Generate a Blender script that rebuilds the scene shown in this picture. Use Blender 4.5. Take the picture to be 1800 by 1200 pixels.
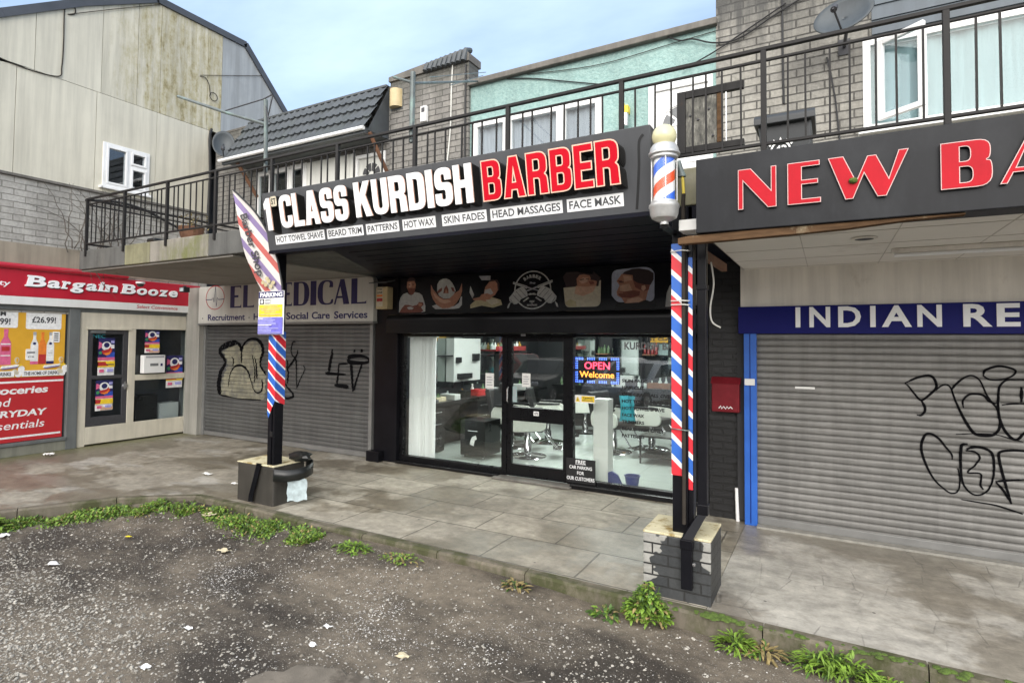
import bpy, math, random
import numpy as np
from mathutils import Vector, Matrix
RAD = math.radians
rng = random.Random(7)
S = bpy.context.scene
COL = S.collection
for _o in list(bpy.data.objects):
    bpy.data.objects.remove(_o)

# ------------------------------------------------------------------ camera
cd = bpy.data.cameras.new('camera')
cam = bpy.data.objects.new('camera', cd)
COL.objects.link(cam)
cd.sensor_width = 36.0
cd.lens = 20.0
cd.shift_y = -0.0194
cd.clip_end = 2000.0
cd.clip_start = 0.05
cam.matrix_world = (Matrix.Translation((0, 0, 1.9)) @ Matrix.Rotation(RAD(29.05), 4, 'Z')
                    @ Matrix.Rotation(RAD(92.0), 4, 'X') @ Matrix.Rotation(RAD(0.49), 4, 'Z'))
S.camera = cam
S.render.resolution_x, S.render.resolution_y = 1024, 682

# ------------------------------------------------------------------ sky, sun, exposure
SUN_EL, SUN_AZ = 23.0, 22.0          # azimuth: degrees from -Y towards +X
W = bpy.data.worlds.new("World")
S.world = W
W.use_nodes = True
nt = W.node_tree
nt.nodes.clear()
def wn(t, **k):
    n = nt.nodes.new(t)
    for a, b in k.items():
        setattr(n, a, b)
    return n
wo = wn('ShaderNodeOutputWorld')
bg = wn('ShaderNodeBackground')
sky = wn('ShaderNodeTexSky', sky_type='NISHITA', sun_disc=False)
sky.sun_elevation = RAD(SUN_EL)
sky.sun_rotation = RAD(180 - SUN_AZ)
sky.air_density = 1.0
sky.dust_density = 0.25
sky.ozone_density = 2.0
tc = wn('ShaderNodeTexCoord')
sep = wn('ShaderNodeSeparateXYZ')
nt.links.new(tc.outputs['Generated'], sep.inputs[0])
# cloud layer: direction projected on a high plane
mz = wn('ShaderNodeMath', operation='MAXIMUM'); mz.inputs[1].default_value = 0.06
nt.links.new(sep.outputs['Z'], mz.inputs[0])
dx = wn('ShaderNodeMath', operation='DIVIDE'); dy = wn('ShaderNodeMath', operation='DIVIDE')
nt.links.new(sep.outputs['X'], dx.inputs[0]); nt.links.new(mz.outputs[0], dx.inputs[1])
nt.links.new(sep.outputs['Y'], dy.inputs[0]); nt.links.new(mz.outputs[0], dy.inputs[1])
cmb = wn('ShaderNodeCombineXYZ')
nt.links.new(dx.outputs[0], cmb.inputs[0]); nt.links.new(dy.outputs[0], cmb.inputs[1])
mp = wn('ShaderNodeMapping'); mp.inputs['Scale'].default_value = (0.55, 1.0, 1.0); mp.inputs['Location'].default_value = (3.1, 0.6, 0)
mp.inputs['Rotation'].default_value = (0, 0, 0.5)
nt.links.new(cmb.outputs[0], mp.inputs[0])
cn = wn('ShaderNodeTexNoise'); cn.inputs['Scale'].default_value = 1.1; cn.inputs['Detail'].default_value = 7; cn.inputs['Roughness'].default_value = 0.55
nt.links.new(mp.outputs[0], cn.inputs['Vector'])
cr = wn('ShaderNodeValToRGB')
cr.color_ramp.elements[0].position = 0.40; cr.color_ramp.elements[0].color = (0.40, 0.40, 0.40, 1)
cr.color_ramp.elements[1].position = 0.68; cr.color_ramp.elements[1].color = (0.85, 0.85, 0.85, 1)
nt.links.new(cn.outputs['Fac'], cr.inputs[0])
mx = wn('ShaderNodeMix', data_type='RGBA')
nt.links.new(cr.outputs[0], mx.inputs[0])
nt.links.new(sky.outputs[0], mx.inputs[6])
mx.inputs[7].default_value = (4.9, 6.25, 8.4, 1)      # thin cloud ahead
sky_fill = wn('ShaderNodeMapRange', interpolation_type='SMOOTHSTEP')
nt.links.new(sep.outputs['Y'], sky_fill.inputs[0])
sky_fill.inputs[1].default_value = 0.15; sky_fill.inputs[2].default_value = -0.75; sky_fill.inputs[3].default_value = 0.0; sky_fill.inputs[4].default_value = 1.0
bk2 = wn('ShaderNodeMath', operation='MULTIPLY'); nt.links.new(sky_fill.outputs[0], bk2.inputs[0])
bn = wn('ShaderNodeMapRange'); nt.links.new(cn.outputs['Fac'], bn.inputs[0]); bn.inputs[1].default_value = 0.3; bn.inputs[2].default_value = 0.6; bn.inputs[3].default_value = 0.6; bn.inputs[4].default_value = 1.0
nt.links.new(bn.outputs[0], bk2.inputs[1])
mx2 = wn('ShaderNodeMix', data_type='RGBA')
nt.links.new(bk2.outputs[0], mx2.inputs[0]); nt.links.new(mx.outputs[2], mx2.inputs[6])
mx2.inputs[7].default_value = (21.0, 20.2, 19.2, 1)  # bright cloud added as fill light: bank behind the camera
nt.links.new(mx2.outputs[2], bg.inputs['Color'])
bg.inputs['Strength'].default_value = 0.125
nt.links.new(bg.outputs[0], wo.inputs[0])

sd = bpy.data.lights.new('sun', 'SUN')
sd.energy = 1.2
sd.angle = RAD(40)
sd.color = (1.0, 0.96, 0.9)
sun = bpy.data.objects.new('sun', sd)
COL.objects.link(sun)
_d = Vector((math.sin(RAD(SUN_AZ)) * math.cos(RAD(SUN_EL)), -math.cos(RAD(SUN_AZ)) * math.cos(RAD(SUN_EL)), math.sin(RAD(SUN_EL))))
sun.rotation_euler = _d.to_track_quat('Z', 'Y').to_euler()
S.view_settings.view_transform = 'Standard'
S.view_settings.look = 'None'
S.view_settings.exposure = 0.6
S.view_settings.gamma = 1.0
S.cycles.max_bounces = 8
S.cycles.transparent_max_bounces = 12
S.cycles.use_denoising = True

# ------------------------------------------------------------------ materials
MATS = {}
def nodes(name):
    m = bpy.data.materials.new(name)
    m.use_nodes = True
    t = m.node_tree
    b = t.nodes['Principled BSDF']
    MATS[name] = m
    return m, t, b
def lin(c):
    return tuple(((x / 12.92) if x <= 0.04045 else ((x + 0.055) / 1.055) ** 2.4) for x in c)
def hx(h):
    h = h.lstrip('#')
    return lin(tuple(int(h[i:i + 2], 16) / 255 for i in (0, 2, 4)))
def coords(t, scale=(1, 1, 1), loc=(0, 0, 0)):
    c = t.nodes.new('ShaderNodeTexCoord'); m = t.nodes.new('ShaderNodeMapping')
    m.inputs['Scale'].default_value = scale
    m.inputs['Location'].default_value = loc
    t.links.new(c.outputs['Object'], m.inputs[0])
    return m.outputs[0]
def noise(t, vec, scale, detail=5, rough=0.6):
    n = t.nodes.new('ShaderNodeTexNoise')
    n.inputs['Scale'].default_value = scale; n.inputs['Detail'].default_value = detail; n.inputs['Roughness'].default_value = rough
    t.links.new(vec, n.inputs['Vector'])
    return n.outputs['Fac']
def ramp(t, fac, stops, const=False):
    r = t.nodes.new('ShaderNodeValToRGB')
    cr = r.color_ramp
    if const: cr.interpolation = 'CONSTANT'
    while len(cr.elements) < len(stops): cr.elements.new(0.5)
    for e, (p, c) in zip(cr.elements, stops):
        e.position = p
        e.color = (c, c, c, 1) if isinstance(c, (int, float)) else (*c[:3], 1)
    t.links.new(fac, r.inputs[0])
    return r.outputs[0]
def mixc(t, fac, a, b, mode='MIX'):
    m = t.nodes.new('ShaderNodeMix'); m.data_type = 'RGBA'; m.blend_type = mode
    if isinstance(fac, (int, float)): m.inputs[0].default_value = fac
    else: t.links.new(fac, m.inputs[0])
    for i, v in ((6, a), (7, b)):
        if isinstance(v, tuple): m.inputs[i].default_value = (*v[:3], 1)
        else: t.links.new(v, m.inputs[i])
    return m.outputs[2]
def bump(t, b, height, strength=0.3, dist=0.01, prev=None):
    n = t.nodes.new('ShaderNodeBump')
    n.inputs['Strength'].default_value = strength; n.inputs['Distance'].default_value = dist
    t.links.new(height, n.inputs['Height'])
    if prev is not None: t.links.new(prev, n.inputs['Normal'])
    t.links.new(n.outputs[0], b.inputs['Normal'])
    return n.outputs[0]
def pm(name, col, rough=0.6, metal=0.0, var=0.15, vs=2.5, bm=0.0, bs=60.0, streak=0.0, dirt=None, dirt_amt=(0.5, 0.75), dirt_s=1.5, spec=0.5, coat=0.0, rvar=0.1, stretch=(1, 1, 1)):
    """worn painted / plain surface: base colour with soft variation, run-down streaks, dirt patches, fine bump"""
    m, t, b = nodes(name)
    v = coords(t, stretch)
    n1 = noise(t, v, vs)
    c = mixc(t, ramp(t, n1, [(0.3, 0.0), (0.7, 1.0)]), tuple(x * (1 - var) for x in col), tuple(min(1, x * (1 + var)) for x in col))
    if streak:
        n2 = noise(t, coords(t, (9, 9, 0.5)), 1.0, 6, 0.65)
        c = mixc(t, streak, c, ramp(t, n2, [(0.35, 0.35), (0.62, 1.0)]), 'MULTIPLY')
    if dirt:
        n3 = noise(t, coords(t, (1, 1, 0.6), (3, 1, 2)), dirt_s, 8, 0.7)
        c = mixc(t, ramp(t, n3, [(dirt_amt[0], 0.0), (dirt_amt[1], 1.0)]), c, dirt)
    t.links.new(c, b.inputs['Base Color'])
    b.inputs['Metallic'].default_value = metal
    b.inputs['Specular IOR Level'].default_value = spec
    b.inputs['Coat Weight'].default_value = coat
    r = t.nodes.new('ShaderNodeMapRange')
    t.links.new(n1, r.inputs[0]); r.inputs[3].default_value = max(0.02, rough - rvar); r.inputs[4].default_value = min(1, rough + rvar)
    t.links.new(r.outputs[0], b.inputs['Roughness'])
    if bm:
        bump(t, b, noise(t, v, bs, 4, 0.6), bm, 0.01)
    return m
def flatm(name, col, rough=0.5, spec=0.4):
    return pm(name, col, rough, var=0.16, vs=22, spec=spec, rvar=0.05)
def emit(name, col, strength):
    m, t, b = nodes(name)
    b.inputs['Base Color'].default_value = (*col, 1)
    b.inputs['Emission Color'].default_value = (*col, 1)
    b.inputs['Emission Strength'].default_value = strength
    return m
def brick(name, c1, c2, mortar, axis='x', bw=0.3, rh=0.098, ms=0.010, stain=None, stain_amt=(0.5, 0.8), bmp=0.8, rough=0.85, off=(0, 0), grime=0.5, rough_face=0.35, band=None, pale=None):
    m, t, b = nodes(name)
    c = t.nodes.new('ShaderNodeTexCoord'); s = t.nodes.new('ShaderNodeSeparateXYZ'); k = t.nodes.new('ShaderNodeCombineXYZ')
    t.links.new(c.outputs['Object'], s.inputs[0])
    if axis == 'xy':
        a = t.nodes.new('ShaderNodeMath'); a.operation = 'ADD'
        t.links.new(s.outputs['X'], a.inputs[0]); t.links.new(s.outputs['Y'], a.inputs[1])
        t.links.new(a.outputs[0], k.inputs[0])
    else:
        t.links.new(s.outputs['X' if axis == 'x' else 'Y'], k.inputs[0])
    t.links.new(s.outputs['Z'], k.inputs[1])
    mpn = t.nodes.new('ShaderNodeMapping'); mpn.inputs['Location'].default_value = (off[0], off[1], 0)
    t.links.new(k.outputs[0], mpn.inputs[0])
    # slightly wavy courses
    nz = t.nodes.new('ShaderNodeTexNoise'); nz.inputs['Scale'].default_value = 3.0
    t.links.new(mpn.outputs[0], nz.inputs['Vector'])
    vm = t.nodes.new('ShaderNodeVectorMath'); vm.operation = 'SCALE'; vm.inputs['Scale'].default_value = 0.012
    t.links.new(nz.outputs['Color'], vm.inputs[0])
    va = t.nodes.new('ShaderNodeVectorMath'); va.operation = 'ADD'
    t.links.new(mpn.outputs[0], va.inputs[0]); t.links.new(vm.outputs[0], va.inputs[1])
    br = t.nodes.new('ShaderNodeTexBrick')
    br.inputs['Scale'].default_value = 1.0
    br.inputs['Brick Width'].default_value = bw; br.inputs['Row Height'].default_value = rh
    br.inputs['Mortar Size'].default_value = ms; br.inputs['Mortar Smooth'].default_value = 0.3
    br.inputs['Color1'].default_value = (*c1, 1); br.inputs['Color2'].default_value = (*c2, 1); br.inputs['Mortar'].default_value = (*mortar, 1)
    t.links.new(va.outputs[0], br.inputs['Vector'])
    v = coords(t)
    n1 = noise(t, v, 22, 6, 0.7)
    col = mixc(t, 0.55, br.outputs['Color'], ramp(t, n1, [(0.3, 0.55), (0.7, 1.15)]), 'MULTIPLY')
    n2 = noise(t, coords(t, (2.0, 2.0, 0.35)), 1.3, 8, 0.7)
    col = mixc(t, grime, col, ramp(t, n2, [(0.38, 0.30), (0.6, 1.0)]), 'MULTIPLY')
    if stain:
        n3 = noise(t, coords(t, (1, 1, 0.5), (5, 2, 1)), 1.1, 8, 0.65)
        col = mixc(t, ramp(t, n3, [(stain_amt[0], 0.0), (stain_amt[1], 1.0)]), col, stain)
    if band:      # (z of the weathered top, height, colour): rain-blackened coping zone with ragged lower edge
        mr = t.nodes.new('ShaderNodeMapRange'); t.links.new(s.outputs['Z'], mr.inputs[0])
        mr.inputs[1].default_value = band[0] - band[1]; mr.inputs[2].default_value = band[0]
        ad = t.nodes.new('ShaderNodeMath'); ad.operation = 'ADD'
        mu = t.nodes.new('ShaderNodeMath'); mu.operation = 'MULTIPLY_ADD'; mu.inputs[1].default_value = 1.6; mu.inputs[2].default_value = -0.9
        t.links.new(noise(t, coords(t, (7, 7, 0.7)), 1.0, 6, 0.7), mu.inputs[0])
        t.links.new(mr.outputs[0], ad.inputs[0]); t.links.new(mu.outputs[0], ad.inputs[1])
        col = mixc(t, ramp(t, ad.outputs[0], [(0.25, 0.0), (0.8, 0.9)]), col, band[2])
    if pale:      # (x centre, half width, colour, y limit): paint worn off beyond the middle of the front
        mu = t.nodes.new('ShaderNodeMath'); mu.operation = 'SUBTRACT'; mu.inputs[1].default_value = pale[0]; t.links.new(s.outputs['X'], mu.inputs[0])
        ab = t.nodes.new('ShaderNodeMath'); ab.operation = 'ABSOLUTE'; t.links.new(mu.outputs[0], ab.inputs[0])
        nq = t.nodes.new('ShaderNodeMath'); nq.operation = 'MULTIPLY_ADD'; nq.inputs[1].default_value = 0.30; t.links.new(noise(t, coords(t, (6, 1, 11)), 1.0, 2, 0.5), nq.inputs[0]); t.links.new(ab.outputs[0], nq.inputs[2])
        ly = t.nodes.new('ShaderNodeMath'); ly.operation = 'LESS_THAN'; ly.inputs[1].default_value = pale[3]; t.links.new(s.outputs['Y'], ly.inputs[0])
        hz = t.nodes.new('ShaderNodeMapRange'); t.links.new(s.outputs['Z'], hz.inputs[0]); hz.inputs[1].default_value = -0.05; hz.inputs[2].default_value = 0.35; hz.inputs[3].default_value = -0.10; hz.inputs[4].default_value = 0.03
        sm_ = t.nodes.new('ShaderNodeMath'); sm_.operation = 'ADD'; t.links.new(nq.outputs[0], sm_.inputs[0]); t.links.new(hz.outputs[0], sm_.inputs[1])
        rr_ = ramp(t, sm_.outputs[0], [(pale[1], 0.0), (pale[1] + 0.008, 1.0)])
        m3 = t.nodes.new('ShaderNodeMath'); m3.operation = 'MULTIPLY'; t.links.new(rr_, m3.inputs[0]); t.links.new(ly.outputs[0], m3.inputs[1])
        m4 = t.nodes.new('ShaderNodeMath'); m4.operation = 'MULTIPLY'; t.links.new(m3.outputs[0], m4.inputs[0])
        iv2 = t.nodes.new('ShaderNodeMath'); iv2.operation = 'SUBTRACT'; iv2.inputs[0].default_value = 1.0; t.links.new(br.outputs['Fac'], iv2.inputs[1]); t.links.new(iv2.outputs[0], m4.inputs[1])
        col = mixc(t, m4.outputs[0], col, mixc(t, 0.6, pale[2], ramp(t, n1, [(0.3, 0.55), (0.7, 1.1)]), 'MULTIPLY'))
    t.links.new(col, b.inputs['Base Color'])
    b.inputs['Roughness'].default_value = rough
    inv = t.nodes.new('ShaderNodeMath'); inv.operation = 'SUBTRACT'; inv.inputs[0].default_value = 1.0
    t.links.new(br.outputs['Fac'], inv.inputs[1])
    p = bump(t, b, inv.outputs[0], bmp, 0.012)
    bump(t, b, n1, rough_face, 0.02, p)
    return m
def stripes(name, period, seq, slope, light=0.06, rough=0.35):
    """candy stripe vinyl: fraction of (z + slope*(x+y))/period, constant ramp"""
    m, t, b = nodes(name)
    c = t.nodes.new('ShaderNodeTexCoord'); s = t.nodes.new('ShaderNodeSeparateXYZ')
    t.links.new(c.outputs['Object'], s.inputs[0])
    a = t.nodes.new('ShaderNodeMath'); a.operation = 'ADD'
    t.links.new(s.outputs['X'], a.inputs[0]); t.links.new(s.outputs['Y'], a.inputs[1])
    k = t.nodes.new('ShaderNodeMath'); k.operation = 'MULTIPLY_ADD'; k.inputs[1].default_value = slope
    t.links.new(a.outputs[0], k.inputs[0]); t.links.new(s.outputs['Z'], k.inputs[2])
    d = t.nodes.new('ShaderNodeMath'); d.operation = 'DIVIDE'; d.inputs[1].default_value = period
    t.links.new(k.outputs[0], d.inputs[0])
    f = t.nodes.new('ShaderNodeMath'); f.operation = 'FRACT'; t.links.new(d.outputs[0], f.inputs[0])
    col = ramp(t, f.outputs[0], seq, True)
    n = noise(t, coords(t), 12)
    col = mixc(t, 0.35, col, ramp(t, n, [(0.3, 0.75), (0.7, 1.0)]), 'MULTIPLY')
    t.links.new(col, b.inputs['Base Color'])
    b.inputs['Roughness'].default_value = rough
    return m
def glass(name, tint=(0.92, 0.96, 0.95), refl=1.0, rough=0.0, ior=1.5):
    m, t, b = nodes(name)
    t.nodes.remove(b)
    out = t.nodes['Material Output']
    tr = t.nodes.new('ShaderNodeBsdfTransparent'); tr.inputs[0].default_value = (*tint, 1)
    gl = t.nodes.new('ShaderNodeBsdfGlossy'); gl.inputs['Roughness'].default_value = rough
    gl.inputs['Color'].default_value = (refl, refl, refl, 1)
    lw = t.nodes.new('ShaderNodeLayerWeight'); lw.inputs['Blend'].default_value = 0.5
    pw_ = t.nodes.new('ShaderNodeMath'); pw_.operation = 'POWER'; pw_.inputs[1].default_value = 5.0; t.links.new(lw.outputs['Facing'], pw_.inputs[0])
    f0 = ((ior - 1) / (ior + 1)) ** 2
    fr = t.nodes.new('ShaderNodeMath'); fr.operation = 'MULTIPLY_ADD'; fr.inputs[1].default_value = 1 - f0; fr.inputs[2].default_value = f0; t.links.new(pw_.outputs[0], fr.inputs[0])
    mx = t.nodes.new('ShaderNodeMixShader')
    t.links.new(fr.outputs[0], mx.inputs[0]); t.links.new(tr.outputs[0], mx.inputs[1]); t.links.new(gl.outputs[0], mx.inputs[2])
    t.links.new(mx.outputs[0], out.inputs[0])
    return m

# ------------------------------------------------------------------ mesh helpers
XP, YP, ZP = Vector((1, 0, 0)), Vector((0, 1, 0)), Vector((0, 0, 1))
def frame(o, u=XP, v=ZP):
    u, v = Vector(u).normalized(), Vector(v).normalized()
    return (Vector(o), u, v, u.cross(v))
def FY(y, x=0.0, z=0.0):     # faces the street (-Y); 2D (x, z)
    return frame((x, y, z), XP, ZP)
def FX(x, y=0.0, z=0.0):     # faces +X; 2D (y, z)
    return frame((x, y, z), YP, ZP)
def rp(pts, steps=5):
    """polygon with rounded corners: points are (x, y) or (x, y, r)"""
    out = []
    n = len(pts)
    for i in range(n):
        p = Vector(pts[i][:2])
        r = pts[i][2] if len(pts[i]) > 2 else 0
        if r <= 0:
            out.append((p.x, p.y)); continue
        a, b = Vector(pts[i - 1][:2]), Vector(pts[(i + 1) % n][:2])
        da, db = (a - p), (b - p)
        d1, d2 = min(r, da.length * 0.5), min(r, db.length * 0.5)
        A, B = p + da.normalized() * d1, p + db.normalized() * d2
        for k in range(steps + 1):
            s = k / steps
            q = A * (1 - s) ** 2 + p * 2 * s * (1 - s) + B * s * s
            out.append((q.x, q.y))
    return out
def circle(cx, cy, r, n=32, ry=None):
    ry = r if ry is None else ry
    return [(cx + r * math.cos(2 * math.pi * k / n), cy + ry * math.sin(2 * math.pi * k / n)) for k in range(n)]
def smooth(pts, n=6):
    """Catmull-Rom through points"""
    P = [Vector(p) for p in pts]
    if len(P) < 3: return [tuple(p) for p in P]
    out = []
    for i in range(len(P) - 1):
        p0, p1, p2, p3 = P[max(i - 1, 0)], P[i], P[i + 1], P[min(i + 2, len(P) - 1)]
        for k in range(n):
            t = k / n
            q = 0.5 * ((2 * p1) + (p2 - p0) * t + (2 * p0 - 5 * p1 + 4 * p2 - p3) * t * t + (3 * p1 - p0 - 3 * p2 + p3) * t ** 3)
            out.append(tuple(q))
    out.append(tuple(P[-1]))
    return out
_scratch = {}
def curve_mesh(kind, body, extrude=0.0, bevel=0.0, offset=0.0, spacing=1.0):
    """2D curve or font -> (verts, faces) in its own plane; cached"""
    key = (kind, str(body), extrude, bevel, offset, spacing)
    if key in _scratch: return _scratch[key]
    if kind == 'text':
        c = bpy.data.curves.new('scratch', 'FONT'); c.body = body; c.size = 1.0; c.space_character = spacing; c.resolution_u = 3
    else:
        c = bpy.data.curves.new('scratch', 'CURVE'); c.dimensions = '2D'; c.fill_mode = 'BOTH'
        for pts in body:
            s = c.splines.new('POLY'); s.points.add(len(pts) - 1); s.use_cyclic_u = True
            for q, p in zip(s.points, pts): q.co = (p[0], p[1], 0, 1)
    c.extrude = extrude; c.offset = offset
    if bevel: c.bevel_depth = bevel; c.bevel_resolution = 1
    o = bpy.data.objects.new('scratch', c); COL.objects.link(o)
    dg = bpy.context.evaluated_depsgraph_get(); dg.update()
    me = bpy.data.meshes.new_from_object(o.evaluated_get(dg))
    V = [tuple(v.co) for v in me.vertices]; F = [tuple(p.vertices) for p in me.polygons]
    N = [tuple(p.normal) for p in me.polygons]
    bpy.data.objects.remove(o); bpy.data.curves.remove(c); bpy.data.meshes.remove(me)
    _scratch[key] = (V, F, N)
    return _scratch[key]

class MB:
    def __init__(self):
        self.v, self.f, self.m, self.mats, self.lift = [], [], [], [], 0.0
        self.uv = None
    def mi(self, mat):
        if isinstance(mat, str): mat = MATS[mat]
        if mat not in self.mats: self.mats.append(mat)
        return self.mats.index(mat)
    def add(self, V, F, mat):
        b = len(self.v); i = self.mi(mat)
        self.v.extend(tuple(p) for p in V)
        for f in F:
            self.f.append(tuple(b + k for k in f)); self.m.append(i)
        return self
    def box(self, x0, x1, y0, y1, z0, z1, mat):
        V = [(x, y, z) for z in (z0, z1) for y in (y0, y1) for x in (x0, x1)]
        F = [(0, 2, 3, 1), (4, 5, 7, 6), (0, 1, 5, 4), (1, 3, 7, 5), (3, 2, 6, 7), (2, 0, 4, 6)]
        return self.add(V, F, mat)
    def fbox(self, fr, x0, x1, y0, y1, z0, z1, mat):
        o, u, w, n = fr
        V = [o + u * x + w * y + n * z for z in (z0, z1) for y in (y0, y1) for x in (x0, x1)]
        F = [(0, 2, 3, 1), (4, 5, 7, 6), (0, 1, 5, 4), (1, 3, 7, 5), (3, 2, 6, 7), (2, 0, 4, 6)]
        return self.add(V, F, mat)
    def prism(self, fr, pts, z0, z1, mat):
        """plate with a (possibly concave) outline, front at z1"""
        o, u, w, n = fr
        a = sum(p[0] * q[1] - q[0] * p[1] for p, q in zip(pts, pts[1:] + pts[:1]))
        if a < 0: pts = pts[::-1]
        k = len(pts)
        V = [o + u * p[0] + w * p[1] + n * z1 for p in pts] + [o + u * p[0] + w * p[1] + n * z0 for p in pts]
        F = [tuple(range(k)), tuple(range(2 * k - 1, k - 1, -1))] + [(i, i + k, (i + 1) % k + k, (i + 1) % k) for i in range(k)]
        return self.add(V, F, mat)
    def art(self, fr, pts, mat, t=0.0006):
        """thin printed layer, each on top of the layer before"""
        self.lift += t
        return self.prism(fr, list(pts), 0.0, self.lift, mat)
    def rect(self, fr, x0, x1, y0, y1, mat, r=0.0):
        return self.art(fr, rp([(x0, y0, r), (x1, y0, r), (x1, y1, r), (x0, y1, r)]), mat)
    def shape(self, fr, contours, z0, z1, mat, side=None, offset=0.0):
        """plate with holes"""
        V, F, N = curve_mesh('curve', contours, 0.5, 0, offset)
        return self._cm(fr, V, F, N, 1, 1, 0, 0, z0, z1, mat, side)
    def _cm(self, fr, V, F, N, sx, sy, tx, ty, z0, z1, mat, side=None, shear=0.0):
        o, u, w, n = fr
        P = []
        for (x, y, z) in V:
            yy = y * sy + ty
            xx = x * sx + tx + shear * (yy - ty)
            P.append(o + u * xx + w * yy + n * (z1 if z > 0 else z0))
        if side is None:
            return self.add(P, F, mat)
        self.add(P, [f for f, q in zip(F, N) if q[2] > 0.5], mat)
        return self.add(P, [f for f, q in zip(F, N) if q[2] <= 0.5], side)
    def text(self, fr, body, x0, x1, y0, y1, mat, t=None, bold=0.0, shear=0.0, z=0.0, side=None, spacing=1.0):
        """lettering fitted to the box: cap line y1, base line y0 (descenders hang below)"""
        V, F, N = curve_mesh('text', body, 0.5, 0, bold, spacing)
        if not V: return self
        ref = curve_mesh('text', 'H', 0.5, 0, bold)[0]
        h0, h1 = min(p[1] for p in ref), max(p[1] for p in ref)
        sy = (y1 - y0) / (h1 - h0)
        a, b = min(p[0] for p in V), max(p[0] for p in V)
        sx = (x1 - x0) / (b - a)
        if t is None:
            self.lift += 0.0006; z0, z1 = 0.0, self.lift
        else: z0, z1 = z, z + t
        return self._cm(fr, V, F, N, sx, sy, x0 - a * sx, y0 - h0 * sy, z0, z1, mat, side, shear)
    def tube(self, path, r, mat, n=8, closed=False):
        P = [Vector(p) for p in path]
        rings = []
        k = len(P)
        ref = None
        for i, p in enumerate(P):
            if closed: d = P[(i + 1) % k] - P[i - 1]
            else: d = P[min(i + 1, k - 1)] - P[max(i - 1, 0)]
            d.normalize()
            if ref is None:
                ref = d.cross(ZP if abs(d.z) < 0.9 else XP).normalized()
            a = (ref - d * ref.dot(d)).normalized(); ref = a
            b = d.cross(a)
            rr = r[i] if isinstance(r, (list, tuple)) else r
            rings.append([p + a * (rr * math.cos(2 * math.pi * j / n)) + b * (rr * math.sin(2 * math.pi * j / n)) for j in range(n)])
        V = [q for g in rings for q in g]
        F = []
        m = k if closed else k - 1
        for i in range(m):
            i2 = (i + 1) % k
            for j in range(n):
                F.append((i * n + j, i2 * n + j, i2 * n + (j + 1) % n, i * n + (j + 1) % n)[::-1])
        if not closed:
            F.append(tuple(range(n))); F.append(tuple(range((k - 1) * n + n - 1, (k - 1) * n - 1, -1)))
        return self.add(V, F, mat)
    def lathe(self, c, prof, mat, n=24, axis='z'):
        """profile [(r, h)] turned about an axis through c"""
        V = []
        for r, h in prof:
            for j in range(n):
                a = 2 * math.pi * j / n
                x, y = r * math.cos(a), r * math.sin(a)
                V.append({'z': (c[0] + x, c[1] + y, c[2] + h), 'y': (c[0] + x, c[1] + h, c[2] - y), 'x': (c[0] + h, c[1] + x, c[2] + y)}[axis])
        F = []
        for i in range(len(prof) - 1):
            for j in range(n):
                F.append((i * n + j, i * n + (j + 1) % n, (i + 1) * n + (j + 1) % n, (i + 1) * n + j))
        F.append(tuple(range(n - 1, -1, -1))); F.append(tuple(range((len(prof) - 1) * n, len(prof) * n)))
        return self.add(V, F, mat)
    def ribbon(self, fr, pts, w, mat, t=0.0006):
        """brush stroke of constant (or listed) width on a plane"""
        self.lift += t
        o, u, wv, n = fr
        P = [Vector((p[0], p[1])) for p in pts]
        L, R = [], []
        for i, p in enumerate(P):
            d = (P[min(i + 1, len(P) - 1)] - P[max(i - 1, 0)])
            d = d.normalized() if d.length > 1e-9 else Vector((1, 0))
            q = Vector((-d.y, d.x)) * (w * 0.5)
            L.append(p + q); R.append(p - q)
        V = [o + u * p.x + wv * p.y + n * self.lift for p in L + R]
        k = len(P)
        return self.add(V, [(i + k, i + 1 + k, i + 1, i) for i in range(k - 1)], mat)
    def wall(self, fr, x0, x1, y0, y1, t, mat, holes=(), reveal=None):
        """wall sheet of thickness t behind the plane, with rectangular openings and their reveals"""
        o, u, w, n = fr
        xs = sorted({x0, x1, *[h[0] for h in holes], *[h[1] for h in holes]})
        ys = sorted({y0, y1, *[h[2] for h in holes], *[h[3] for h in holes]})
        xs = [x for x in xs if x0 - 1e-9 <= x <= x1 + 1e-9]; ys = [y for y in ys if y0 - 1e-9 <= y <= y1 + 1e-9]
        P = lambda x, y, z: o + u * x + w * y + n * z
        for a, b in zip(xs, xs[1:]):
            for c, d in zip(ys, ys[1:]):
                mx_, my_ = (a + b) / 2, (c + d) / 2
                if any(h[0] < mx_ < h[1] and h[2] < my_ < h[3] for h in holes): continue
                self.add([P(a, c, 0), P(b, c, 0), P(b, d, 0), P(a, d, 0)], [(0, 1, 2, 3)], mat)
                self.add([P(a, c, -t), P(b, c, -t), P(b, d, -t), P(a, d, -t)], [(3, 2, 1, 0)], mat)
        def ring(a, b, c, d, inward, m):
            q = [(a, c), (b, c), (b, d), (a, d)]
            for i in range(4):
                p, r = q[i], q[(i + 1) % 4]
                F = (0, 1, 2, 3) if inward else (3, 2, 1, 0)
                self.add([P(*p, 0), P(*r, 0), P(*r, -t), P(*p, -t)], [F], m)
        ring(x0, x1, y0, y1, False, mat)
        for h in holes: ring(*h, True, reveal or mat)
        return self
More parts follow.
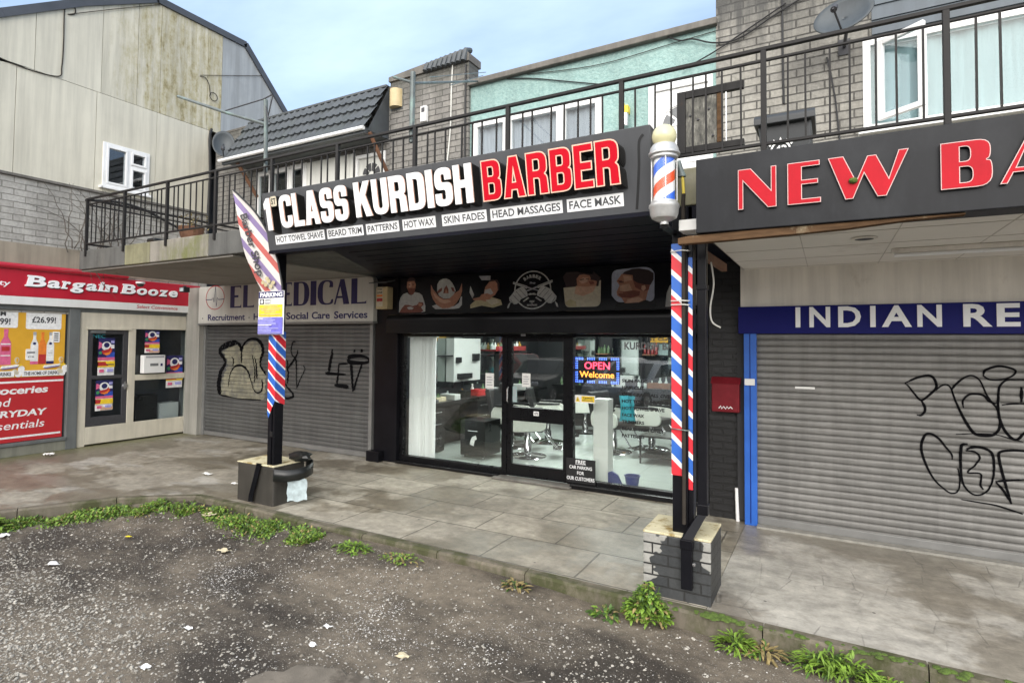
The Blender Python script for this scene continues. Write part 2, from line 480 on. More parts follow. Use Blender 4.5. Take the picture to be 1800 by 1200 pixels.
    def build(self, name, parent=None, smooth=False, bevel=0.0, kind=None, label=None, shade_angle=None):
        me = bpy.data.meshes.new(name)
        me.from_pydata([tuple(p) for p in self.v], [], self.f)
        for m in self.mats: me.materials.append(m)
        me.polygons.foreach_set('material_index', self.m)
        if smooth: me.polygons.foreach_set('use_smooth', [True] * len(self.f))
        if self.uv is not None:
            l = me.uv_layers.new(name='UVMap')
            for lp in me.loops: l.data[lp.index].uv = self.uv[lp.vertex_index]
        me.update()
        o = bpy.data.objects.new(name, me)
        COL.objects.link(o)
        if bevel:
            b = o.modifiers.new('bevel', 'BEVEL'); b.width = bevel; b.segments = 2; b.limit_method = 'ANGLE'; b.angle_limit = RAD(50)
        if smooth:
            e = o.modifiers.new('split', 'EDGE_SPLIT'); e.split_angle = RAD(shade_angle or 38)
        if parent is not None: adopt(o, parent)
        if kind: o['kind'] = kind
        if label: o['label'] = label
        return o
def adopt(o, parent):
    o.parent = parent
    loc = Vector((0, 0, 0)); p = parent
    chain = []
    while p is not None: chain.append(p); p = p.parent
    M = Matrix.Identity(4)
    for q in reversed(chain):
        M = M @ q.matrix_parent_inverse @ q.matrix_basis
    o.matrix_parent_inverse = M.inverted()
def tag(o, label, cat, group=None, kind=None):
    o['label'] = label; o['category'] = cat
    if group: o['group'] = group
    if kind: o['kind'] = kind
    return o
def thing(name, label, cat, loc=(0, 0, 0), group=None):
    o = bpy.data.objects.new(name, None); COL.objects.link(o)
    o.empty_display_size = 0.1
    o.location = loc
    return tag(o, label, cat, group)
def copy_tree(o, parent=None):
    c = o.copy(); COL.objects.link(c)
    if parent is not None: c.parent = parent
    for ch in [x for x in bpy.data.objects if x.parent == o]:
        copy_tree(ch, c)
    return c
# ------------------------------------------------------------------ material library
pm('cladding', (0.60, 0.57, 0.47), 0.75, var=0.07, vs=0.9, streak=0.30, dirt=(0.40, 0.37, 0.29), dirt_amt=(0.55, 0.85), dirt_s=0.9, bm=0.08, bs=120)
m, t, b = nodes('cladding_mossy')
sA = noise(t, coords(t, (1, 5.5, 0.55)), 1.6, 8, 0.7); sB = noise(t, coords(t, (1, 1, 0.6), (4, 2, 1)), 9, 8, 0.75)
mm_ = t.nodes.new('ShaderNodeMath'); mm_.operation = 'MULTIPLY'; t.links.new(sA, mm_.inputs[0]); t.links.new(sB, mm_.inputs[1])
sy_ = t.nodes.new('ShaderNodeSeparateXYZ'); t.links.new(coords(t), sy_.inputs[0])
my_ = t.nodes.new('ShaderNodeMapRange'); my_.interpolation_type = 'SMOOTHSTEP'; t.links.new(sy_.outputs['Y'], my_.inputs[0]); my_.inputs[1].default_value = 5.0; my_.inputs[2].default_value = 6.25; my_.inputs[3].default_value = 0.45; my_.inputs[4].default_value = 1.0
m2_ = t.nodes.new('ShaderNodeMath'); m2_.operation = 'MULTIPLY'; t.links.new(mm_.outputs[0], m2_.inputs[0]); t.links.new(my_.outputs[0], m2_.inputs[1]); mm_ = m2_
c = mixc(t, ramp(t, mm_.outputs[0], [(0.15, 0.0), (0.32, 1.0)]), (0.58, 0.55, 0.45), (0.40, 0.355, 0.21))
c = mixc(t, ramp(t, mm_.outputs[0], [(0.29, 0.0), (0.40, 1.0)]), c, (0.23, 0.19, 0.09))
c = mixc(t, 0.5, c, ramp(t, noise(t, coords(t, (9, 9, 0.5)), 1.0, 6, 0.65), [(0.35, 0.45), (0.62, 1.0)]), 'MULTIPLY')
t.links.new(c, b.inputs['Base Color']); b.inputs['Roughness'].default_value = 0.85; bump(t, b, sB, 0.3, 0.01)
pm('cladding_grey', (0.33, 0.35, 0.36), 0.7, var=0.08, vs=1.0, streak=0.35, dirt=(0.24, 0.25, 0.25), dirt_s=1.2)
pm('verge_metal', (0.055, 0.06, 0.07), 0.5, var=0.2, vs=3)
brick('block_brick', (0.47, 0.455, 0.42), (0.40, 0.385, 0.35), (0.26, 0.25, 0.22), 'y', bw=0.31, rh=0.102, ms=0.008, grime=0.35, stain=(0.23, 0.19, 0.13), stain_amt=(0.62, 0.9), rough_face=0.6)
pm('rendered_band', (0.31, 0.27, 0.21), 0.9, var=0.12, vs=2, streak=0.4, bm=0.3, bs=40)
brick('brick_grey', (0.30, 0.285, 0.26), (0.235, 0.225, 0.21), (0.115, 0.11, 0.10), 'x', bw=0.27, rh=0.096, ms=0.009, grime=0.5, rough_face=0.6, band=(6.35, 1.0, (0.085, 0.085, 0.075)))
brick('brick_pale', (0.36, 0.345, 0.305), (0.27, 0.26, 0.235), (0.105, 0.10, 0.09), 'x', bw=0.29, rh=0.099, ms=0.010, grime=0.55, rough_face=0.8, band=(6.25, 1.15, (0.06, 0.06, 0.058)))
brick('brick_black', (0.010, 0.010, 0.011), (0.007, 0.007, 0.008), (0.006, 0.006, 0.006), 'x', bw=0.225, rh=0.075, ms=0.009, grime=0.3, rough=0.45, rough_face=0.3)
brick('plinth_brick', (0.055, 0.058, 0.06), (0.042, 0.045, 0.048), (0.03, 0.03, 0.03), 'xy', bw=0.235, rh=0.078, ms=0.007, grime=0.5, rough=0.5, rough_face=0.25, pale=(-0.965, 0.34, (0.34, 0.335, 0.31), 4.36))
m, t, b = nodes('teal_render')
v = coords(t)
n1 = noise(t, v, 28, 4, 0.65); n2 = noise(t, coords(t, (1.4, 1, 0.5)), 1.1, 7, 0.7)
c = mixc(t, ramp(t, n1, [(0.35, 0.0), (0.65, 1.0)]), (0.24, 0.38, 0.365), (0.34, 0.49, 0.465))
c = mixc(t, 0.45, c, ramp(t, n2, [(0.35, 0.45), (0.6, 1.0)]), 'MULTIPLY')
t.links.new(c, b.inputs['Base Color']); b.inputs['Roughness'].default_value = 0.9
bump(t, b, n1, 0.9, 0.02)
pm('concrete_flashing', (0.15, 0.14, 0.125), 0.85, var=0.25, vs=4, streak=0.4, bm=0.2)
pm('slab_concrete', (0.27, 0.25, 0.215), 0.9, var=0.15, vs=2.5, streak=0.6, dirt=(0.13, 0.14, 0.045), dirt_amt=(0.5, 0.66), dirt_s=1.6, bm=0.3, bs=35)
pm('slab_dark', (0.105, 0.105, 0.10), 0.9, var=0.2, vs=2.5, streak=0.5, dirt=(0.16, 0.155, 0.14), dirt_amt=(0.5, 0.8), bm=0.3, bs=35)
pm('slab_green', (0.225, 0.215, 0.13), 0.9, var=0.25, vs=3, streak=0.5, dirt=(0.20, 0.19, 0.16), dirt_amt=(0.5, 0.7), bm=0.3, bs=35)
pm('soffit_concrete', (0.27, 0.255, 0.23), 0.9, var=0.12, vs=1.2, dirt=(0.16, 0.15, 0.13), dirt_amt=(0.5, 0.8))
pm('pier_concrete', (0.30, 0.29, 0.26), 0.85, var=0.1, vs=2, streak=0.4, bm=0.1)
pm('black_paint', (0.006, 0.006, 0.008), 0.32, var=0.3, vs=3, bm=0.04, bs=30, dirt=(0.015, 0.015, 0.017), dirt_amt=(0.6, 0.9), spec=0.18)
pm('black_soffit', (0.004, 0.0045, 0.010), 0.45, var=0.3, vs=2, spec=0.1)
pm('black_gloss', (0.006, 0.006, 0.007), 0.22, var=0.25, vs=2, bm=0.05, bs=4, rvar=0.08, spec=0.3)
pm('frame_black', (0.005, 0.005, 0.006), 0.28, var=0.2, vs=4, rvar=0.08, spec=0.22)
pm('rail_paint', (0.012, 0.011, 0.011), 0.5, spec=0.25, var=0.3, vs=8, dirt=(0.035, 0.02, 0.012), dirt_amt=(0.62, 0.8), dirt_s=9, bm=0.15, bs=90)
pm('upvc', (0.78, 0.78, 0.77), 0.35, var=0.04, vs=3, dirt=(0.52, 0.51, 0.47), dirt_amt=(0.58, 0.85), dirt_s=3)
pm('white_panel', (0.66, 0.66, 0.62), 0.5, var=0.06, vs=2, streak=0.25)
pm('net_curtain', (0.38, 0.42, 0.42), 0.9, var=0.10, vs=3, stretch=(14, 1, 0.6))
pm('net_curtain_lilac', (0.34, 0.35, 0.38), 0.9, var=0.10, vs=3, stretch=(14, 1, 0.6))
pm('curtain_teal', (0.30, 0.39, 0.39), 0.9, var=0.12, vs=3, stretch=(10, 1, 0.4))
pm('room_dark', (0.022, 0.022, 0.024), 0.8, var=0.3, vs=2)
pm('timber_cream', (0.60, 0.56, 0.46), 0.6, var=0.08, vs=3, streak=0.25, dirt=(0.30, 0.27, 0.21), dirt_amt=(0.6, 0.85), dirt_s=2.5)
pm('timber_raw', (0.105, 0.062, 0.034), 0.85, spec=0.1, var=0.4, vs=7, dirt=(0.30, 0.25, 0.17), dirt_amt=(0.55, 0.68), dirt_s=4, bm=0.3, bs=60, stretch=(0.6, 5, 5))
pm('timber_brown', (0.16, 0.075, 0.04), 0.7, var=0.3, vs=6, bm=0.2)
pm('grey_trim', (0.13, 0.14, 0.14), 0.6, var=0.15, vs=3, streak=0.3)
pm('sign_red', (0.46, 0.016, 0.035), 0.35, var=0.06, vs=2, streak=0.12)
pm('sign_white', (0.72, 0.72, 0.70), 0.4, var=0.05, vs=2.5, streak=0.10)
pm('letter_white', (0.86, 0.87, 0.88), 0.3, var=0.02)
pm('letter_red', (0.52, 0.005, 0.018), 0.4, var=0.03, spec=0.15)
pm('letter_pink', (0.43, 0.012, 0.022), 0.5, var=0.10, vs=5, spec=0.12, streak=0.12)
pm('letter_edge', (0.80, 0.52, 0.40), 0.4, var=0.03)
pm('letter_pale', (0.60, 0.42, 0.40), 0.5, var=0.1)
pm('letter_return', (0.006, 0.006, 0.006), 0.4, var=0.1)
pm('sign_grey', (0.066, 0.069, 0.075), 0.38, var=0.06, vs=1.5, streak=0.18, dirt=(0.095, 0.10, 0.105), dirt_amt=(0.5, 0.9), rvar=0.08)
pm('sign_charcoal', (0.014, 0.015, 0.018), 0.42, var=0.12, vs=1.8, streak=0.35, dirt=(0.028, 0.030, 0.034), dirt_amt=(0.5, 0.8), spec=0.2)
pm('sign_cream', (0.55, 0.545, 0.50), 0.45, var=0.05, vs=1.5, streak=0.22)
pm('sign_navy', (0.008, 0.010, 0.125), 0.45, var=0.1, vs=2, spec=0.15)
flatm('ink_navy', (0.020, 0.020, 0.10)); flatm('ink_black', (0.012, 0.012, 0.013)); flatm('ink_dark', (0.05, 0.05, 0.055)); flatm('ink_red', (0.42, 0.03, 0.03))
flatm('ink_grey', (0.16, 0.165, 0.17)); flatm('ink_white', (0.75, 0.75, 0.74)); flatm('ink_yellow', (0.80, 0.56, 0.03)); flatm('ink_orange', (0.72, 0.20, 0.03))
flatm('ink_violet', (0.16, 0.15, 0.55)); flatm('ink_lilac', (0.34, 0.34, 0.66)); flatm('ink_blue', (0.03, 0.08, 0.42)); flatm('ink_green', (0.05, 0.25, 0.10)); flatm('ink_pink', (0.62, 0.12, 0.24))
flatm('ink_skin', (0.42, 0.20, 0.13)); flatm('ink_skin_light', (0.58, 0.36, 0.25)); flatm('ink_skin_dark', (0.20, 0.07, 0.05)); flatm('ink_hair', (0.035, 0.02, 0.02)); flatm('ink_shirt', (0.50, 0.50, 0.48)); flatm('ink_towel', (0.48, 0.49, 0.46)); flatm('ink_tan', (0.46, 0.40, 0.24)); flatm('ink_steel', (0.35, 0.35, 0.37)); flatm('ink_beige', (0.55, 0.50, 0.38)); flatm('ink_sky', (0.42, 0.45, 0.55))
pm('poster_amber', (0.66, 0.36, 0.035), 0.3, var=0.12, vs=1.5, rvar=0.08)
pm('poster_red', (0.44, 0.022, 0.028), 0.3, var=0.06, vs=1.5, rvar=0.08)
pm('sill_board', (0.22, 0.22, 0.18), 0.7, var=0.15, vs=3, streak=0.4)
m, t, b = nodes('shutter_dark')
n1 = noise(t, coords(t, (0.35, 1, 1.2)), 3, 6, 0.6); n2 = noise(t, coords(t, (7, 1, 0.4)), 1.5, 6, 0.7)
c = mixc(t, ramp(t, n1, [(0.3, 0), (0.7, 1)]), (0.098, 0.100, 0.100), (0.145, 0.147, 0.145))
c = mixc(t, 0.5, c, ramp(t, n2, [(0.35, 0.55), (0.62, 1.0)]), 'MULTIPLY')
t.links.new(c, b.inputs['Base Color']); b.inputs['Metallic'].default_value = 0.35; b.inputs['Roughness'].default_value = 0.5; bump(t, b, noise(t, coords(t, (1.2, 1, 2.2)), 1.6, 3, 0.5), 0.55, 0.05)
m, t, b = nodes('shutter_pale')
n1 = noise(t, coords(t, (0.35, 1, 1.2)), 3, 6, 0.6); n2 = noise(t, coords(t, (7, 1, 0.4)), 1.5, 6, 0.7)
c = mixc(t, ramp(t, n1, [(0.3, 0), (0.7, 1)]), (0.155, 0.152, 0.145), (0.215, 0.21, 0.2))
c = mixc(t, 0.45, c, ramp(t, n2, [(0.35, 0.6), (0.62, 1.0)]), 'MULTIPLY')
t.links.new(c, b.inputs['Base Color']); b.inputs['Metallic'].default_value = 0.3; b.inputs['Roughness'].default_value = 0.5; bump(t, b, noise(t, coords(t, (1.2, 1, 2.2)), 1.6, 3, 0.5), 0.55, 0.05)
pm('shutter_frame', (0.20, 0.20, 0.195), 0.5, metal=0.3, var=0.15, vs=4)
pm('spray_black', (0.006, 0.006, 0.007), 0.9, var=0.3, vs=8, spec=0.03)
pm('spray_cream', (0.25, 0.24, 0.175), 0.6, var=0.3, vs=5, dirt=(0.11, 0.11, 0.10), dirt_amt=(0.46, 0.66), dirt_s=5)
pm('blue_paint', (0.02, 0.11, 0.46), 0.4, var=0.12, vs=4, dirt=(0.02, 0.05, 0.2), dirt_amt=(0.6, 0.8))
pm('plaster_white', (0.78, 0.745, 0.68), 0.85, var=0.06, vs=2, streak=0.25, dirt=(0.36, 0.31, 0.25), dirt_amt=(0.58, 0.85), dirt_s=1.8, bm=0.15, bs=50)
pm('soffit_tile', (0.78, 0.75, 0.70), 0.8, var=0.04, vs=1.5, dirt=(0.42, 0.39, 0.34), dirt_amt=(0.6, 0.9))
pm('grid_line', (0.52, 0.49, 0.45), 0.8)
pm('galvanised', (0.12, 0.14, 0.138), 0.5, metal=0.3, var=0.25, vs=8, dirt=(0.20, 0.30, 0.27), dirt_amt=(0.5, 0.7), dirt_s=6)
pm('steel_bright', (0.62, 0.62, 0.63), 0.25, metal=0.9, var=0.1, vs=6)
pm('chrome', (0.70, 0.70, 0.72), 0.12, metal=1.0, var=0.05)
pm('pole_silver', (0.50, 0.50, 0.49), 0.38, metal=0.45, var=0.15, vs=10)
pm('globe_glass', (0.60, 0.57, 0.34), 0.3, var=0.05, vs=4, coat=0.4)
pm('cable_black', (0.014, 0.014, 0.015), 0.6)
pm('conduit_grey', (0.036, 0.031, 0.026), 0.7, spec=0.15, var=0.2, vs=8)
pm('cable_yellow', (0.62, 0.48, 0.04), 0.5)
pm('cable_white', (0.6, 0.6, 0.56), 0.5)
pm('tile_slate', (0.062, 0.070, 0.077), 0.55, var=0.25, vs=3, dirt=(0.06, 0.072, 0.07), dirt_amt=(0.5, 0.7), dirt_s=2, bm=0.15, bs=50)
pm('board_slate', (0.075, 0.095, 0.115), 0.5, var=0.12, vs=2, streak=0.3)
pm('dish_grey', (0.055, 0.066, 0.074), 0.5, var=0.2, vs=3, streak=0.3)
pm('lamp_amber', (0.50, 0.40, 0.22), 0.5, var=0.15, vs=6)
pm('bin_grey', (0.028, 0.031, 0.034), 0.5, var=0.15, vs=4)
m, t, b = nodes('weathered_board')
n1 = noise(t, coords(t, (9, 9, 3)), 3.2, 8, 0.7)
t.links.new(ramp(t, n1, [(0.36, (0.045, 0.045, 0.042)), (0.55, (0.16, 0.155, 0.135)), (0.7, (0.36, 0.35, 0.31))]), b.inputs['Base Color']); b.inputs['Roughness'].default_value = 0.85
bump(t, b, n1, 0.4, 0.01)
pm('red_steel', (0.15, 0.010, 0.016), 0.55, spec=0.2, var=0.2, vs=6, dirt=(0.2, 0.02, 0.03), dirt_amt=(0.55, 0.75), dirt_s=6)
pm('plinth_dark', (0.042, 0.038, 0.032), 0.6, var=0.25, vs=3, streak=0.5, dirt=(0.15, 0.14, 0.12), dirt_amt=(0.60, 0.75), dirt_s=5, bm=0.2, bs=50)
pm('coping_cream', (0.60, 0.55, 0.37), 0.85, var=0.1, vs=4, dirt=(0.27, 0.19, 0.06), dirt_amt=(0.50, 0.62), dirt_s=7, bm=0.2, bs=60)
pm('moss', (0.075, 0.12, 0.02), 0.95, var=0.4, vs=25, bm=0.6, bs=120)
pm('leaf_lime', (0.15, 0.25, 0.03), 0.6, var=0.6, vs=14, rvar=0.1)
pm('leaf_green', (0.060, 0.120, 0.022), 0.6, var=0.6, vs=14, rvar=0.1)
pm('leaf_dry', (0.26, 0.20, 0.08), 0.8, var=0.4, vs=14)
pm('twig', (0.11, 0.095, 0.08), 0.9, var=0.3, vs=12)
pm('paper_white', (0.72, 0.72, 0.70), 0.7, var=0.1, vs=20)
pm('paper_tan', (0.50, 0.44, 0.30), 0.8, var=0.2, vs=20)
pm('plastic_yellow', (0.75, 0.60, 0.02), 0.5)
pm('stone', (0.33, 0.31, 0.27), 0.8, var=0.6, vs=22, dirt=(0.16, 0.14, 0.11), dirt_amt=(0.5, 0.6), dirt_s=20)
pm('petal', (0.66, 0.64, 0.61), 0.8, var=0.25, vs=30)
pm('bag_black', (0.013, 0.014, 0.014), 0.35, var=0.3, vs=8)
pm('plastic_clear', (0.42, 0.50, 0.52), 0.3, var=0.3, vs=10)
glass('glass_shop', (0.95, 0.97, 0.96), 1.0, 0.0, 1.72)
glass('glass_window', (0.90, 0.93, 0.94), 1.0, 0.0, 1.34)
glass('glass_side', (0.88, 0.91, 0.93), 1.0, 0.0, 1.75)
glass('glass_tube', (0.95, 0.96, 0.96), 0.8, 0.02, 1.35)
# interior
m, t, b = nodes('floor_tile')
br = t.nodes.new('ShaderNodeTexBrick'); br.offset = 0.0
br.inputs['Scale'].default_value = 1.0; br.inputs['Brick Width'].default_value = 0.6; br.inputs['Row Height'].default_value = 0.6; br.inputs['Mortar Size'].default_value = 0.003
br.inputs['Color1'].default_value = (0.47, 0.52, 0.48, 1); br.inputs['Color2'].default_value = (0.44, 0.49, 0.46, 1); br.inputs['Mortar'].default_value = (0.27, 0.30, 0.28, 1)
t.links.new(coords(t), br.inputs['Vector'])
t.links.new(br.outputs['Color'], b.inputs['Base Color']); b.inputs['Roughness'].default_value = 0.14
pm('wall_charcoal', (0.016, 0.017, 0.018), 0.6, var=0.2, vs=2)
pm('wall_offwhite', (0.46, 0.48, 0.46), 0.7, var=0.06)
pm('ceiling_white', (0.30, 0.32, 0.31), 0.8, var=0.05)
pm('unit_black', (0.007, 0.0075, 0.008), 0.3, var=0.2, vs=4)
pm('mirror', (0.55, 0.60, 0.58), 0.05, metal=1.0, var=0.02, rvar=0.02)
pm('leather_black', (0.016, 0.016, 0.017), 0.38, var=0.2, vs=8, bm=0.1, bs=70)
pm('chair_shell', (0.62, 0.63, 0.57), 0.3, var=0.04)
pm('blind_white', (0.86, 0.87, 0.87), 0.7, var=0.06, vs=2, stretch=(22, 1, 0.3))
pm('column_white', (0.72, 0.74, 0.71), 0.5, var=0.03)
pm('bin_blue', (0.02, 0.035, 0.17), 0.45, var=0.1)
pm('towel_teal', (0.04, 0.33, 0.40), 0.9, var=0.15, vs=10)
for nm, c in (('bottle_green', (0.10, 0.17, 0.08)), ('bottle_white', (0.62, 0.64, 0.60)), ('bottle_red', (0.25, 0.03, 0.03)), ('bottle_amber', (0.40, 0.22, 0.04)), ('bottle_clear', (0.45, 0.50, 0.48))):
    pm(nm, c, 0.25, var=0.08)
emit('panel_light', (0.95, 1.0, 0.97), 32.0)
emit('led_blue', (0.10, 0.22, 1.0), 3.0); emit('led_red', (1.0, 0.06, 0.12), 2.6); emit('led_orange', (1.0, 0.33, 0.05), 2.2)
# vinyl stripes
RED, BLU, WHT = (0.66, 0.03, 0.045), (0.03, 0.13, 0.50), (0.80, 0.80, 0.80)
stripes('stripe_post', 0.312, [(0.0, WHT), (0.14, RED), (0.5, WHT), (0.64, BLU)], 0.95)
stripes('stripe_post_left', 0.226, [(0.0, WHT), (0.10, RED), (0.5, WHT), (0.60, BLU)], 0.85)

# ------------------------------------------------------------------ ground
def paving(name, base, joint, kind):
    m, t, b = nodes(name)
    v = coords(t)
    nA = noise(t, coords(t, (1, 1, 1), (2.2, 5.1, 0)), 0.75, 7, 0.62)      # damp patches
    nB = noise(t, v, 9, 8, 0.7)
    nC = noise(t, v, 60, 4, 0.6)
    if kind == 'slab':
        wv = t.nodes.new('ShaderNodeVectorMath'); wv.operation = 'ADD'
        nn = t.nodes.new('ShaderNodeTexNoise'); nn.inputs['Scale'].default_value = 1.2; t.links.new(v, nn.inputs['Vector'])
        sc = t.nodes.new('ShaderNodeVectorMath'); sc.operation = 'SCALE'; sc.inputs['Scale'].default_value = 0.03
        t.links.new(nn.outputs['Color'], sc.inputs[0]); t.links.new(v, wv.inputs[0]); t.links.new(sc.outputs[0], wv.inputs[1])
        br = t.nodes.new('ShaderNodeTexBrick'); br.offset = 0.5
        br.inputs['Scale'].default_value = 1.0; br.inputs['Brick Width'].default_value = 0.90; br.inputs['Row Height'].default_value = 0.62
        br.inputs['Mortar Size'].default_value = 0.010; br.inputs['Mortar Smooth'].default_value = 0.5
        br.inputs['Color1'].default_value = (*base, 1); br.inputs['Color2'].default_value = (*[x * 0.80 for x in base], 1); br.inputs['Mortar'].default_value = (*joint, 1)
        t.links.new(wv.outputs[0], br.inputs['Vector'])
        c, jf = br.outputs['Color'], br.outputs['Fac']
        # older poured concrete towards the corner shop: no slabs, wet reflections painted in as pale patches
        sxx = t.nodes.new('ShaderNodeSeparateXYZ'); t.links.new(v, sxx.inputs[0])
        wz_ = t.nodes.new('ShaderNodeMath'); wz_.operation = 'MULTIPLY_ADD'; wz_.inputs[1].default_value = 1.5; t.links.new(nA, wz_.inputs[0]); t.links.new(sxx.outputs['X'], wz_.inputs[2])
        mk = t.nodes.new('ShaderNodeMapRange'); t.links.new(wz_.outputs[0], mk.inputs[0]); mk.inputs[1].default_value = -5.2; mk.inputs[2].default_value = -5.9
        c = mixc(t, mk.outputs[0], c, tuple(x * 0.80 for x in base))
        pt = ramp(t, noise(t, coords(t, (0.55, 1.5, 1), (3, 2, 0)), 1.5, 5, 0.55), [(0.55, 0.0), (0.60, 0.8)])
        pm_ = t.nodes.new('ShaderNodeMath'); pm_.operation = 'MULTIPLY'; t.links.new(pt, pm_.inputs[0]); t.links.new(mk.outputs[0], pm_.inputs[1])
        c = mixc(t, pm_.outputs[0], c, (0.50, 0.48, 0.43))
        jj = t.nodes.new('ShaderNodeMath'); jj.operation = 'SUBTRACT'; jj.use_clamp = True; t.links.new(jf, jj.inputs[0]); t.links.new(mk.outputs[0], jj.inputs[1]); jf = jj.outputs[0]
    else:
        vo = t.nodes.new('ShaderNodeTexVoronoi'); vo.feature = 'DISTANCE_TO_EDGE'; vo.inputs['Scale'].default_value = 4.2; vo.inputs['Randomness'].default_value = 0.45
        t.links.new(v, vo.inputs['Vector'])
        fade = ramp(t, noise(t, v, 0.9, 4, 0.6), [(0.42, 0.0), (0.6, 1.0)])
        jf0 = ramp(t, vo.outputs['Distance'], [(0.0, 0.6), (0.03, 0.0)])
        mm = t.nodes.new('ShaderNodeMath'); mm.operation = 'MULTIPLY'; t.links.new(fade, mm.inputs[0]); t.links.new(jf0, mm.inputs[1])
        jf = mm.outputs[0]
        c = mixc(t, jf, base, joint)
    c = mixc(t, 0.8, c, ramp(t, nB, [(0.3, 0.50), (0.7, 1.14)]), 'MULTIPLY')
    c = mixc(t, 0.5, c, ramp(t, noise(t, coords(t, (0.8, 1.4, 1), (5, 5, 0)), 2.6, 8, 0.72), [(0.38, 0.45), (0.6, 1.05)]), 'MULTIPLY')
    damp = ramp(t, nA, [(0.47, 0.0), (0.53, 1.0)])
    c = mixc(t, damp, c, mixc(t, 0.62, c, (0.40, 0.355, 0.285), 'MULTIPLY'))
    nE = noise(t, coords(t, (0.5, 1.6, 1), (1, 8, 0)), 1.6, 7, 0.65)
    c = mixc(t, ramp(t, nE, [(0.54, 0.0), (0.70, 0.45)]), c, (0.20, 0.172, 0.13))
    nD = noise(t, coords(t, (1, 1, 1), (7, 3, 0)), 3.5, 8, 0.75)
    c = mixc(t, ramp(t, nD, [(0.62, 0.0), (0.72, 0.55)]), c, (0.42, 0.40, 0.35))
    vg = t.nodes.new('ShaderNodeTexVoronoi'); vg.inputs['Scale'].default_value = 3.2; t.links.new(v, vg.inputs['Vector'])
    gs = ramp(t, vg.outputs['Distance'], [(0.030, 1.0), (0.045, 0.0)])
    c = mixc(t, gs, c, (0.12, 0.11, 0.10))
    if kind == 'slab':
        # rust-red spill near the corner shop, moss along its foot
        sx = t.nodes.new('ShaderNodeVectorMath'); sx.operation = 'DISTANCE'; sx.inputs[1].default_value = (-10.1, 3.2, 0)
        t.links.new(v, sx.inputs[0])
        ad = t.nodes.new('ShaderNodeMath'); ad.operation = 'ADD'
        mu = t.nodes.new('ShaderNodeMath'); mu.operation = 'MULTIPLY'; mu.inputs[1].default_value = 1.8; t.links.new(nB, mu.inputs[0])
        t.links.new(sx.outputs['Value'], ad.inputs[0]); t.links.new(mu.outputs[0], ad.inputs[1])
        c = mixc(t, ramp(t, ad.outputs[0], [(0.0, 0.8), (0.55, 0.75), (1.0, 0.0)]), c, (0.15, 0.075, 0.05))
        sp = t.nodes.new('ShaderNodeSeparateXYZ'); t.links.new(v, sp.inputs[0])
        a2 = t.nodes.new('ShaderNodeMath'); a2.operation = 'ADD'; t.links.new(sp.outputs['X'], a2.inputs[0]); t.links.new(nB, a2.inputs[1])
        mr = t.nodes.new('ShaderNodeMapRange'); t.links.new(a2.outputs[0], mr.inputs[0]); mr.inputs[1].default_value = -10.2; mr.inputs[2].default_value = -10.75
        mr.inputs[3].default_value = 0.0; mr.inputs[4].default_value = 0.75
        c = mixc(t, mr.outputs[0], c, (0.13, 0.13, 0.05))
    t.links.new(c, b.inputs['Base Color'])
    rr = t.nodes.new('ShaderNodeMapRange'); t.links.new(damp, rr.inputs[0]); rr.inputs[3].default_value = 0.8; rr.inputs[4].default_value = 0.36
    t.links.new(rr.outputs[0], b.inputs['Roughness'])
    iv = t.nodes.new('ShaderNodeMath'); iv.operation = 'SUBTRACT'; iv.inputs[0].default_value = 1.0; t.links.new(jf, iv.inputs[1])
    p = bump(t, b, iv.outputs[0], 0.6, 0.008)
    bump(t, b, nC, 0.25, 0.008, p)
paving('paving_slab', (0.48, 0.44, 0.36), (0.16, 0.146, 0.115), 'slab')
paving('paving_hex', (0.50, 0.475, 0.42), (0.22, 0.21, 0.19), 'hex')
m, t, b = nodes('car_park_dirt')
v = coords(t)
n1 = noise(t, coords(t, (0.7, 1.2, 1)), 0.8, 6, 0.62); n2 = noise(t, v, 14, 8, 0.75); n3 = noise(t, v, 90, 5, 0.7)
vo = t.nodes.new('ShaderNodeTexVoronoi'); vo.inputs['Scale'].default_value = 105; t.links.new(v, vo.inputs['Vector'])
vw = t.nodes.new('ShaderNodeTexWhiteNoise'); t.links.new(vo.outputs['Position'], vw.inputs['Vector'])
c = mixc(t, ramp(t, n1, [(0.42, 0.0), (0.58, 1.0)]), (0.046, 0.037, 0.028), (0.190, 0.158, 0.118))
c = mixc(t, 0.85, c, ramp(t, n2, [(0.3, 0.45), (0.7, 1.3)]), 'MULTIPLY')
agz = ramp(t, noise(t, coords(t, (1, 1, 1), (9, 4, 0)), 1.1, 5, 0.6), [(0.40, 0.25), (0.58, 1.0)])
agg = t.nodes.new('ShaderNodeMath'); agg.operation = 'MULTIPLY'
t.links.new(ramp(t, vw.outputs['Value'], [(0.60, 0.0), (0.95, 0.9)]), agg.inputs[0]); t.links.new(ramp(t, vo.outputs['Distance'], [(0.30, 1.0), (0.48, 0.0)]), agg.inputs[1])
ag2 = t.nodes.new('ShaderNodeMath'); ag2.operation = 'MULTIPLY'; t.links.new(agg.outputs[0], ag2.inputs[0]); t.links.new(agz, ag2.inputs[1]); agg = ag2
c = mixc(t, agg.outputs[0], c, mixc(t, vw.outputs['Value'], (0.12, 0.11, 0.095), (0.34, 0.31, 0.265)))
t.links.new(c, b.inputs['Base Color']); b.inputs['Roughness'].default_value = 0.8
p = bump(t, b, n2, 0.5, 0.03); p = bump(t, b, agg.outputs[0], 0.7, 0.012, p); bump(t, b, n3, 0.4, 0.01, p)
pm('kerb_stone', (0.165, 0.142, 0.108), 0.88, var=0.25, vs=3, streak=0.3, dirt=(0.055, 0.058, 0.022), dirt_amt=(0.42, 0.58), dirt_s=3.2, bm=0.3, bs=50)

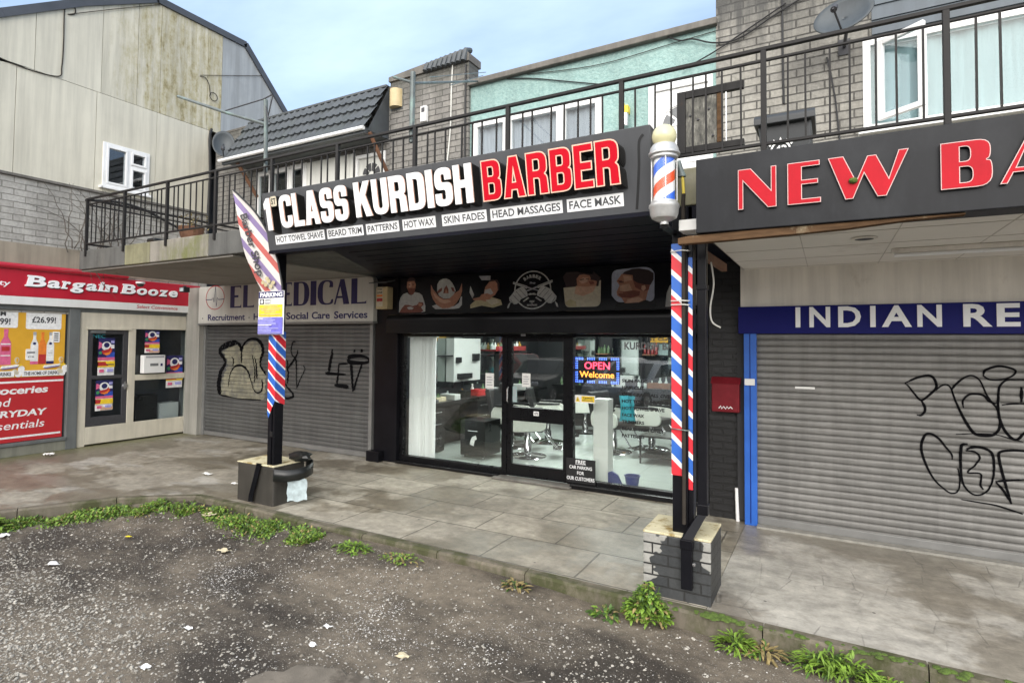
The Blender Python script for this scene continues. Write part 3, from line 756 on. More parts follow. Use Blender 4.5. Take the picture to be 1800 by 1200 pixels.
KERB = [(14.0, 4.10), (6.0, 4.14), (1.5, 4.16), (-1.0, 4.20), (-3.5, 4.22), (-5.0, 4.20), (-6.1, 4.24), (-6.85, 4.18), (-7.35, 3.75), (-7.75, 3.05), (-8.2, 2.2), (-9.1, 0.6), (-10.2, -1.6), (-11.35, -4.0)]
KS = smooth(KERB, 8)
def sst(v, a, b):
    q = max(0.0, min(1.0, (v - a) / (b - a))); return q * q * (3 - 2 * q)
def gz(x, y):
    return -0.13 + 0.075 * sst(y, 3.1, 4.1) * sst(-x, 1.2, 2.4) + 0.010 * math.sin(x * 2.1 + y) + 0.008 * math.sin(y * 3.7 - x * 1.3) + 0.005 * math.sin(x * 7.3 + y * 5.1)
g = MB()
XS = [-200, -60, -25, -14] + [-13 + 0.16 * i for i in range(144)] + [14, 25, 60, 200]
YS = [-200, -60, -25, -12] + [-6 + 0.16 * i for i in range(67)] + [20, 60, 200]
V = []
for y in YS:
    for x in XS:
        near = -13 <= x <= 11 and -6 <= y <= 5
        V.append((x, y, gz(x, y) if near else -0.14))
nx = len(XS)
F = [(j * nx + i, j * nx + i + 1, (j + 1) * nx + i + 1, (j + 1) * nx + i) for j in range(len(YS) - 1) for i in range(nx - 1)]
g.add(V, F, 'car_park_dirt')
g.build('car_park_ground', smooth=True, kind='structure')
# pavements (slabs up to X=-0.78, crazy hexagonal setts beyond)
def pave(name, pts, mat):
    k = MB(); k.prism(frame((0, 0, 0), XP, YP), pts, -0.30, 0.0, mat); return k.build(name, kind='structure')
inner = [(p[0], p[1] + 0.07) if p[0] > -6.5 else (p[0] - 0.07, p[1] + 0.03) for p in KS]
left = [p for p in inner if p[0] < -0.78 + 1e-6]
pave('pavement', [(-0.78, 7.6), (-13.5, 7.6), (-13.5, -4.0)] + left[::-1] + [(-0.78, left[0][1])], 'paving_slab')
right = [p for p in inner if p[0] > -0.776]
pave('pavement', [(-0.776, right[-1][1])] + right[::-1] + [(14.0, 7.6), (-0.776, 7.6)], 'paving_hex')
# kerb stones along the edge, each a little out of line
k = MB()
acc, start = 0.0, 0
lens = [(Vector(a) - Vector(b)).length for a, b in zip(KS, KS[1:])]
total = sum(lens)
def kpt(s):
    for (a, b, l) in zip(KS, KS[1:], lens):
        if s <= l: return Vector(a) + (Vector(b) - Vector(a)) * (s / l), (Vector(b) - Vector(a)).normalized()
        s -= l
    return Vector(KS[-1]), (Vector(KS[-1]) - Vector(KS[-2])).normalized()
s = 0.0
while s < total - 0.3:
    L = 0.9
    (p0, d0), (p1, d1) = kpt(s + 0.004), kpt(min(s + L - 0.004, total))
    n0 = Vector((d0.y, -d0.x)); n1_ = Vector((d1.y, -d1.x))      # towards the pavement
    dz = rng.uniform(-0.006, 0.004); o0 = rng.uniform(-0.006, 0.006)
    q = [p0 + n0 * o0, p1 + n1_ * o0, p1 + n1_ * 0.095, p0 + n0 * 0.095]
    z1 = 0.004 + dz * 0.4
    bv = 0.018
    top = [q[0] + n0 * bv, q[1] + n1_ * bv, q[2], q[3]]
    V = [(p.x, p.y, -0.3) for p in q] + [(p.x, p.y, z1 - bv) for p in q] + [(p.x, p.y, z1) for p in top]
    F = [(3, 2, 1, 0)] + [(i, (i + 1) % 4, (i + 1) % 4 + 4, i + 4) for i in range(4)] + [(i + 4, (i + 1) % 4 + 4, (i + 1) % 4 + 8, i + 8) for i in range(4)] + [(8, 9, 10, 11)]
    k.add(V, F, 'kerb_stone')
    s += L
k.build('kerb', kind='structure')
# ================================================================== LEFT: corner shop building (front faces +X)
LX = -11.4
cs = thing('corner_building', 'tall cream panelled gable building with red shop front at its foot', 'building', (LX - 4, 4, 0))
fl = FX(LX)
wz = (5.26, 6.06, 4.63, 5.43)
m_ = MB()
m_.wall(fl, -6.0, 7.3, 2.30, 4.52, 0.3, 'block_brick', [])
m_.wall(fl, 7.03, 7.5, 0.0, 2.30, 0.3, 'pier_concrete', [])
m_.build('brick_wall', cs)
m_ = MB(); m_.fbox(fl, 3.0, 6.95, 3.02, 3.42, -0.05, 0.012, 'rendered_band'); m_.build('render_band', cs)
# cladding panels (each a board of its own with open joints)
g_ = 0.0035
def gable_top(y):
    P = [(-6, 0.5), (3.76, 7.05), (4.85, 7.80), (6.1, 8.53), (8.05, 8.53), (9.23, 7.30), (12.0, 4.2)]
    for (a, b), (c, d) in zip(P, P[1:]):
        if a <= y <= c: return b + (d - b) * (y - a) / (c - a)
    return 0
def panel(y0, y1, z0, z1, mat, hole=None):
    k = MB()
    if z1 is None:
        ys = sorted({y0, y1, *[q for q in (4.85, 6.1, 8.05, 9.23) if y0 < q < y1]})
        pts = [(y0 + g_, z0 + g_), (y1 - g_, z0 + g_)] + [(min(max(y, y0 + g_), y1 - g_), gable_top(y) - 0.03) for y in reversed(ys)]
        k.prism(fl, pts, 0.0, 0.03, mat)
        return k.build('cladding_panel', cs)
    if hole:
        k.wall(frame((LX + 0.03, 0, 0), YP, ZP), y0 + g_, y1 - g_, z0 + g_, z1 - g_, 0.03, mat, [hole])
    else:
        k.fbox(fl, y0 + g_, y1 - g_, z0 + g_, z1 - g_, 0.0, 0.03, mat)
    return k.build('cladding_panel', cs, bevel=0.003)
zc = 6.29
for y0, y1 in ((1.0, 2.6), (2.6, 3.99)):
    panel(y0, y1, 4.52, zc, 'cladding')
panel(3.99, 5.14, 4.52, zc, 'cladding')
panel(5.14, 6.18, 4.52, zc, 'cladding', wz)
panel(6.18, 7.30, 4.52, zc, 'cladding')
panel(2.4, 4.22, zc, None, 'cladding'); panel(4.22, 5.20, zc, None, 'cladding'); panel(5.20, 5.80, zc, None, 'cladding_mossy')
panel(5.80, 6.22, zc, None, 'cladding_mossy'); panel(6.22, 7.18, zc, None, 'cladding_mossy'); panel(7.18, 7.50, zc, None, 'cladding_mossy')
panel(7.50, 8.72, 5.6, None, 'cladding_grey'); panel(8.72, 9.60, 5.6, None, 'cladding_grey'); panel(9.60, 10.6, 5.3, None, 'cladding_grey')
# dark carcass behind the panels, open at the window
k = MB()
k.wall(frame((LX - 0.004, 0, 0), YP, ZP), 1.0, 7.30, 4.50, zc, 0.26, 'concrete_flashing', [wz])
k.prism(frame((LX - 0.004, 0, 0), YP, ZP), [(0.0, zc), (10.6, zc), (10.6, 5.7), (9.23, 7.25), (8.05, 8.48), (6.1, 8.48), (4.85, 7.75), (3.76, 7.0), (2.7, zc + 0.003)], -0.26, 0.0, 'concrete_flashing')
k.build('wall_core', cs)
# body behind
k = MB()
k.prism(frame((LX - 0.6, 0, 0), YP, ZP), [(-6, 0), (10.6, 0), (10.6, 5.6), (9.2, 7.2), (8.0, 8.42), (6.1, 8.42), (4.85, 7.7), (3.76, 6.95), (-6, 1.0)], -9.0, 0.0, 'verge_metal')
k.build('body', cs)
# roof verge trim
k = MB()
V = [(-2.0, 3.18), (3.76, 7.05), (4.85, 7.80), (6.1, 8.53), (8.05, 8.53), (9.23, 7.30), (11.0, 5.45)]
for (a, b), (c, d) in zip(V, V[1:]):
    q = Vector((c - a, d - b)).normalized(); nrm = Vector((-q.y, q.x))
    P = [Vector((a, b)) - nrm * 0.10 - q * 0.002, Vector((c, d)) - nrm * 0.10 - q * 0.004, Vector((c, d)) + nrm * 0.03 - q * 0.004, Vector((a, b)) + nrm * 0.03]
    k.prism(fl, [tuple(p) for p in P], -0.5, 0.07, 'verge_metal')
k.build('verge_trim', cs)
# window
def casement(parent, fr, x0, x1, y0, y1, mull=(), trans=(), fw=0.055, depth=0.06, sash=True, gl='glass_window', curtain=None, back=0.10, sill=0.05, name='window'):
    """white framed window: frame with mullions / transoms, panes, curtain, sill, dark reveal box"""
    k = MB()
    bars = [(x0, x0 + fw, y0, y1), (x1 - fw, x1, y0, y1), (x0 + fw, x1 - fw, y1 - fw, y1), (x0 + fw, x1 - fw, y0, y0 + fw)]
    for a in bars: k.fbox(fr, *a, -depth, 0.0, 'upvc')
    for x in mull: k.fbox(fr, x - fw * 0.5, x + fw * 0.5, y0 + fw, y1 - fw, -depth, -0.001, 'upvc')
    w = k.build(name, parent, bevel=0.006)
    xs = [x0 + fw] + [q for x in mull for q in (x - fw * 0.5, x + fw * 0.5)] + [x1 - fw]
    for i in range(0, len(xs), 2):
        a, b = xs[i], xs[i + 1]
        tr = [tz for (ii, tz) in trans if ii == i // 2]
        ys = [y0 + fw] + [q for z in tr for q in (z - fw * 0.5, z + fw * 0.5)] + [y1 - fw]
        if tr:
            q = MB()
            for z in tr: q.fbox(fr, a, b, z - fw * 0.5, z + fw * 0.5, -depth + 0.004, -0.003, 'upvc')
            q.build('transom', w, bevel=0.004)
        for j in range(0, len(ys), 2):
            c, d = ys[j], ys[j + 1]
            if sash:
                q = MB(); s_ = 0.038
                for bb in ((a, a + s_, c, d), (b - s_, b, c, d), (a + s_, b - s_, d - s_, d), (a + s_, b - s_, c, c + s_)):
                    q.fbox(fr, *bb, -depth * 0.8, 0.012, 'upvc')
                q.build('sash', w, bevel=0.005)
                a2, b2, c2, d2 = a + s_, b - s_, c + s_, d - s_
            else: a2, b2, c2, d2 = a, b, c, d
            q = MB(); q.fbox(fr, a2, b2, c2, d2, -0.030, -0.024, gl); q.build('pane', w)
    q = MB()
    # closed dark recess behind the panes
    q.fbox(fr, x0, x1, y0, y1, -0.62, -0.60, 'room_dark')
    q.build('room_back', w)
    if curtain:
        q = MB(); n = 60; V = []
        o, u, vv, nn = fr
        for i in range(n + 1):
            x = x0 + fw * 0.5 + (x1 - x0 - fw) * i / n
            z = -back + 0.012 * math.sin(i * 1.7) + 0.008 * math.sin(i * 0.61 + 1)
            V += [o + u * x + vv * (y0 + fw * 0.5) + nn * z, o + u * x + vv * (y1 - fw * 0.5) + nn * z]
        q.add(V, [(2 * i, 2 * i + 2, 2 * i + 3, 2 * i + 1) for i in range(n)], curtain)
        q.build('net_curtain', w, smooth=True)
    if sill:
        q = MB(); q.fbox(fr, x0 - 0.05, x1 + 0.05, y0 - 0.045, y0 - 0.002, -0.05, sill, 'upvc'); q.build('sill', w, bevel=0.006)
    return w
casement(cs, frame((LX + 0.055, 0, 0), YP, ZP), *wz, mull=(5.70,), trans=((1, 5.10),), depth=0.10, gl='glass_side')
k = MB(); k.fbox(fl, 5.1, 6.3, 4.5, 5.5, -0.9, -0.5, 'room_dark'); k.build('room_back', cs)
# old render scar / capping line between brick and panels
k = MB(); k.fbox(fl, 1.0, 7.3, 4.485, 4.525, 0.0, 0.05, 'concrete_flashing'); k.build('capping', cs)

# shop front of the corner building
k = MB()
k.fbox(fl, 4.835, 4.995, 0.0, 2.40, -0.25, 0.06, 'grey_trim'); k.build('pilaster', cs, bevel=0.006)
k = MB(); k.fbox(fl, 6.935, 7.06, 0.0, 2.40, -0.25, 0.05, 'grey_trim'); k.build('pilaster', cs, bevel=0.006)
k = MB()
k.fbox(fl, 0.4, 4.835, 0.0, 0.16, -0.2, 0.05, 'sill_board'); k.fbox(fl, 0.4, 4.835, 0.165, 0.215, -0.2, 0.075, 'grey_trim'); k.build('stall_riser', cs, bevel=0.006)
k = MB(); k.fbox(fl, 0.4, 7.0, 2.345, 2.44, -0.2, 0.03, 'grey_trim'); k.build('lintel', cs)
k = MB()
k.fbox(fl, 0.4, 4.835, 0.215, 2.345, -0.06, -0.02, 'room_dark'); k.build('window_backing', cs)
# timber entrance screen: cream frame, black door, side window
es = MB()
EF = frame((LX + 0.03, 0, 0), YP, ZP)
def fr_bar(k, a, b, c, d, m='timber_cream', z0=-0.08, z1=0.0): k.fbox(EF, a, b, c, d, z0, z1, m)
fr_bar(es, 5.0, 6.93, 2.07, 2.345); fr_bar(es, 5.0, 5.13, 0.0, 2.07); fr_bar(es, 5.80, 5.925, 0.33, 2.07); fr_bar(es, 6.90, 6.93, 0.33, 2.07)
fr_bar(es, 5.13, 6.93, 0.03, 0.335); fr_bar(es, 5.925, 6.90, 1.11, 1.215)
fr_bar(es, 5.10, 5.84, 2.045, 2.085, z1=0.025)
scr = es.build('entrance_screen', cs, bevel=0.006)
k = MB()
k.fbox(EF, 5.135, 5.215, 0.34, 2.065, -0.06, -0.012, 'ink_dark'); k.fbox(EF, 5.715, 5.797, 0.34, 2.065, -0.06, -0.012, 'ink_dark')
k.fbox(EF, 5.215, 5.715, 1.97, 2.065, -0.06, -0.012, 'ink_dark'); k.fbox(EF, 5.215, 5.715, 0.34, 0.50, -0.06, -0.012, 'ink_dark'); k.fbox(EF, 5.215, 5.715, 1.17, 1.23, -0.06, -0.012, 'ink_dark')
dr = k.build('door', cs, bevel=0.004)
k = MB(); k.fbox(EF, 5.215, 5.715, 0.50, 1.17, -0.04, -0.034, 'glass_window'); k.fbox(EF, 5.215, 5.715, 1.23, 1.97, -0.04, -0.034, 'glass_window'); k.build('pane', dr)
k = MB(); k.lathe((LX + 0.018, 5.755, 1.02), [(0.035, 0.0), (0.05, 0.012), (0.042, 0.03), (0.0, 0.034)], 'steel_bright', 14, 'x'); k.fbox(EF, 5.74, 5.77, 0.96, 1.10, -0.012, 0.012, 'steel_bright'); k.build('handle', dr)
k = MB(); k.fbox(EF, 5.17, 5.40, 1.985, 2.03, -0.012, 0.02, 'grey_trim'); k.build('door_closer', dr, bevel=0.004)
k = MB(); k.fbox(EF, 5.925, 6.90, 0.335, 1.11, -0.045, -0.039, 'glass_window'); k.fbox(EF, 5.925, 6.90, 1.215, 2.07, -0.045, -0.039, 'glass_window'); k.build('window_pane', cs)
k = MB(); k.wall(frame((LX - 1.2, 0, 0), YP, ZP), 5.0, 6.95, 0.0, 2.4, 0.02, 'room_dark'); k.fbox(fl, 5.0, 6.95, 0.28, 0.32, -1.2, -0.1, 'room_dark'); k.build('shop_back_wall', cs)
# clutter seen low behind the side window
k = MB()
k.fbox(fl, 6.05, 6.45, 0.32, 0.80, -0.45, -0.16, 'unit_black'); k.fbox(fl, 6.5, 6.86, 0.32, 0.62, -0.4, -0.14, 'wall_offwhite')
tag(k.build('storage_crate'), 'dark and pale crates standing low behind the corner shop side window', 'crate')

# ================================================================== TERRACE (front faces -Y)
UY = 7.40                      # upper storey wall
FYu = FY(UY)
DECK = 3.24
# --- unit with the closed shutter (left)
ta = thing('terraced_building', 'grey brick terrace unit with dark tiled canopy over its upper windows', 'building', (-8.2, 9, 0))
k = MB()
holes = [(-10.02, -8.57, 4.05, 5.24), (-7.30, -6.62, 3.26, 5.16)]
k.wall(FYu, -11.36, -6.5, DECK, 6.22, 0.25, 'brick_grey', holes)
k.build('upper_wall', ta)
k = MB(); k.wall(FY(7.355), -6.5, -4.90, DECK, 6.32, 0.28, 'brick_grey', []); k.build('brick_pier', ta)
k = MB(); k.prism(FY(7.34), [(-6.52, 6.3), (-4.88, 6.3), (-4.88, 6.42), (-4.98, 6.50), (-5.08, 6.50), (-6.52, 6.385)], -0.34, 0.02, 'concrete_flashing'); k.build('pier_coping', ta, bevel=0.006)
# small ribbed tile capping at the right end of the pier
k = MB()
for i in range(9):
    x = -5.72 + i * 0.094
    k.tube([(x, 7.30, 6.30), (x + 0.02, 7.34, 6.42 + 0.008 * i), (x + 0.03, 7.45, 6.44 + 0.010 * i)], 0.045, 'tile_slate', 8)
k.build('ridge_tiles', ta, smooth=True)
k = MB(); k.box(-11.36, -4.95, 7.68, 12.5, 6.10, 6.20, 'concrete_flashing'); k.box(-11.36, -6.5, 7.39, 7.68, 6.22, 6.26, 'concrete_flashing'); k.build('flat_roof', ta)
k = MB(); k.box(-11.3, -6.35, 12.3, 12.5, 0, 6.1, 'brick_grey'); k.build('rear_wall', ta)
# canopy: mansard strip of interlocking tiles
cp = thing('tiled_canopy', 'dark interlocking tile canopy with white gutter above the left upper windows', 'canopy', (-8.4, 7.0, 5.3))
k = MB()
X0, X1, Yb, Zb, Yt, Zt = -10.30, -6.55, 6.86, 5.36, 7.39, 6.26
rows = 4; tw = 0.165
nxs = int((X1 - X0) / tw * 10)
for r in range(rows):
    V = []
    a0, a1 = r / rows, (r + 1) / rows + 0.03
    for i in range(nxs + 1):
        x = X0 + (X1 - X0) * i / nxs
        ph = (x / tw) % 1.0
        h = 0.030 * max(0.0, math.sin(math.pi * min(1, ph * 1.9))) if ph < 0.53 else 0.004 + 0.010 * (ph - 0.53)
        for (a, lift) in ((a0, 0.045), (a1, 0.004)):
            y = Yb + (Yt - Yb) * a; z = Zb + (Zt - Zb) * a
            V.append((x, y - (h + lift) * 0.86, z + (h + lift) * 0.5))
        V.append((x, Yb + (Yt - Yb) * a0, Zb + (Zt - Zb) * a0))
    F = []
    for i in range(nxs):
        F.append((3 * i, 3 * i + 3, 3 * i + 4, 3 * i + 1)); F.append((3 * i + 2, 3 * i + 5, 3 * i + 3, 3 * i))
    k.add(V, F, 'tile_slate')
k.build('tiles', cp, smooth=True, shade_angle=50)
k = MB()
sect = [(Yb + 0.01, Zb), (7.398, Zb - 0.03), (7.398, Zt), (Yt, Zt)]
for sx, ex in ((X0 + 0.01, X0 + 0.03), (X1 - 0.03, X1 - 0.01)):
    k.prism(frame((sx if False else ex, 0, 0), YP, ZP), [(Yb + 0.03, Zb - 0.02), (7.398, Zb - 0.02), (7.398, Zt - 0.03)], -0.02, 0.0, 'tile_slate')
k.box(X0 + 0.03, X1 - 0.03, Yb + 0.03, 7.398, Zb - 0.03, Zb - 0.01, 'grey_trim')
k.build('soffit', cp)
k = MB(); k.tube([(X0 - 0.03, Yb - 0.06, Zb - 0.005), (X1 - 0.02, Yb - 0.06, Zb - 0.005)], 0.035, 'upvc', 10); k.box(X0, X1 - 0.02, Yb - 0.025, Yb + 0.03, Zb - 0.075, Zb + 0.02, 'tile_slate'); k.build('gutter', cp, smooth=True)
for x in (X0 + 0.35, X1 + 0.0):
    k = MB(); k.tube([(x, Yb + 0.06, Zb - 0.05), (x, 7.38, Zb - 0.62)], 0.035, 'timber_brown', 6); k.build('bracket', cp)
k = MB(); k.box(X0 + 0.05, X1 - 0.04, Yt - 0.05, Yt + 0.10, Zt - 0.01, Zt + 0.035, 'tile_slate'); k.build('ridge', cp, bevel=0.01)
# upper windows and white boarded infill
casement(ta, FY(UY - 0.01), -10.02, -8.57, 4.05, 5.24, mull=(-9.55, -9.02), depth=0.08)
k = MB()
for i in range(10):
    a = -8.55 + i * 0.123
    k.fbox(FYu, a, a + 0.118, DECK, 5.22, 0.0, 0.022, 'white_panel')
k.build('boarding', ta, bevel=0.004)
k = MB(); k.fbox(FYu, -7.30, -6.62, 3.26, 5.16, -0.07, -0.02, 'white_panel'); k.fbox(FYu, -7.30, -7.25, 3.26, 5.16, -0.02, 0.03, 'upvc'); k.fbox(FYu, -6.67, -6.62, 3.26, 5.16, -0.02, 0.03, 'upvc'); k.fbox(FYu, -7.25, -6.67, 5.10, 5.16, -0.02, 0.03, 'upvc')
d_ = k.build('door', ta, bevel=0.005)
k = MB(); k.lift = 0.003
fd = FY(UY + 0.018)
cxd, czd = -6.96, 4.80
for a0 in range(4):
    pts = [(cxd + r * math.cos(math.pi * q / 180), czd + r * math.sin(math.pi * q / 180)) for r, rng_ in ((0.06, range(a0 * 45 + 4, a0 * 45 + 42, 6)), (0.20, range(a0 * 45 + 40, a0 * 45 + 3, -6))) for q in rng_]
    k.prism(fd, pts, 0, 0.006, 'ink_dark')
k.build('fanlight', d_)

# --- barber unit (middle)
tb = thing('terraced_building', 'turquoise rendered terrace unit above the barber shop', 'building', (-3.0, 9, 0))
k = MB()
bw = (-4.86, -2.70, 4.10, 5.34); bd = (-2.06, -1.24, 3.26, 5.30)
k.wall(FY(UY + 0.015), -4.90, -1.20, DECK, 5.93, 0.26, 'teal_render', [bw, bd]); k.build('upper_wall', tb)
k = MB(); k.box(-4.92, -1.18, 7.33, 7.75, 5.90, 5.99, 'concrete_flashing'); k.build('roof_edge', tb, bevel=0.012)
k = MB(); k.box(-4.9, -1.2, 7.74, 12.5, 5.82, 5.93, 'concrete_flashing'); k.build('flat_roof', tb)
w = casement(tb, FY(UY - 0.005), *bw, mull=(-4.22, -3.33), depth=0.09, curtain='net_curtain_lilac', fw=0.07)
k = MB()
fd = FY(UY - 0.01)
for a in ((bd[0], bd[0] + 0.085, bd[2], bd[3]), (bd[1] - 0.06, bd[1], bd[2], bd[3]), (bd[0] + 0.085, bd[1] - 0.06, bd[3] - 0.085, bd[3])):
    k.fbox(fd, *a, -0.09, 0.0, 'upvc')
fr_ = k.build('door_frame', tb, bevel=0.006)
k = MB(); k.fbox(fd, bd[0] + 0.09, bd[1] - 0.065, 3.27, bd[3] - 0.09, -0.075, -0.03, 'upvc')
fd2 = FY(UY - 0.01 + 0.03)
for a in ((-1.90, -1.68, 3.5, 4.25), (-1.60, -1.38, 3.5, 4.25), (-1.90, -1.68, 4.33, 4.62), (-1.60, -1.38, 4.33, 4.62)):
    k.shape(fd2, [rp([(a[0], a[2], .03), (a[1], a[2], .03), (a[1], a[3], .03), (a[0], a[3], .03)]), rp([(a[0] + .03, a[2] + .03), (a[1] - .03, a[2] + .03), (a[1] - .03, a[3] - .03), (a[0] + .03, a[3] - .03)])], 0.0, 0.012, 'upvc')
dd = k.build('door', tb, bevel=0.003)
k = MB(); cxd, czd = -1.64, 4.72
k.shape(fd2, [[(cxd + 0.30 * math.cos(math.pi * q / 20), czd + 0.30 * math.sin(math.pi * q / 20)) for q in range(21)], [(cxd + 0.265 * math.cos(math.pi * q / 20), czd + 0.02 + 0.25 * math.sin(math.pi * q / 20)) for q in range(21)]], 0.0, 0.014, 'upvc')
for a0 in range(4):
    pts = [(cxd + r * math.cos(math.pi * q / 180), czd + 0.02 + r * math.sin(math.pi * q / 180)) for r, rr_ in ((0.09, range(a0 * 45 + 5, a0 * 45 + 41, 6)), (0.235, range(a0 * 45 + 41, a0 * 45 + 4, -6))) for q in rr_]
    k.prism(fd2, pts, 0, 0.004, 'ink_grey')
k.build('fanlight', dd)
# --- restaurant unit (right)
tr = thing('terraced_building', 'pale grey brick terrace unit with dark boarding above its wide window', 'building', (1.5, 9, 0))
rw = (0.37, 3.4, 4.27, 5.31)
k = MB(); k.wall(FYu, -1.20, 6.0, DECK, 6.6, 0.26, 'brick_pale', [rw]); k.build('upper_wall', tr)
k = MB(); k.box(-1.2, 6.0, 7.66, 12.5, 6.3, 6.4, 'concrete_flashing'); k.build('flat_roof', tr)
k = MB()
for i in range(7):
    z0 = 5.345 + i * 0.165
    k.prism(frame((0.46, 0, 0), YP, ZP), [(7.37, z0), (7.398, z0), (7.398, z0 + 0.175), (7.388, z0 + 0.175)], 0.0, 5.0, 'board_slate')
k.build('weatherboarding', tr)
casement(tr, FY(UY - 0.012), *rw, mull=(0.92,), depth=0.09, fw=0.075, curtain='curtain_teal', sash=False, sill=0.09)
# opened casement leaf, hung on its left stile, bottom-left pane of the window
fo = frame((0.50, UY - 0.05, 0), Vector((0.80, -0.60, 0)), ZP)
k = MB()
for a in ((0, 0.06, 4.36, 5.25), (0.42, 0.48, 4.36, 5.25), (0.06, 0.42, 5.19, 5.25), (0.06, 0.42, 4.36, 4.42)): k.fbox(fo, *a, -0.05, 0.0, 'upvc')
sl = k.build('open_casement', tr, bevel=0.006)
k = MB(); k.fbox(fo, 0.06, 0.42, 4.42, 5.19, -0.03, -0.024, 'glass_window'); k.build('pane', sl)
k = MB(); k.box(6.0, 6.3, 7.2, 12.5, 0, 6.6, 'brick_pale'); k.build('end_wall', tr)

# ------------------------------------------------------------------ walkway slab, soffits
sl = thing('walkway_slab', 'mossy concrete access deck running along above the shop fronts', 'balcony', (-3, 5.9, 2.95))
def slab_piece(x0, x1, mat, z0=2.95, y0=4.42):
    k = MB(); k.box(x0, x1, y0, 7.40, z0, DECK, mat); return k
slab_piece(-10.15, -8.86, 'slab_dark').build('deck_bay', sl, bevel=0.012)
slab_piece(-8.855, -8.22, 'slab_green').build('deck_bay', sl, bevel=0.012)
slab_piece(-8.215, -6.9, 'slab_concrete').build('deck_bay', sl, bevel=0.012)
slab_piece(-6.895, -5.2, 'slab_dark').build('deck_bay', sl, bevel=0.012)
slab_piece(-5.195, -1.15, 'slab_dark').build('deck_bay', sl, bevel=0.012)
slab_piece(-1.145, -0.6, 'slab_green').build('deck_bay', sl, bevel=0.012)
slab_piece(-0.595, 6.0, 'slab_concrete').build('deck_bay', sl, bevel=0.012)
k = MB(); k.box(-10.14, -6.45, 4.46, 7.02, 2.925, 2.948, 'soffit_concrete'); k.build('soffit', sl)
k = MB(); k.prism(frame((0, 0, 0), XP, YP), [(-4.75, 4.44), (-1.0, 4.44), (-1.0, 7.0), (-6.25, 7.0)], 2.89, 2.922, 'black_soffit')  # black sheet under the deck, left edge cut on a diagonal
for i in range(8):
    y = 4.70 + i * 0.29
    k.box(-4.6 - (y - 4.44) * 0.5, -1.02, y, y + 0.006, 2.885, 2.889, 'black_soffit')
k.build('black_panel', sl)
k = MB(); k.box(-1.15, -0.78, 4.43, 7.0, 2.80, 2.945, 'black_soffit'); k.build('beam', sl)

# ground-floor cross walls and facade behind signs
gw = thing('party_wall', 'black painted brick pier between the barber shop and the blue framed shutter', 'wall', (-0.97, 6.9, 0))
k = MB(); k.box(-1.16, -0.79, 6.62, 7.3, 0.0, 2.80, 'brick_black'); k.build('brickwork', gw)
gw2 = thing('party_wall', 'black painted pier between the grey shutter and the barber window', 'wall', (-6.15, 7, 0))
k = MB(); k.box(-6.36, -5.90, 6.93, 7.3, 0.0, 2.89, 'black_paint'); k.build('brickwork', gw2, bevel=0.006)
k = MB(); k.box(-6.40, -6.14, 6.80, 6.93, 0.0, 0.16, 'black_paint'); k.build('plinth', gw2, bevel=0.01)
gw3 = thing('concrete_pier', 'grey concrete pier in the corner beside the cream shop entrance', 'wall', (-11.1, 7, 0))
k = MB(); k.box(-11.36, -10.92, 6.86, 7.3, 0.0, 2.92, 'pier_concrete'); k.build('shaft', gw3, bevel=0.008)

# ------------------------------------------------------------------ balcony railing
rl = thing('balcony_railing', 'long black steel railing with thin upright bars along the upper deck', 'railing', (-4, 4.5, 3.24))
RY = 4.42; PX = [-0.39 + 1.062 * i for i in range(-9, 5)]; xL, xR = PX[0], PX[-1]
for nm, z, r in (('top_rail', 4.03, 0.017), ('upper_rail', 3.945, 0.011), ('bottom_rail', 3.335, 0.014)):
    k = MB(); k.box(xL - 0.02, xR + 0.02, RY - r, RY + r, z - r * 0.8, z + r * 0.8, 'rail_paint'); k.build(nm, rl, bevel=0.004)
post0 = None
for x in PX:
    k = MB(); k.box(-0.019, 0.019, -0.019, 0.019, 3.15, 4.018, 'rail_paint')
    if post0 is None:
        post0 = k.build('post', None, bevel=0.004); o = post0
    else:
        o = post0.copy(); COL.objects.link(o)
    o.location = (x, RY, 0); o.parent = rl; o.matrix_parent_inverse = Matrix.Translation(-rl.location)
bal0 = None
for i in range(len(PX) - 1):
    for j in range(1, 8):
        x = PX[i] + 1.062 * j / 8
        if x > 2.6: continue
        if bal0 is None:
            k = MB(); k.box(-0.0065, 0.0065, -0.0065, 0.0065, 3.345, 3.94, 'rail_paint'); bal0 = k.build('baluster'); o = bal0
        else:
            o = bal0.copy(); COL.objects.link(o)
        o.location = (x + rng.uniform(-.006, .006), RY, 0); o.rotation_euler = (0, rng.uniform(-.008, .008), 0)
        o.parent = rl; o.matrix_parent_inverse = Matrix.Translation(-rl.location)
for x in (xL,):
    k = MB()
    for z, r in ((4.03, 0.02), (3.945, 0.013), (3.335, 0.016)): k.box(x - r, x + r, RY, 7.38, z - r * 0.8, z + r * 0.8, 'rail_paint')
    k.build('return_rail', rl)
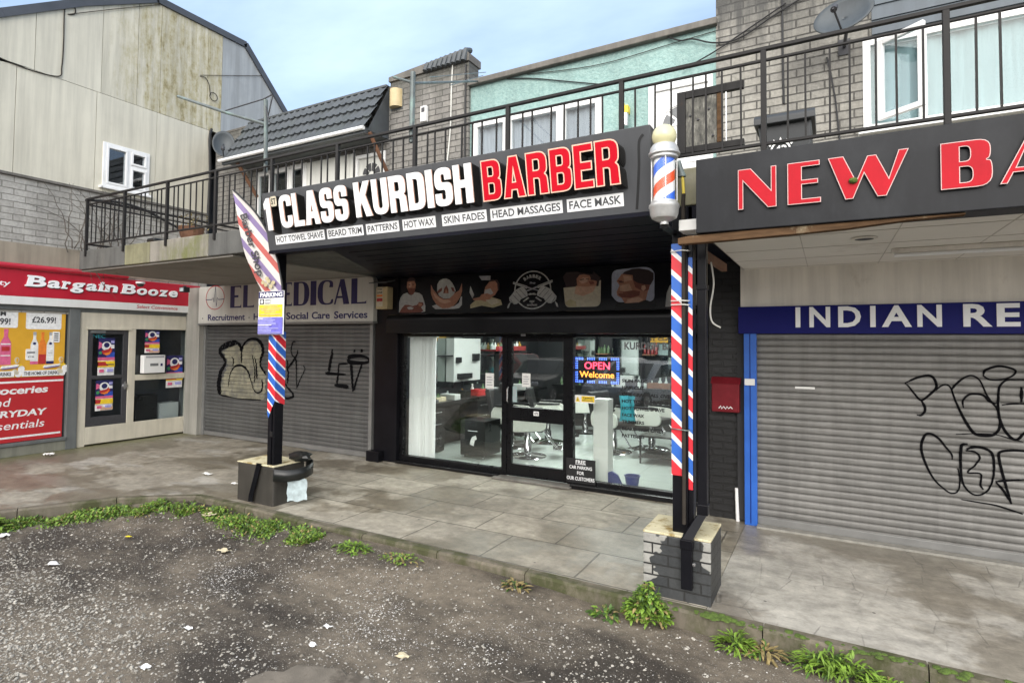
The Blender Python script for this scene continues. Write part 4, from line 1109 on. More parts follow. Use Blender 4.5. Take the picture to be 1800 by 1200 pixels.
# ================================================================== roller shutters
def slat_y(z, pitch, d):
    p = (z / pitch) % 1.0
    if p < 0.10: return d * (p / 0.10) ** 0.5 * 0.8
    if p < 0.80: return d * (0.8 + 0.2 * math.sin(math.pi * (p - 0.10) / 0.70))
    return d * 0.8 * max(0.0, (1 - (p - 0.80) / 0.20)) ** 0.7
def shutter(name, label, x0, x1, y, z0, z1, pitch, d, mat):
    t = thing(name, label, 'shutter', ((x0 + x1) / 2, y, z0), 'roller shutters pulled down')
    k = MB(); zs = []
    z = z0
    n = int((z1 - z0) / pitch)
    for i in range(n + 1):
        for q in (0.0, 0.03, 0.10, 0.25, 0.45, 0.65, 0.80, 0.88, 0.95):
            zz = z0 + (i + q) * pitch
            if zz <= z1: zs.append(zz)
    V = []
    for zz in zs:
        yy = y - slat_y(zz - z0, pitch, d)
        V += [(x0, yy, zz), (x1, yy, zz)]
    k.add(V, [(2 * i, 2 * i + 1, 2 * i + 3, 2 * i + 2) for i in range(len(zs) - 1)], mat)
    k.build('curtain', t, smooth=True, shade_angle=60)
    k = MB(); k.box(x0, x1, y - d - 0.012, y + 0.01, z0 - 0.02, z0 + 0.055, 'shutter_frame'); k.build('bottom_bar', t, bevel=0.006)
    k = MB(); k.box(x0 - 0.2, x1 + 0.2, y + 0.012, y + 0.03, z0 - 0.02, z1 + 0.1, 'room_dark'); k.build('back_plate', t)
    return t, (x0, x1, y, z0, pitch, d)
def drape(k, sh, strokes, w, mat, lift=0.0):
    """sprayed line lying on the slats: a strip finely cut so that it follows every rib"""
    x0, x1, y, z0, pitch, d = sh
    for si, (pts, ww) in enumerate(strokes):
        P = smooth(pts, 8)
        Q = [Vector(P[0])]
        for p in P[1:]:
            p = Vector(p); L = (p - Q[-1]).length
            m = max(1, int(L / 0.007))
            a = Q[-1]
            for i in range(1, m + 1): Q.append(a + (p - a) * i / m)
        n = len(Q); V = []; C = 5
        for i, p in enumerate(Q):
            dd = Q[min(i + 2, n - 1)] - Q[max(i - 2, 0)]
            dd = dd.normalized() if dd.length > 1e-6 else Vector((1, 0))
            nn = Vector((-dd.y, dd.x))
            taper = 1.0 if 4 < i < n - 5 else 0.7
            wl = ww * w * taper * (0.85 + 0.25 * math.sin(i * 0.05 + si * 2))
            for c in range(C):
                q = p + nn * wl * (c / (C - 1) - 0.5)
                V.append((q.x, y - slat_y(q.y - z0, pitch, d) - 0.0035 - 0.00025 * si - lift, q.y))
        F = [(i * C + c, i * C + c + 1, (i + 1) * C + c + 1, (i + 1) * C + c) for i in range(n - 1) for c in range(C - 1)]
        k.add(V, F, mat)
def drape_fill(k, sh, poly, mat):
    x0, x1, y, z0, pitch, d = sh
    P = smooth(poly + [poly[0]], 4)
    xs, zs = [p[0] for p in P], [p[1] for p in P]
    st = 0.0095
    z = min(zs)
    while z < max(zs):
        X = []
        for (a, b) in zip(P, P[1:]):
            if (a[1] <= z + st / 2) != (b[1] <= z + st / 2):
                X.append(a[0] + (b[0] - a[0]) * (z + st / 2 - a[1]) / (b[1] - a[1]))
        X.sort()
        for a, b in zip(X[::2], X[1::2]):
            a += 0.02 * math.sin(z * 60); b += 0.02 * math.sin(z * 47 + 1)
            f0, f1 = [y - slat_y(q - z0, pitch, d) - 0.0009 for q in (z, z + st)]
            k.add([(a, f0, z), (b, f0, z), (b, f1, z + st), (a, f1, z + st)], [(0, 1, 2, 3)], mat)
        z += st
shA, pA = shutter('roller_shutter', 'dark grey roller shutter with a cream filled graffiti under the medical sign', -10.86, -6.50, 7.0, 0.03, 2.22, 0.071, 0.016, 'shutter_dark')
for x0, x1 in ((-10.92, -10.855), (-6.505, -6.44)):
    k = MB(); k.box(x0, x1, 6.955, 7.03, 0.0, 2.21, 'shutter_frame'); k.build('guide_rail', shA, bevel=0.005)
k = MB()
drape_fill(k, pA, [(-10.34,1.648),(-10.197,1.724),(-10.025,1.772),(-9.883,1.783),(-9.779,1.657),(-9.686,1.767),(-9.523,1.849),(-9.305,1.851),(-9.193,1.72),(-9.187,1.544),(-9.209,1.403),(-9.071,1.25),(-9.065,1.094),(-9.133,0.785),(-9.703,0.78),(-10.334,0.8),(-10.371,0.964),(-10.292,1.188),(-10.183,1.375),(-10.233,1.54)], 'spray_cream')
k.build('graffiti_fill', shA)
k = MB()
drape(k, pA, [
 ([(-9.899,1.837),(-10.056,1.817),(-10.257,1.77),(-10.402,1.703),(-10.414,1.629),(-10.306,1.538),(-10.244,1.447),(-10.299,1.354),(-10.383,1.259),(-10.408,1.147),(-10.431,0.998),(-10.379,0.816)], 2.6),
 ([(-9.899,1.837),(-9.812,1.774),(-9.766,1.676),(-9.741,1.748),(-9.661,1.839),(-9.525,1.903),(-9.361,1.904),(-9.252,1.86),(-9.169,1.773),(-9.151,1.65),(-9.2,1.544),(-9.209,1.421),(-9.14,1.335),(-9.044,1.251)], 1.6),
 ([(-10.137,0.974),(-10.114,1.122),(-10.062,1.269),(-9.952,1.373),(-9.812,1.404),(-9.67,1.372),(-9.556,1.286),(-9.498,1.182),(-9.439,1.077),(-9.38,0.956),(-9.271,0.909),(-9.166,0.949),(-9.138,1.056),(-9.16,1.159)], 0.9),
 ([(-10.046,1.562),(-10.0,1.49),(-10.009,1.38)], 0.9), ([(-9.765,1.658),(-9.757,1.442)], 1.0),
 ([(-9.445,1.601),(-9.399,1.451),(-9.366,1.31),(-9.359,1.099)], 0.9), ([(-9.376,1.567),(-9.33,1.435),(-9.318,1.312),(-9.294,1.163)], 0.9),
 ([(-10.379,0.807),(-10.13,0.792),(-9.843,0.772),(-9.509,0.773),(-9.16,0.784)], 0.6),
 ([(-8.279,1.859),(-8.341,1.858),(-8.375,1.782),(-8.385,1.697),(-8.345,1.613),(-8.283,1.589),(-8.236,1.632),(-8.214,1.717)], 1.0),
 ([(-8.504,1.542),(-8.464,1.475),(-8.486,1.39),(-8.447,1.323),(-8.456,1.221),(-8.465,1.119)], 0.9),
 ([(-8.462,1.39),(-8.365,1.478),(-8.27,1.564),(-8.24,1.397),(-8.235,1.23),(-8.217,1.038)], 0.9),
 ([(-8.206,1.064),(-8.137,1.2),(-8.046,1.337),(-8.024,1.404),(-8.073,1.444)], 0.8),
 ([(-8.556,1.217),(-8.527,1.117),(-8.45,1.035),(-8.336,0.957),(-8.31,0.891),(-8.469,0.849),(-8.57,0.877)], 0.9)], 0.044, 'spray_black')
k.build('graffiti', shA)
k = MB()
drape(k, pA, [([(-7.375,1.745),(-7.373,1.648),(-7.404,1.551),(-7.443,1.34)], 1.2), ([(-7.522,1.33),(-7.286,1.327),(-7.045,1.326)], 1.2), ([(-7.007,1.505),(-7.18,1.496),(-7.212,1.46),(-7.22,1.332),(-7.248,1.148)], 1.0), ([(-7.303,1.14),(-6.976,1.12)], 1.3),
 ([(-7.009,1.592),(-6.945,1.625),(-6.776,1.641),(-6.609,1.624),(-6.525,1.572),(-6.627,1.531),(-6.815,1.526),(-6.965,1.538),(-7.009,1.592)], 1.4), ([(-6.863,1.744),(-6.858,1.697)], 1.8), ([(-6.705,1.754),(-6.693,1.7)], 1.8),
 ([(-6.932,1.523),(-6.905,1.312),(-6.878,1.047)], 1.2), ([(-6.679,1.522),(-6.748,1.364),(-6.808,1.222),(-6.847,1.111),(-6.878,1.06)], 1.2)], 0.050, 'spray_black')
k.build('graffiti', shA)
shB, pB = shutter('roller_shutter', 'pale grey roller shutter in a blue frame with black line graffiti', -0.66, 4.2, 6.55, 0.04, 2.06, 0.068, 0.016, 'shutter_pale')
k = MB()
drape(k, pB, [(p, w) for p, w in [
 ([(0.633,1.537),(0.716,1.587),(0.803,1.616),(0.845,1.605),(0.871,1.554),(0.871,1.501),(0.822,1.44),(0.757,1.384),(0.703,1.447),(0.66,1.511),(0.633,1.537)], 1),
 ([(0.757,1.384),(0.783,1.326),(0.782,1.28),(0.755,1.245),(0.722,1.246)], 1.1),
 ([(0.87,1.482),(0.908,1.523),(0.95,1.538),(0.981,1.507),(1.01,1.405),(1.05,1.292),(1.099,1.18),(1.148,1.108),(1.208,1.095),(1.277,1.107),(1.317,1.16),(1.326,1.236),(1.31,1.334),(1.272,1.395),(1.234,1.468),(1.205,1.555),(1.176,1.605),(1.126,1.628),(1.065,1.594),(1.012,1.534),(0.986,1.494)], 1.1),
 ([(1.071,1.332),(1.067,1.395),(1.103,1.448),(1.154,1.464),(1.214,1.454),(1.252,1.406),(1.301,1.384)], 0.9),
 ([(1.217,1.644),(1.237,1.683),(1.316,1.717),(1.394,1.707),(1.441,1.677),(1.412,1.632),(1.344,1.599),(1.265,1.596),(1.221,1.625),(1.217,1.644)], 1.0),
 ([(1.70,1.50),(1.62,1.58),(1.506,1.603),(1.44,1.603),(1.373,1.594),(1.328,1.535),(1.317,1.435),(1.315,1.335),(1.328,1.236),(1.365,1.139),(1.431,1.077),(1.498,1.151),(1.58,1.22)], 1),
 ([(1.34,1.374),(1.407,1.39),(1.502,1.396)], 0.9), ([(1.477,1.542),(1.474,1.407)], 1.1), ([(1.011,1.09),(1.168,1.11),(1.306,1.109),(1.402,1.081),(1.478,1.063)], 0.7),
 ([(0.982,0.857),(0.977,0.907),(0.931,0.974),(0.89,1.034),(0.838,1.075),(0.79,1.071),(0.757,0.996),(0.755,0.904),(0.791,0.777),(0.843,0.667),(0.905,0.597),(0.967,0.554),(1.019,0.58),(1.035,0.678),(1.022,0.784)], 1.0),
 ([(1.096,1.009),(1.056,0.998),(1.044,0.933),(1.042,0.806),(1.051,0.68),(1.08,0.607),(1.13,0.564),(1.19,0.572),(1.24,0.629),(1.271,0.732),(1.278,0.857),(1.265,0.943),(1.216,0.982),(1.146,0.988),(1.086,0.963)], 1.1),
 ([(1.08,0.95),(1.146,0.944),(1.18,0.897),(1.144,0.824),(1.092,0.755),(1.183,0.753),(1.181,0.658),(1.2,0.617)], 1.1),
 ([(1.65,0.985),(1.495,0.985),(1.401,0.982),(1.323,0.962),(1.313,0.911),(1.33,0.801),(1.357,0.669),(1.393,0.514)], 1.0), ([(1.285,0.697),(1.338,0.71),(1.491,0.741)], 0.8), ([(1.29,0.691),(1.337,0.629),(1.393,0.514)], 1.2),
 ([(1.043,0.507),(1.159,0.499),(1.277,0.491),(1.373,0.468),(1.467,0.44)], 0.8)]], 0.020, 'spray_black')
k.build('graffiti', shB)
k = MB(); k.box(-0.783, -0.66, 6.49, 6.62, 0.0, 2.005, 'blue_paint'); k.box(-0.727, -0.719, 6.484, 6.49, 0.02, 2.0, 'sign_navy'); k.build('guide_rail', shB, bevel=0.006)
k = MB(); k.box(-0.775, -0.675, 6.462, 6.484, 1.46, 1.53, 'sign_white'); k.build('lock_plate', shB, bevel=0.005)
k = MB(); k.box(-0.30, -0.12, 6.5275, 6.531, 1.443, 1.465, 'paper_white'); k.build('sticker', shB)
k = MB(); k.box(-0.66, 4.2, 6.42, 6.53, 0.0, 0.021, 'pier_concrete'); k.build('sill', shB)

# ================================================================== right unit: soffit, wall panel, signs
sf = thing('suspended_ceiling', 'cream tiled soffit above the blue framed shutter', 'ceiling', (1.5, 5.4, 2.68))
k = MB()
k.box(-0.775, 4.2, 4.32, 6.50, 2.685, 2.70, 'soffit_tile'); k.build('tiles', sf)
k = MB()
for i in range(9): k.box(-0.775 + i * 0.6, -0.769 + i * 0.6, 4.33, 6.49, 2.6825, 2.6848, 'grid_line')
for i in range(4): k.box(-0.775, 4.2, 4.6 + i * 0.6, 4.606 + i * 0.6, 2.6815, 2.6846, 'grid_line')
k.build('grid', sf)
pw = thing('plaster_panel', 'stained white plaster band between the cream soffit and the blue sign', 'wall', (1.7, 6.5, 2.3))
k = MB(); k.box(-0.815, 4.2, 6.50, 6.62, 2.29, 2.72, 'plaster_white'); k.build('panel', pw)
dl = thing('downlight', 'small round recessed downlight in the cream soffit', 'light', (0.24, 4.89, 2.68))
k = MB(); k.shape(frame((0.24, 4.89, 2.681), XP, -YP), [circle(0, 0, 0.085, 28), circle(0, 0, 0.062, 28)], 0.0, 0.010, 'plaster_white'); k.build('trim_ring', dl)
k = MB(); k.lathe((0.24, 4.89, 2.672), [(0.06, 0.0), (0.06, 0.008)], 'ink_dark', 20); k.build('lens', dl)
ftb = thing('fluorescent_tube', 'long bare fluorescent tube under the cream soffit', 'light', (1.3, 5.55, 2.66))
k = MB(); k.box(0.46, 2.3, 5.53, 5.59, 2.645, 2.682, 'plaster_white'); k.build('batten', ftb, bevel=0.004)
k = MB(); k.tube([(0.48, 5.56, 2.628), (2.28, 5.56, 2.628)], 0.014, 'letter_white', 8); k.build('tube', ftb, smooth=True)
bs = thing('shop_sign', 'long blue fascia sign reading INDIAN RE in white capitals', 'sign', (1.5, 6.5, 2.0))
k = MB(); k.box(-0.835, 4.2, 6.47, 6.62, 2.005, 2.288, 'sign_navy'); k.build('board', bs, bevel=0.005)
fi = FY(6.4685)
for ch, a, b in (('I', -0.287, -0.243), ('N', -0.162, 0.022), ('D', 0.09, 0.282), ('I', 0.358, 0.402), ('A', 0.452, 0.688), ('N', 0.73, 0.915), ('R', 1.07, 1.275), ('E', 1.305, 1.465), ('S', 1.52, 1.70), ('T', 1.73, 1.92)):
    k = MB(); k.text(fi, ch, a, b, 2.068, 2.272, 'letter_white', t=0.006, bold=0.028, z=0.0); k.build('letter', bs)
# charcoal NEW BA... sign
ns = thing('shop_sign', 'long charcoal fascia sign with raised coral red letters NEW BA', 'sign', (1.6, 4.1, 2.66))
k = MB(); k.box(-0.80, 3.2, 4.08, 4.30, 2.665, 3.185, 'sign_charcoal'); k.build('board', ns, bevel=0.006)
fn = FY(4.079)
GN = {
 'N': [[(0,0),(.14,0),(.14,.70),(.78,0),(1,0),(1,1),(.86,1),(.86,.42),(.34,1),(0,1)]],
 'E': [[(0,0),(1,0),(1,.12),(.44,.12),(.44,.46),(.92,.46),(.92,.57),(.44,.57),(.44,.88),(.97,.88),(.97,1),(0,1)]],
 'W': [[(0,1),(.2,1),(.36,.40),(.5,.95),(.61,.95),(.76,.40),(.88,1),(1,1),(.73,0),(.62,0),(.46,.56),(.32,0),(.22,0)]],
 'B': [rp([(0,0),(1,0,.3),(1,.54,.24),(.88,.555,.03),(.97,.6,.16),(.97,1,.28),(0,1)]), rp([(.38,.12),(.62,.12,.14),(.62,.45,.14),(.38,.45)]), rp([(.38,.57),(.58,.57,.12),(.58,.88,.12),(.38,.88)])],
 'A': [[(0,0),(.11,0),(.20,.22),(.50,.22),(.58,0),(1,0),(.62,1),(.42,1)], [(.245,.32),(.47,.32),(.385,.72)]],
}
for ch, a, b in (('N', -0.52, -0.285), ('E', -0.22, -0.03), ('W', 0.01, 0.43), ('B', 0.58, 0.815), ('A', 0.845, 1.14)):
    k = MB()
    sc = [[(a + x * (b - a), 2.795 + y * 0.27) for x, y in c] for c in GN[ch]]
    k.shape(fn, sc, 0.0, 0.026, 'letter_pale', 'letter_return')
    k.shape(fn, sc, 0.020, 0.0275, 'letter_pink', offset=-0.0045)
    k.build('letter', ns)
k = MB(); k.lathe((0.145, 4.045, 2.905), [(0.0, -0.02), (0.02, -0.012), (0.026, 0.0), (0.02, 0.014), (0.0, 0.02)], 'moss', 9); mt = k.build('moss_tuft', None, smooth=True); tag(mt, 'small green moss tuft growing on the letter W', 'moss')
tb_ = thing('timber_batten', 'split raw timber batten along the underside of the charcoal sign', 'timber', (0, 4.2, 2.63))
k = MB()
pts = [(-0.93, 2.60), (-0.6, 2.605), (-0.2, 2.612), (0.1, 2.622), (0.42, 2.645), (0.7, 2.652), (0.7, 2.662), (-0.4, 2.662), (-0.86, 2.655), (-0.93, 2.645)]
k.prism(FY(4.10), pts, -0.07, 0.0, 'timber_raw'); k.build('board', tb_, bevel=0.003)
tag(MB().box(-0.95, -0.80, 4.22, 4.42, 2.72, 2.80, 'sign_white').build('trim_block', bevel=0.004), 'short white trim block at the left end of the charcoal sign', 'trim')
k = MB(); k.prism(frame((-0.86, 4.75, 0), (0.05, 1.0, 0), ZP), [(0, 2.66), (0, 2.59), (0.85, 2.57), (0.85, 2.64)], -0.05, 0.0, 'timber_brown')
tag(k.build('timber_strut', bevel=0.004), 'brown timber strut poking out below the soffit by the right post', 'timber')
tag(MB().tube(smooth([(-0.86, 5.0, 2.6), (-0.84, 5.02, 2.4), (-0.87, 5.03, 2.2), (-0.85, 5.0, 2.08), (-0.78, 4.98, 2.03)], 6), 0.007, 'cable_white', 6).build('cable', smooth=True), 'loose white cable dangling beside the right striped post', 'cable')
rb = thing('letter_box', 'red steel letter box on the black brick pier', 'letter box', (-1.0, 6.6, 1.2))
k = MB(); k.box(-1.115, -0.83, 6.50, 6.618, 1.16, 1.47, 'red_steel'); k.build('body', rb, bevel=0.012)
k = MB(); k.prism(frame((-1.125, 0, 0), YP, ZP), [(6.49, 1.462), (6.618, 1.472), (6.618, 1.535), (6.56, 1.53)], 0.0, 0.305, 'red_steel'); k.build('lid', rb, bevel=0.006)
k = MB(); k.lift = 0.001
k.ribbon(FY(6.4985), [(-1.04, 1.20), (-1.02, 1.225), (-1.01, 1.195), (-0.99, 1.22), (-0.97, 1.195), (-0.955, 1.222), (-0.94, 1.20), (-0.92, 1.22), (-0.90, 1.20)], 0.010, 'ink_white'); k.build('scuffed_mark', rb)
tag(MB().tube([(-0.872, 6.575, 0.35), (-0.862, 6.57, 0.0)], 0.02, 'upvc', 10).build('waste_pipe', smooth=True), 'short white plastic waste pipe at the foot of the black brick pier', 'pipe')

# ================================================================== EL MEDICAL sign
em = thing('shop_sign', 'cream box sign reading EL MEDICAL above the dark grey shutter', 'sign', (-8.6, 6.85, 2.2))
k = MB(); k.prism(FY(6.84), rp([(-10.92, 2.205), (-6.33, 2.205), (-6.33, 2.915, 0.10), (-6.45, 2.922), (-10.92, 2.922, 0.05)]), -0.10, 0.0, 'sign_cream'); k.build('board', em, bevel=0.006)
k = MB(); k.box(-10.93, -6.32, 6.825, 6.95, 2.17, 2.204, 'shutter_frame'); k.build('trim', em, bevel=0.004)
fe = FY(6.8395)
GE = {
 'E': [[(0,0),(1,0),(.97,.16),(.9,.07),(.38,.06),(.38,.47),(.72,.47),(.72,.57),(.38,.57),(.38,.94),(.86,.93),(.93,.85),(.96,1),(0,1)]],
 'L': [[(0,0),(1,0),(1,.12),(.92,.07),(.40,.06),(.40,1),(0,1)]],
 'M': [[(0,0),(.11,0),(.15,.70),(.40,0),(.52,0),(.76,.72),(.74,0),(1,0),(.95,1),(.73,1),(.53,.38),(.30,1),(.07,1)]],
 'D': [rp([(0,0),(1,0,.5),(1,1,.5),(0,1)]), rp([(.32,.06),(.68,.06,.34),(.68,.94,.34),(.32,.94)])],
 'I': [[(0,0),(1,0),(1,1),(0,1)]],
 'C': [rp([(.98,.70),(.98,1,.40),(0,1,.5),(0,0,.5),(1,0,.42),(1,.24,.05),(.88,.2,.03),(.82,.06,.2),(.34,.06,.3),(.34,.94,.3),(.80,.94,.2),(.74,.70)])],
 'A': [[(0,0),(.10,0),(.20,.25),(.55,.25),(.62,0),(1,0),(.66,1),(.40,1)], [(.235,.33),(.53,.33),(.40,.72)]],
}
for ch, a, b in (('E', -9.93, -9.60), ('L', -9.55, -9.24), ('M', -9.02, -8.50), ('E', -8.44, -8.22), ('D', -8.18, -7.79), ('I', -7.76, -7.62), ('C', -7.59, -7.22), ('A', -7.20, -6.85), ('L', -6.81, -6.48)):
    y0, y1 = 2.49, 2.905 if ch != 'E' or a < -9 else 2.905
    k = MB(); k.shape(fe, [[(a + x * (b - a), y0 + y * (y1 - y0)) for x, y in c] for c in GE[ch]], 0.0, 0.0022, 'ink_navy'); k.build('letter', em)
k = MB(); k.lift = 0.001
k.text(fe, 'Recruitment', -10.61, -9.49, 2.255, 2.375, 'ink_navy', bold=0.022)
k.build('lettering', em)
for x_ in (-9.37, -10.78):
    k = MB(); k.lift = 0.001; k.art(fe, circle(x_, 2.30, 0.016, 12), 'ink_grey'); k.build('bullet', em)
k = MB(); k.lift = 0.0025
k.text(fe, 'Health &', -9.24, -8.42, 2.255, 2.375, 'ink_navy', bold=0.022)
k.build('lettering', em); k = MB(); k.lift = 0.0025
k.text(fe, 'Social', -8.36, -7.81, 2.255, 2.375, 'ink_navy', bold=0.022)
k.build('lettering', em); k = MB(); k.lift = 0.0025
k.text(fe, 'Care', -7.72, -7.29, 2.255, 2.375, 'ink_navy', bold=0.022)
k.build('lettering', em); k = MB(); k.lift = 0.0025
k.text(fe, 'Services', -7.19, -6.45, 2.255, 2.375, 'ink_navy', bold=0.022)
k.build('lettering', em)
k = MB(); k.shape(fe, [circle(-10.40, 2.70, 0.29, 40, 0.235), circle(-10.40, 2.70, 0.275, 40, 0.22)], 0.0, 0.002, 'ink_red')
k.lift = 0.002
k.ribbon(fe, [(-10.69, 2.665), (-10.50, 2.665), (-10.46, 2.70), (-10.43, 2.61), (-10.39, 2.93), (-10.355, 2.53), (-10.325, 2.70), (-10.29, 2.66), (-10.11, 2.665)], 0.014, 'ink_navy')
k.build('emblem', em)
ab = thing('alarm_box', 'weathered beige box with labels on the black pier beside the cream sign', 'box', (-6.1, 6.9, 2.4))
k = MB(); k.box(-6.235, -6.0, 6.79, 6.93, 2.39, 2.74, 'lamp_amber'); k.build('housing', ab, bevel=0.012)
k = MB(); k.prism(frame((-6.32, 0, 0), YP, ZP), [(6.72, 2.79), (6.93, 2.84), (6.93, 2.855), (6.72, 2.805)], 0.0, 0.36, 'grey_trim'); k.build('hood', ab)
fa = FY(6.789)
k = MB(); k.lift = 0.0004
k.rect(fa, -6.215, -6.09, 2.43, 2.73, 'ink_beige')
k.text(fa, 'WORK', -6.205, -6.10, 2.69, 2.715, 'ink_black', bold=0.02); k.text(fa, 'LINE', -6.205, -6.10, 2.635, 2.665, 'ink_black', bold=0.02)
k.rect(fa, -6.21, -6.095, 2.585, 2.615, 'ink_orange'); k.rect(fa, -6.21, -6.095, 2.51, 2.56, 'ink_red'); k.build('label', ab)

# ================================================================== corner shop sign and posters
ss = thing('shop_sign', 'red fascia sign with white slanted lettering over the corner shop', 'sign', (LX, 3.8, 2.4))
fs_ = FX(-11.30)
k = MB(); k.fbox(fs_, 0.6, 7.10, 2.555, 2.98, -0.12, 0.0, 'sign_red'); k.build('board', ss, bevel=0.005)
k = MB(); k.fbox(fs_, 0.6, 7.10, 2.42, 2.553, -0.12, 0.004, 'sign_white'); k.build('white_band', ss, bevel=0.004)
k = MB(); k.tube([(-11.29, 0.6, 3.03), (-11.29, 5.70, 3.03)], 0.05, 'sign_red', 12); k.build('cornice', ss, smooth=True)
fs2 = FX(-11.2995)
for ch, a, b, yb, yt in (('B', 4.19, 4.46, 2.725, 2.905), ('a', 4.47, 4.66, 2.725, 2.905), ('r', 4.68, 4.80, 2.725, 2.905), ('g', 4.805, 5.01, 2.725, 2.905), ('a', 5.03, 5.21, 2.725, 2.905), ('i', 5.23, 5.305, 2.725, 2.905), ('n', 5.33, 5.54, 2.725, 2.905),
                         ('B', 5.61, 5.85, 2.715, 2.895), ('o', 5.86, 6.05, 2.715, 2.895), ('o', 6.065, 6.255, 2.715, 2.895), ('z', 6.27, 6.435, 2.715, 2.895), ('e', 6.45, 6.63, 2.715, 2.895)):
    k = MB()
    k.text(fs2, ch, a + 0.012, b - 0.004, yb - 0.014, yt - 0.012, 'ink_dark', t=0.010, bold=0.032, shear=0.20)
    k.text(fs2, ch, a, b - 0.012, yb, yt, 'letter_white', t=0.022, bold=0.030, shear=0.20, z=0.0)
    # slab feet
    if ch in 'Brin':
        sh = lambda x, y: (x + 0.2 * (y - yb), y)
        k.prism(fs2, [sh(a - 0.018, yb), sh(a + 0.075, yb), sh(a + 0.075, yb + 0.024), sh(a - 0.018, yb + 0.024)], 0.0, 0.0225, 'letter_white')
        top = yt if ch == 'B' else yb + 0.128
        k.prism(fs2, [sh(a - 0.02, top - 0.024), sh(a + 0.03, top - 0.024), sh(a + 0.03, top), sh(a - 0.02, top)], 0.0, 0.0225, 'letter_white')
    k.build('letter', ss)
k = MB(); k.lift = 0.001
k.text(fs2, 'community', 3.20, 3.985, 2.715, 2.795, 'letter_white', bold=0.012, shear=0.15)
k.build('lettering', ss)
k = MB(); k.lift = 0.005
k.text(fs2, 'Select Convenience', 5.88, 6.64, 2.465, 2.525, 'sign_red', bold=0.008, shear=0.15)
k.build('lettering', ss)
# amber drinks poster
fp = FX(-11.412)
ap = thing('advert_poster', 'amber window poster of spirit bottles and a price card', 'poster', (-11.4, 4.2, 1.2))
k = MB(); k.lift = 0.004; k.rect(fp, 0.6, 4.80, 1.255, 2.34, 'poster_amber'); k.build('sheet', ap)
k = MB(); k.lift = 0.006
k.rect(fp, 4.25, 4.74, 2.035, 2.40, 'ink_white', 0.03); k.text(fp, '£26.99!', 4.33, 4.66, 2.14, 2.24, 'ink_dark', bold=0.028)
k.rect(fp, 4.50, 4.53, 2.30, 2.31, 'ink_grey'); k.build('price_card', ap)
k = MB(); k.lift = 0.006; k.rect(fp, 3.2, 4.145, 2.05, 2.40, 'ink_white', 0.03)
k.text(fp, 'FROM', 3.72, 3.99, 2.235, 2.315, 'ink_dark', bold=0.03); k.text(fp, '£12.99!', 3.72, 4.05, 2.10, 2.20, 'ink_dark', bold=0.03)
k.build('price_card', ap)
def bottle_art(k, cx, z0, z1, w, body, neck, cap):
    h = z1 - z0
    k.art(fp, rp([(cx - w, z0, .01), (cx + w, z0, .01), (cx + w, z0 + h * .62, .03), (cx + w * .36, z0 + h * .78, .02), (cx + w * .36, z1 - h * .06), (cx - w * .36, z1 - h * .06), (cx - w * .36, z0 + h * .78, .02), (cx - w, z0 + h * .62, .03)]), body)
    k.rect(fp, cx - w * .4, cx + w * .4, z1 - h * .10, z1, cap)
    k.rect(fp, cx - w, cx + w, z0, z0 + h * .09, neck)
for cx, col, neck, cap, z1 in ((4.375, 'ink_white', 'ink_pink', 'ink_steel', 1.99), (4.485, 'ink_orange', 'ink_red', 'ink_orange', 1.99), (4.595, 'ink_white', 'ink_navy', 'ink_steel', 1.99), (4.0, 'ink_pink', 'ink_pink', 'ink_pink', 2.03), (3.86, 'ink_white', 'ink_red', 'ink_dark', 2.0)):
    k = MB(); k.lift = 0.006
    bottle_art(k, cx, 1.46, z1, 0.052 if cx > 4.2 else 0.07, col, neck, cap)
    if cx == 4.0:
        k.rect(fp, cx - .06, cx + .06, 1.78, 1.80, 'ink_white'); k.rect(fp, cx - .06, cx + .06, 1.60, 1.615, 'ink_white'); k.rect(fp, cx - .05, cx + .05, 1.68, 1.75, 'ink_red')
    elif col == 'ink_white': k.art(fp, circle(cx, 1.80, 0.022, 14), 'ink_navy'); k.rect(fp, cx - .03, cx + .03, 1.64, 1.65, 'ink_steel')
    elif col == 'ink_orange': k.rect(fp, cx - .05, cx + .05, 1.50, 1.62, 'ink_red')
    k.build('printed_bottle', ap)
k = MB(); k.lift = 0.012
k.rect(fp, 4.26, 4.40, 1.53, 1.71, 'ink_white', .02); k.text(fp, '£16', 4.29, 4.37, 1.57, 1.60, 'ink_dark', bold=.02); k.rect(fp, 4.275, 4.385, 1.64, 1.665, 'ink_grey')
k.build('price_tag', ap); k = MB(); k.lift = 0.012
k.rect(fp, 4.62, 4.72, 1.82, 2.00, 'ink_white', .015)
for i in range(4): k.rect(fp, 4.64, 4.70, 1.845 + i * .037, 1.862 + i * .037, 'ink_dark')
k.build('price_tag', ap)
k = MB(); k.lift = 0.006
for cx in (4.17, 4.77):
    for i in range(9):
        a = i * 2.4; r = 0.02 + 0.012 * (i % 3)
        k.art(fp, circle(cx + 0.045 * math.cos(a), 1.37 + 0.07 * math.sin(a) + .02 * (i % 2), r, 10), ('ink_yellow', 'ink_beige', 'ink_white')[i % 3])
    k.art(fp, circle(cx - .02, 1.53, 0.03, 14, .05), 'ink_beige'); k.art(fp, circle(cx - .015, 1.53, 0.015, 12, .035), 'poster_amber')
for x in (4.06, 4.62):
    k.art(fp, [(x - .12, 1.40), (x + .10, 1.43), (x + .12, 1.46), (x - .10, 1.44)], 'ink_white'); k.art(fp, [(x - .10, 1.385), (x + .10, 1.415), (x + .10, 1.425), (x - .10, 1.395)], 'ink_violet')
k.build('printed_decor', ap)
k = MB(); k.lift = 0.012
k.rect(fp, 4.22, 4.76, 1.265, 1.36, 'ink_white'); k.text(fp, 'THE HOME OF DRINKS', 4.245, 4.735, 1.285, 1.34, 'ink_dark', bold=.03); k.build('caption', ap)
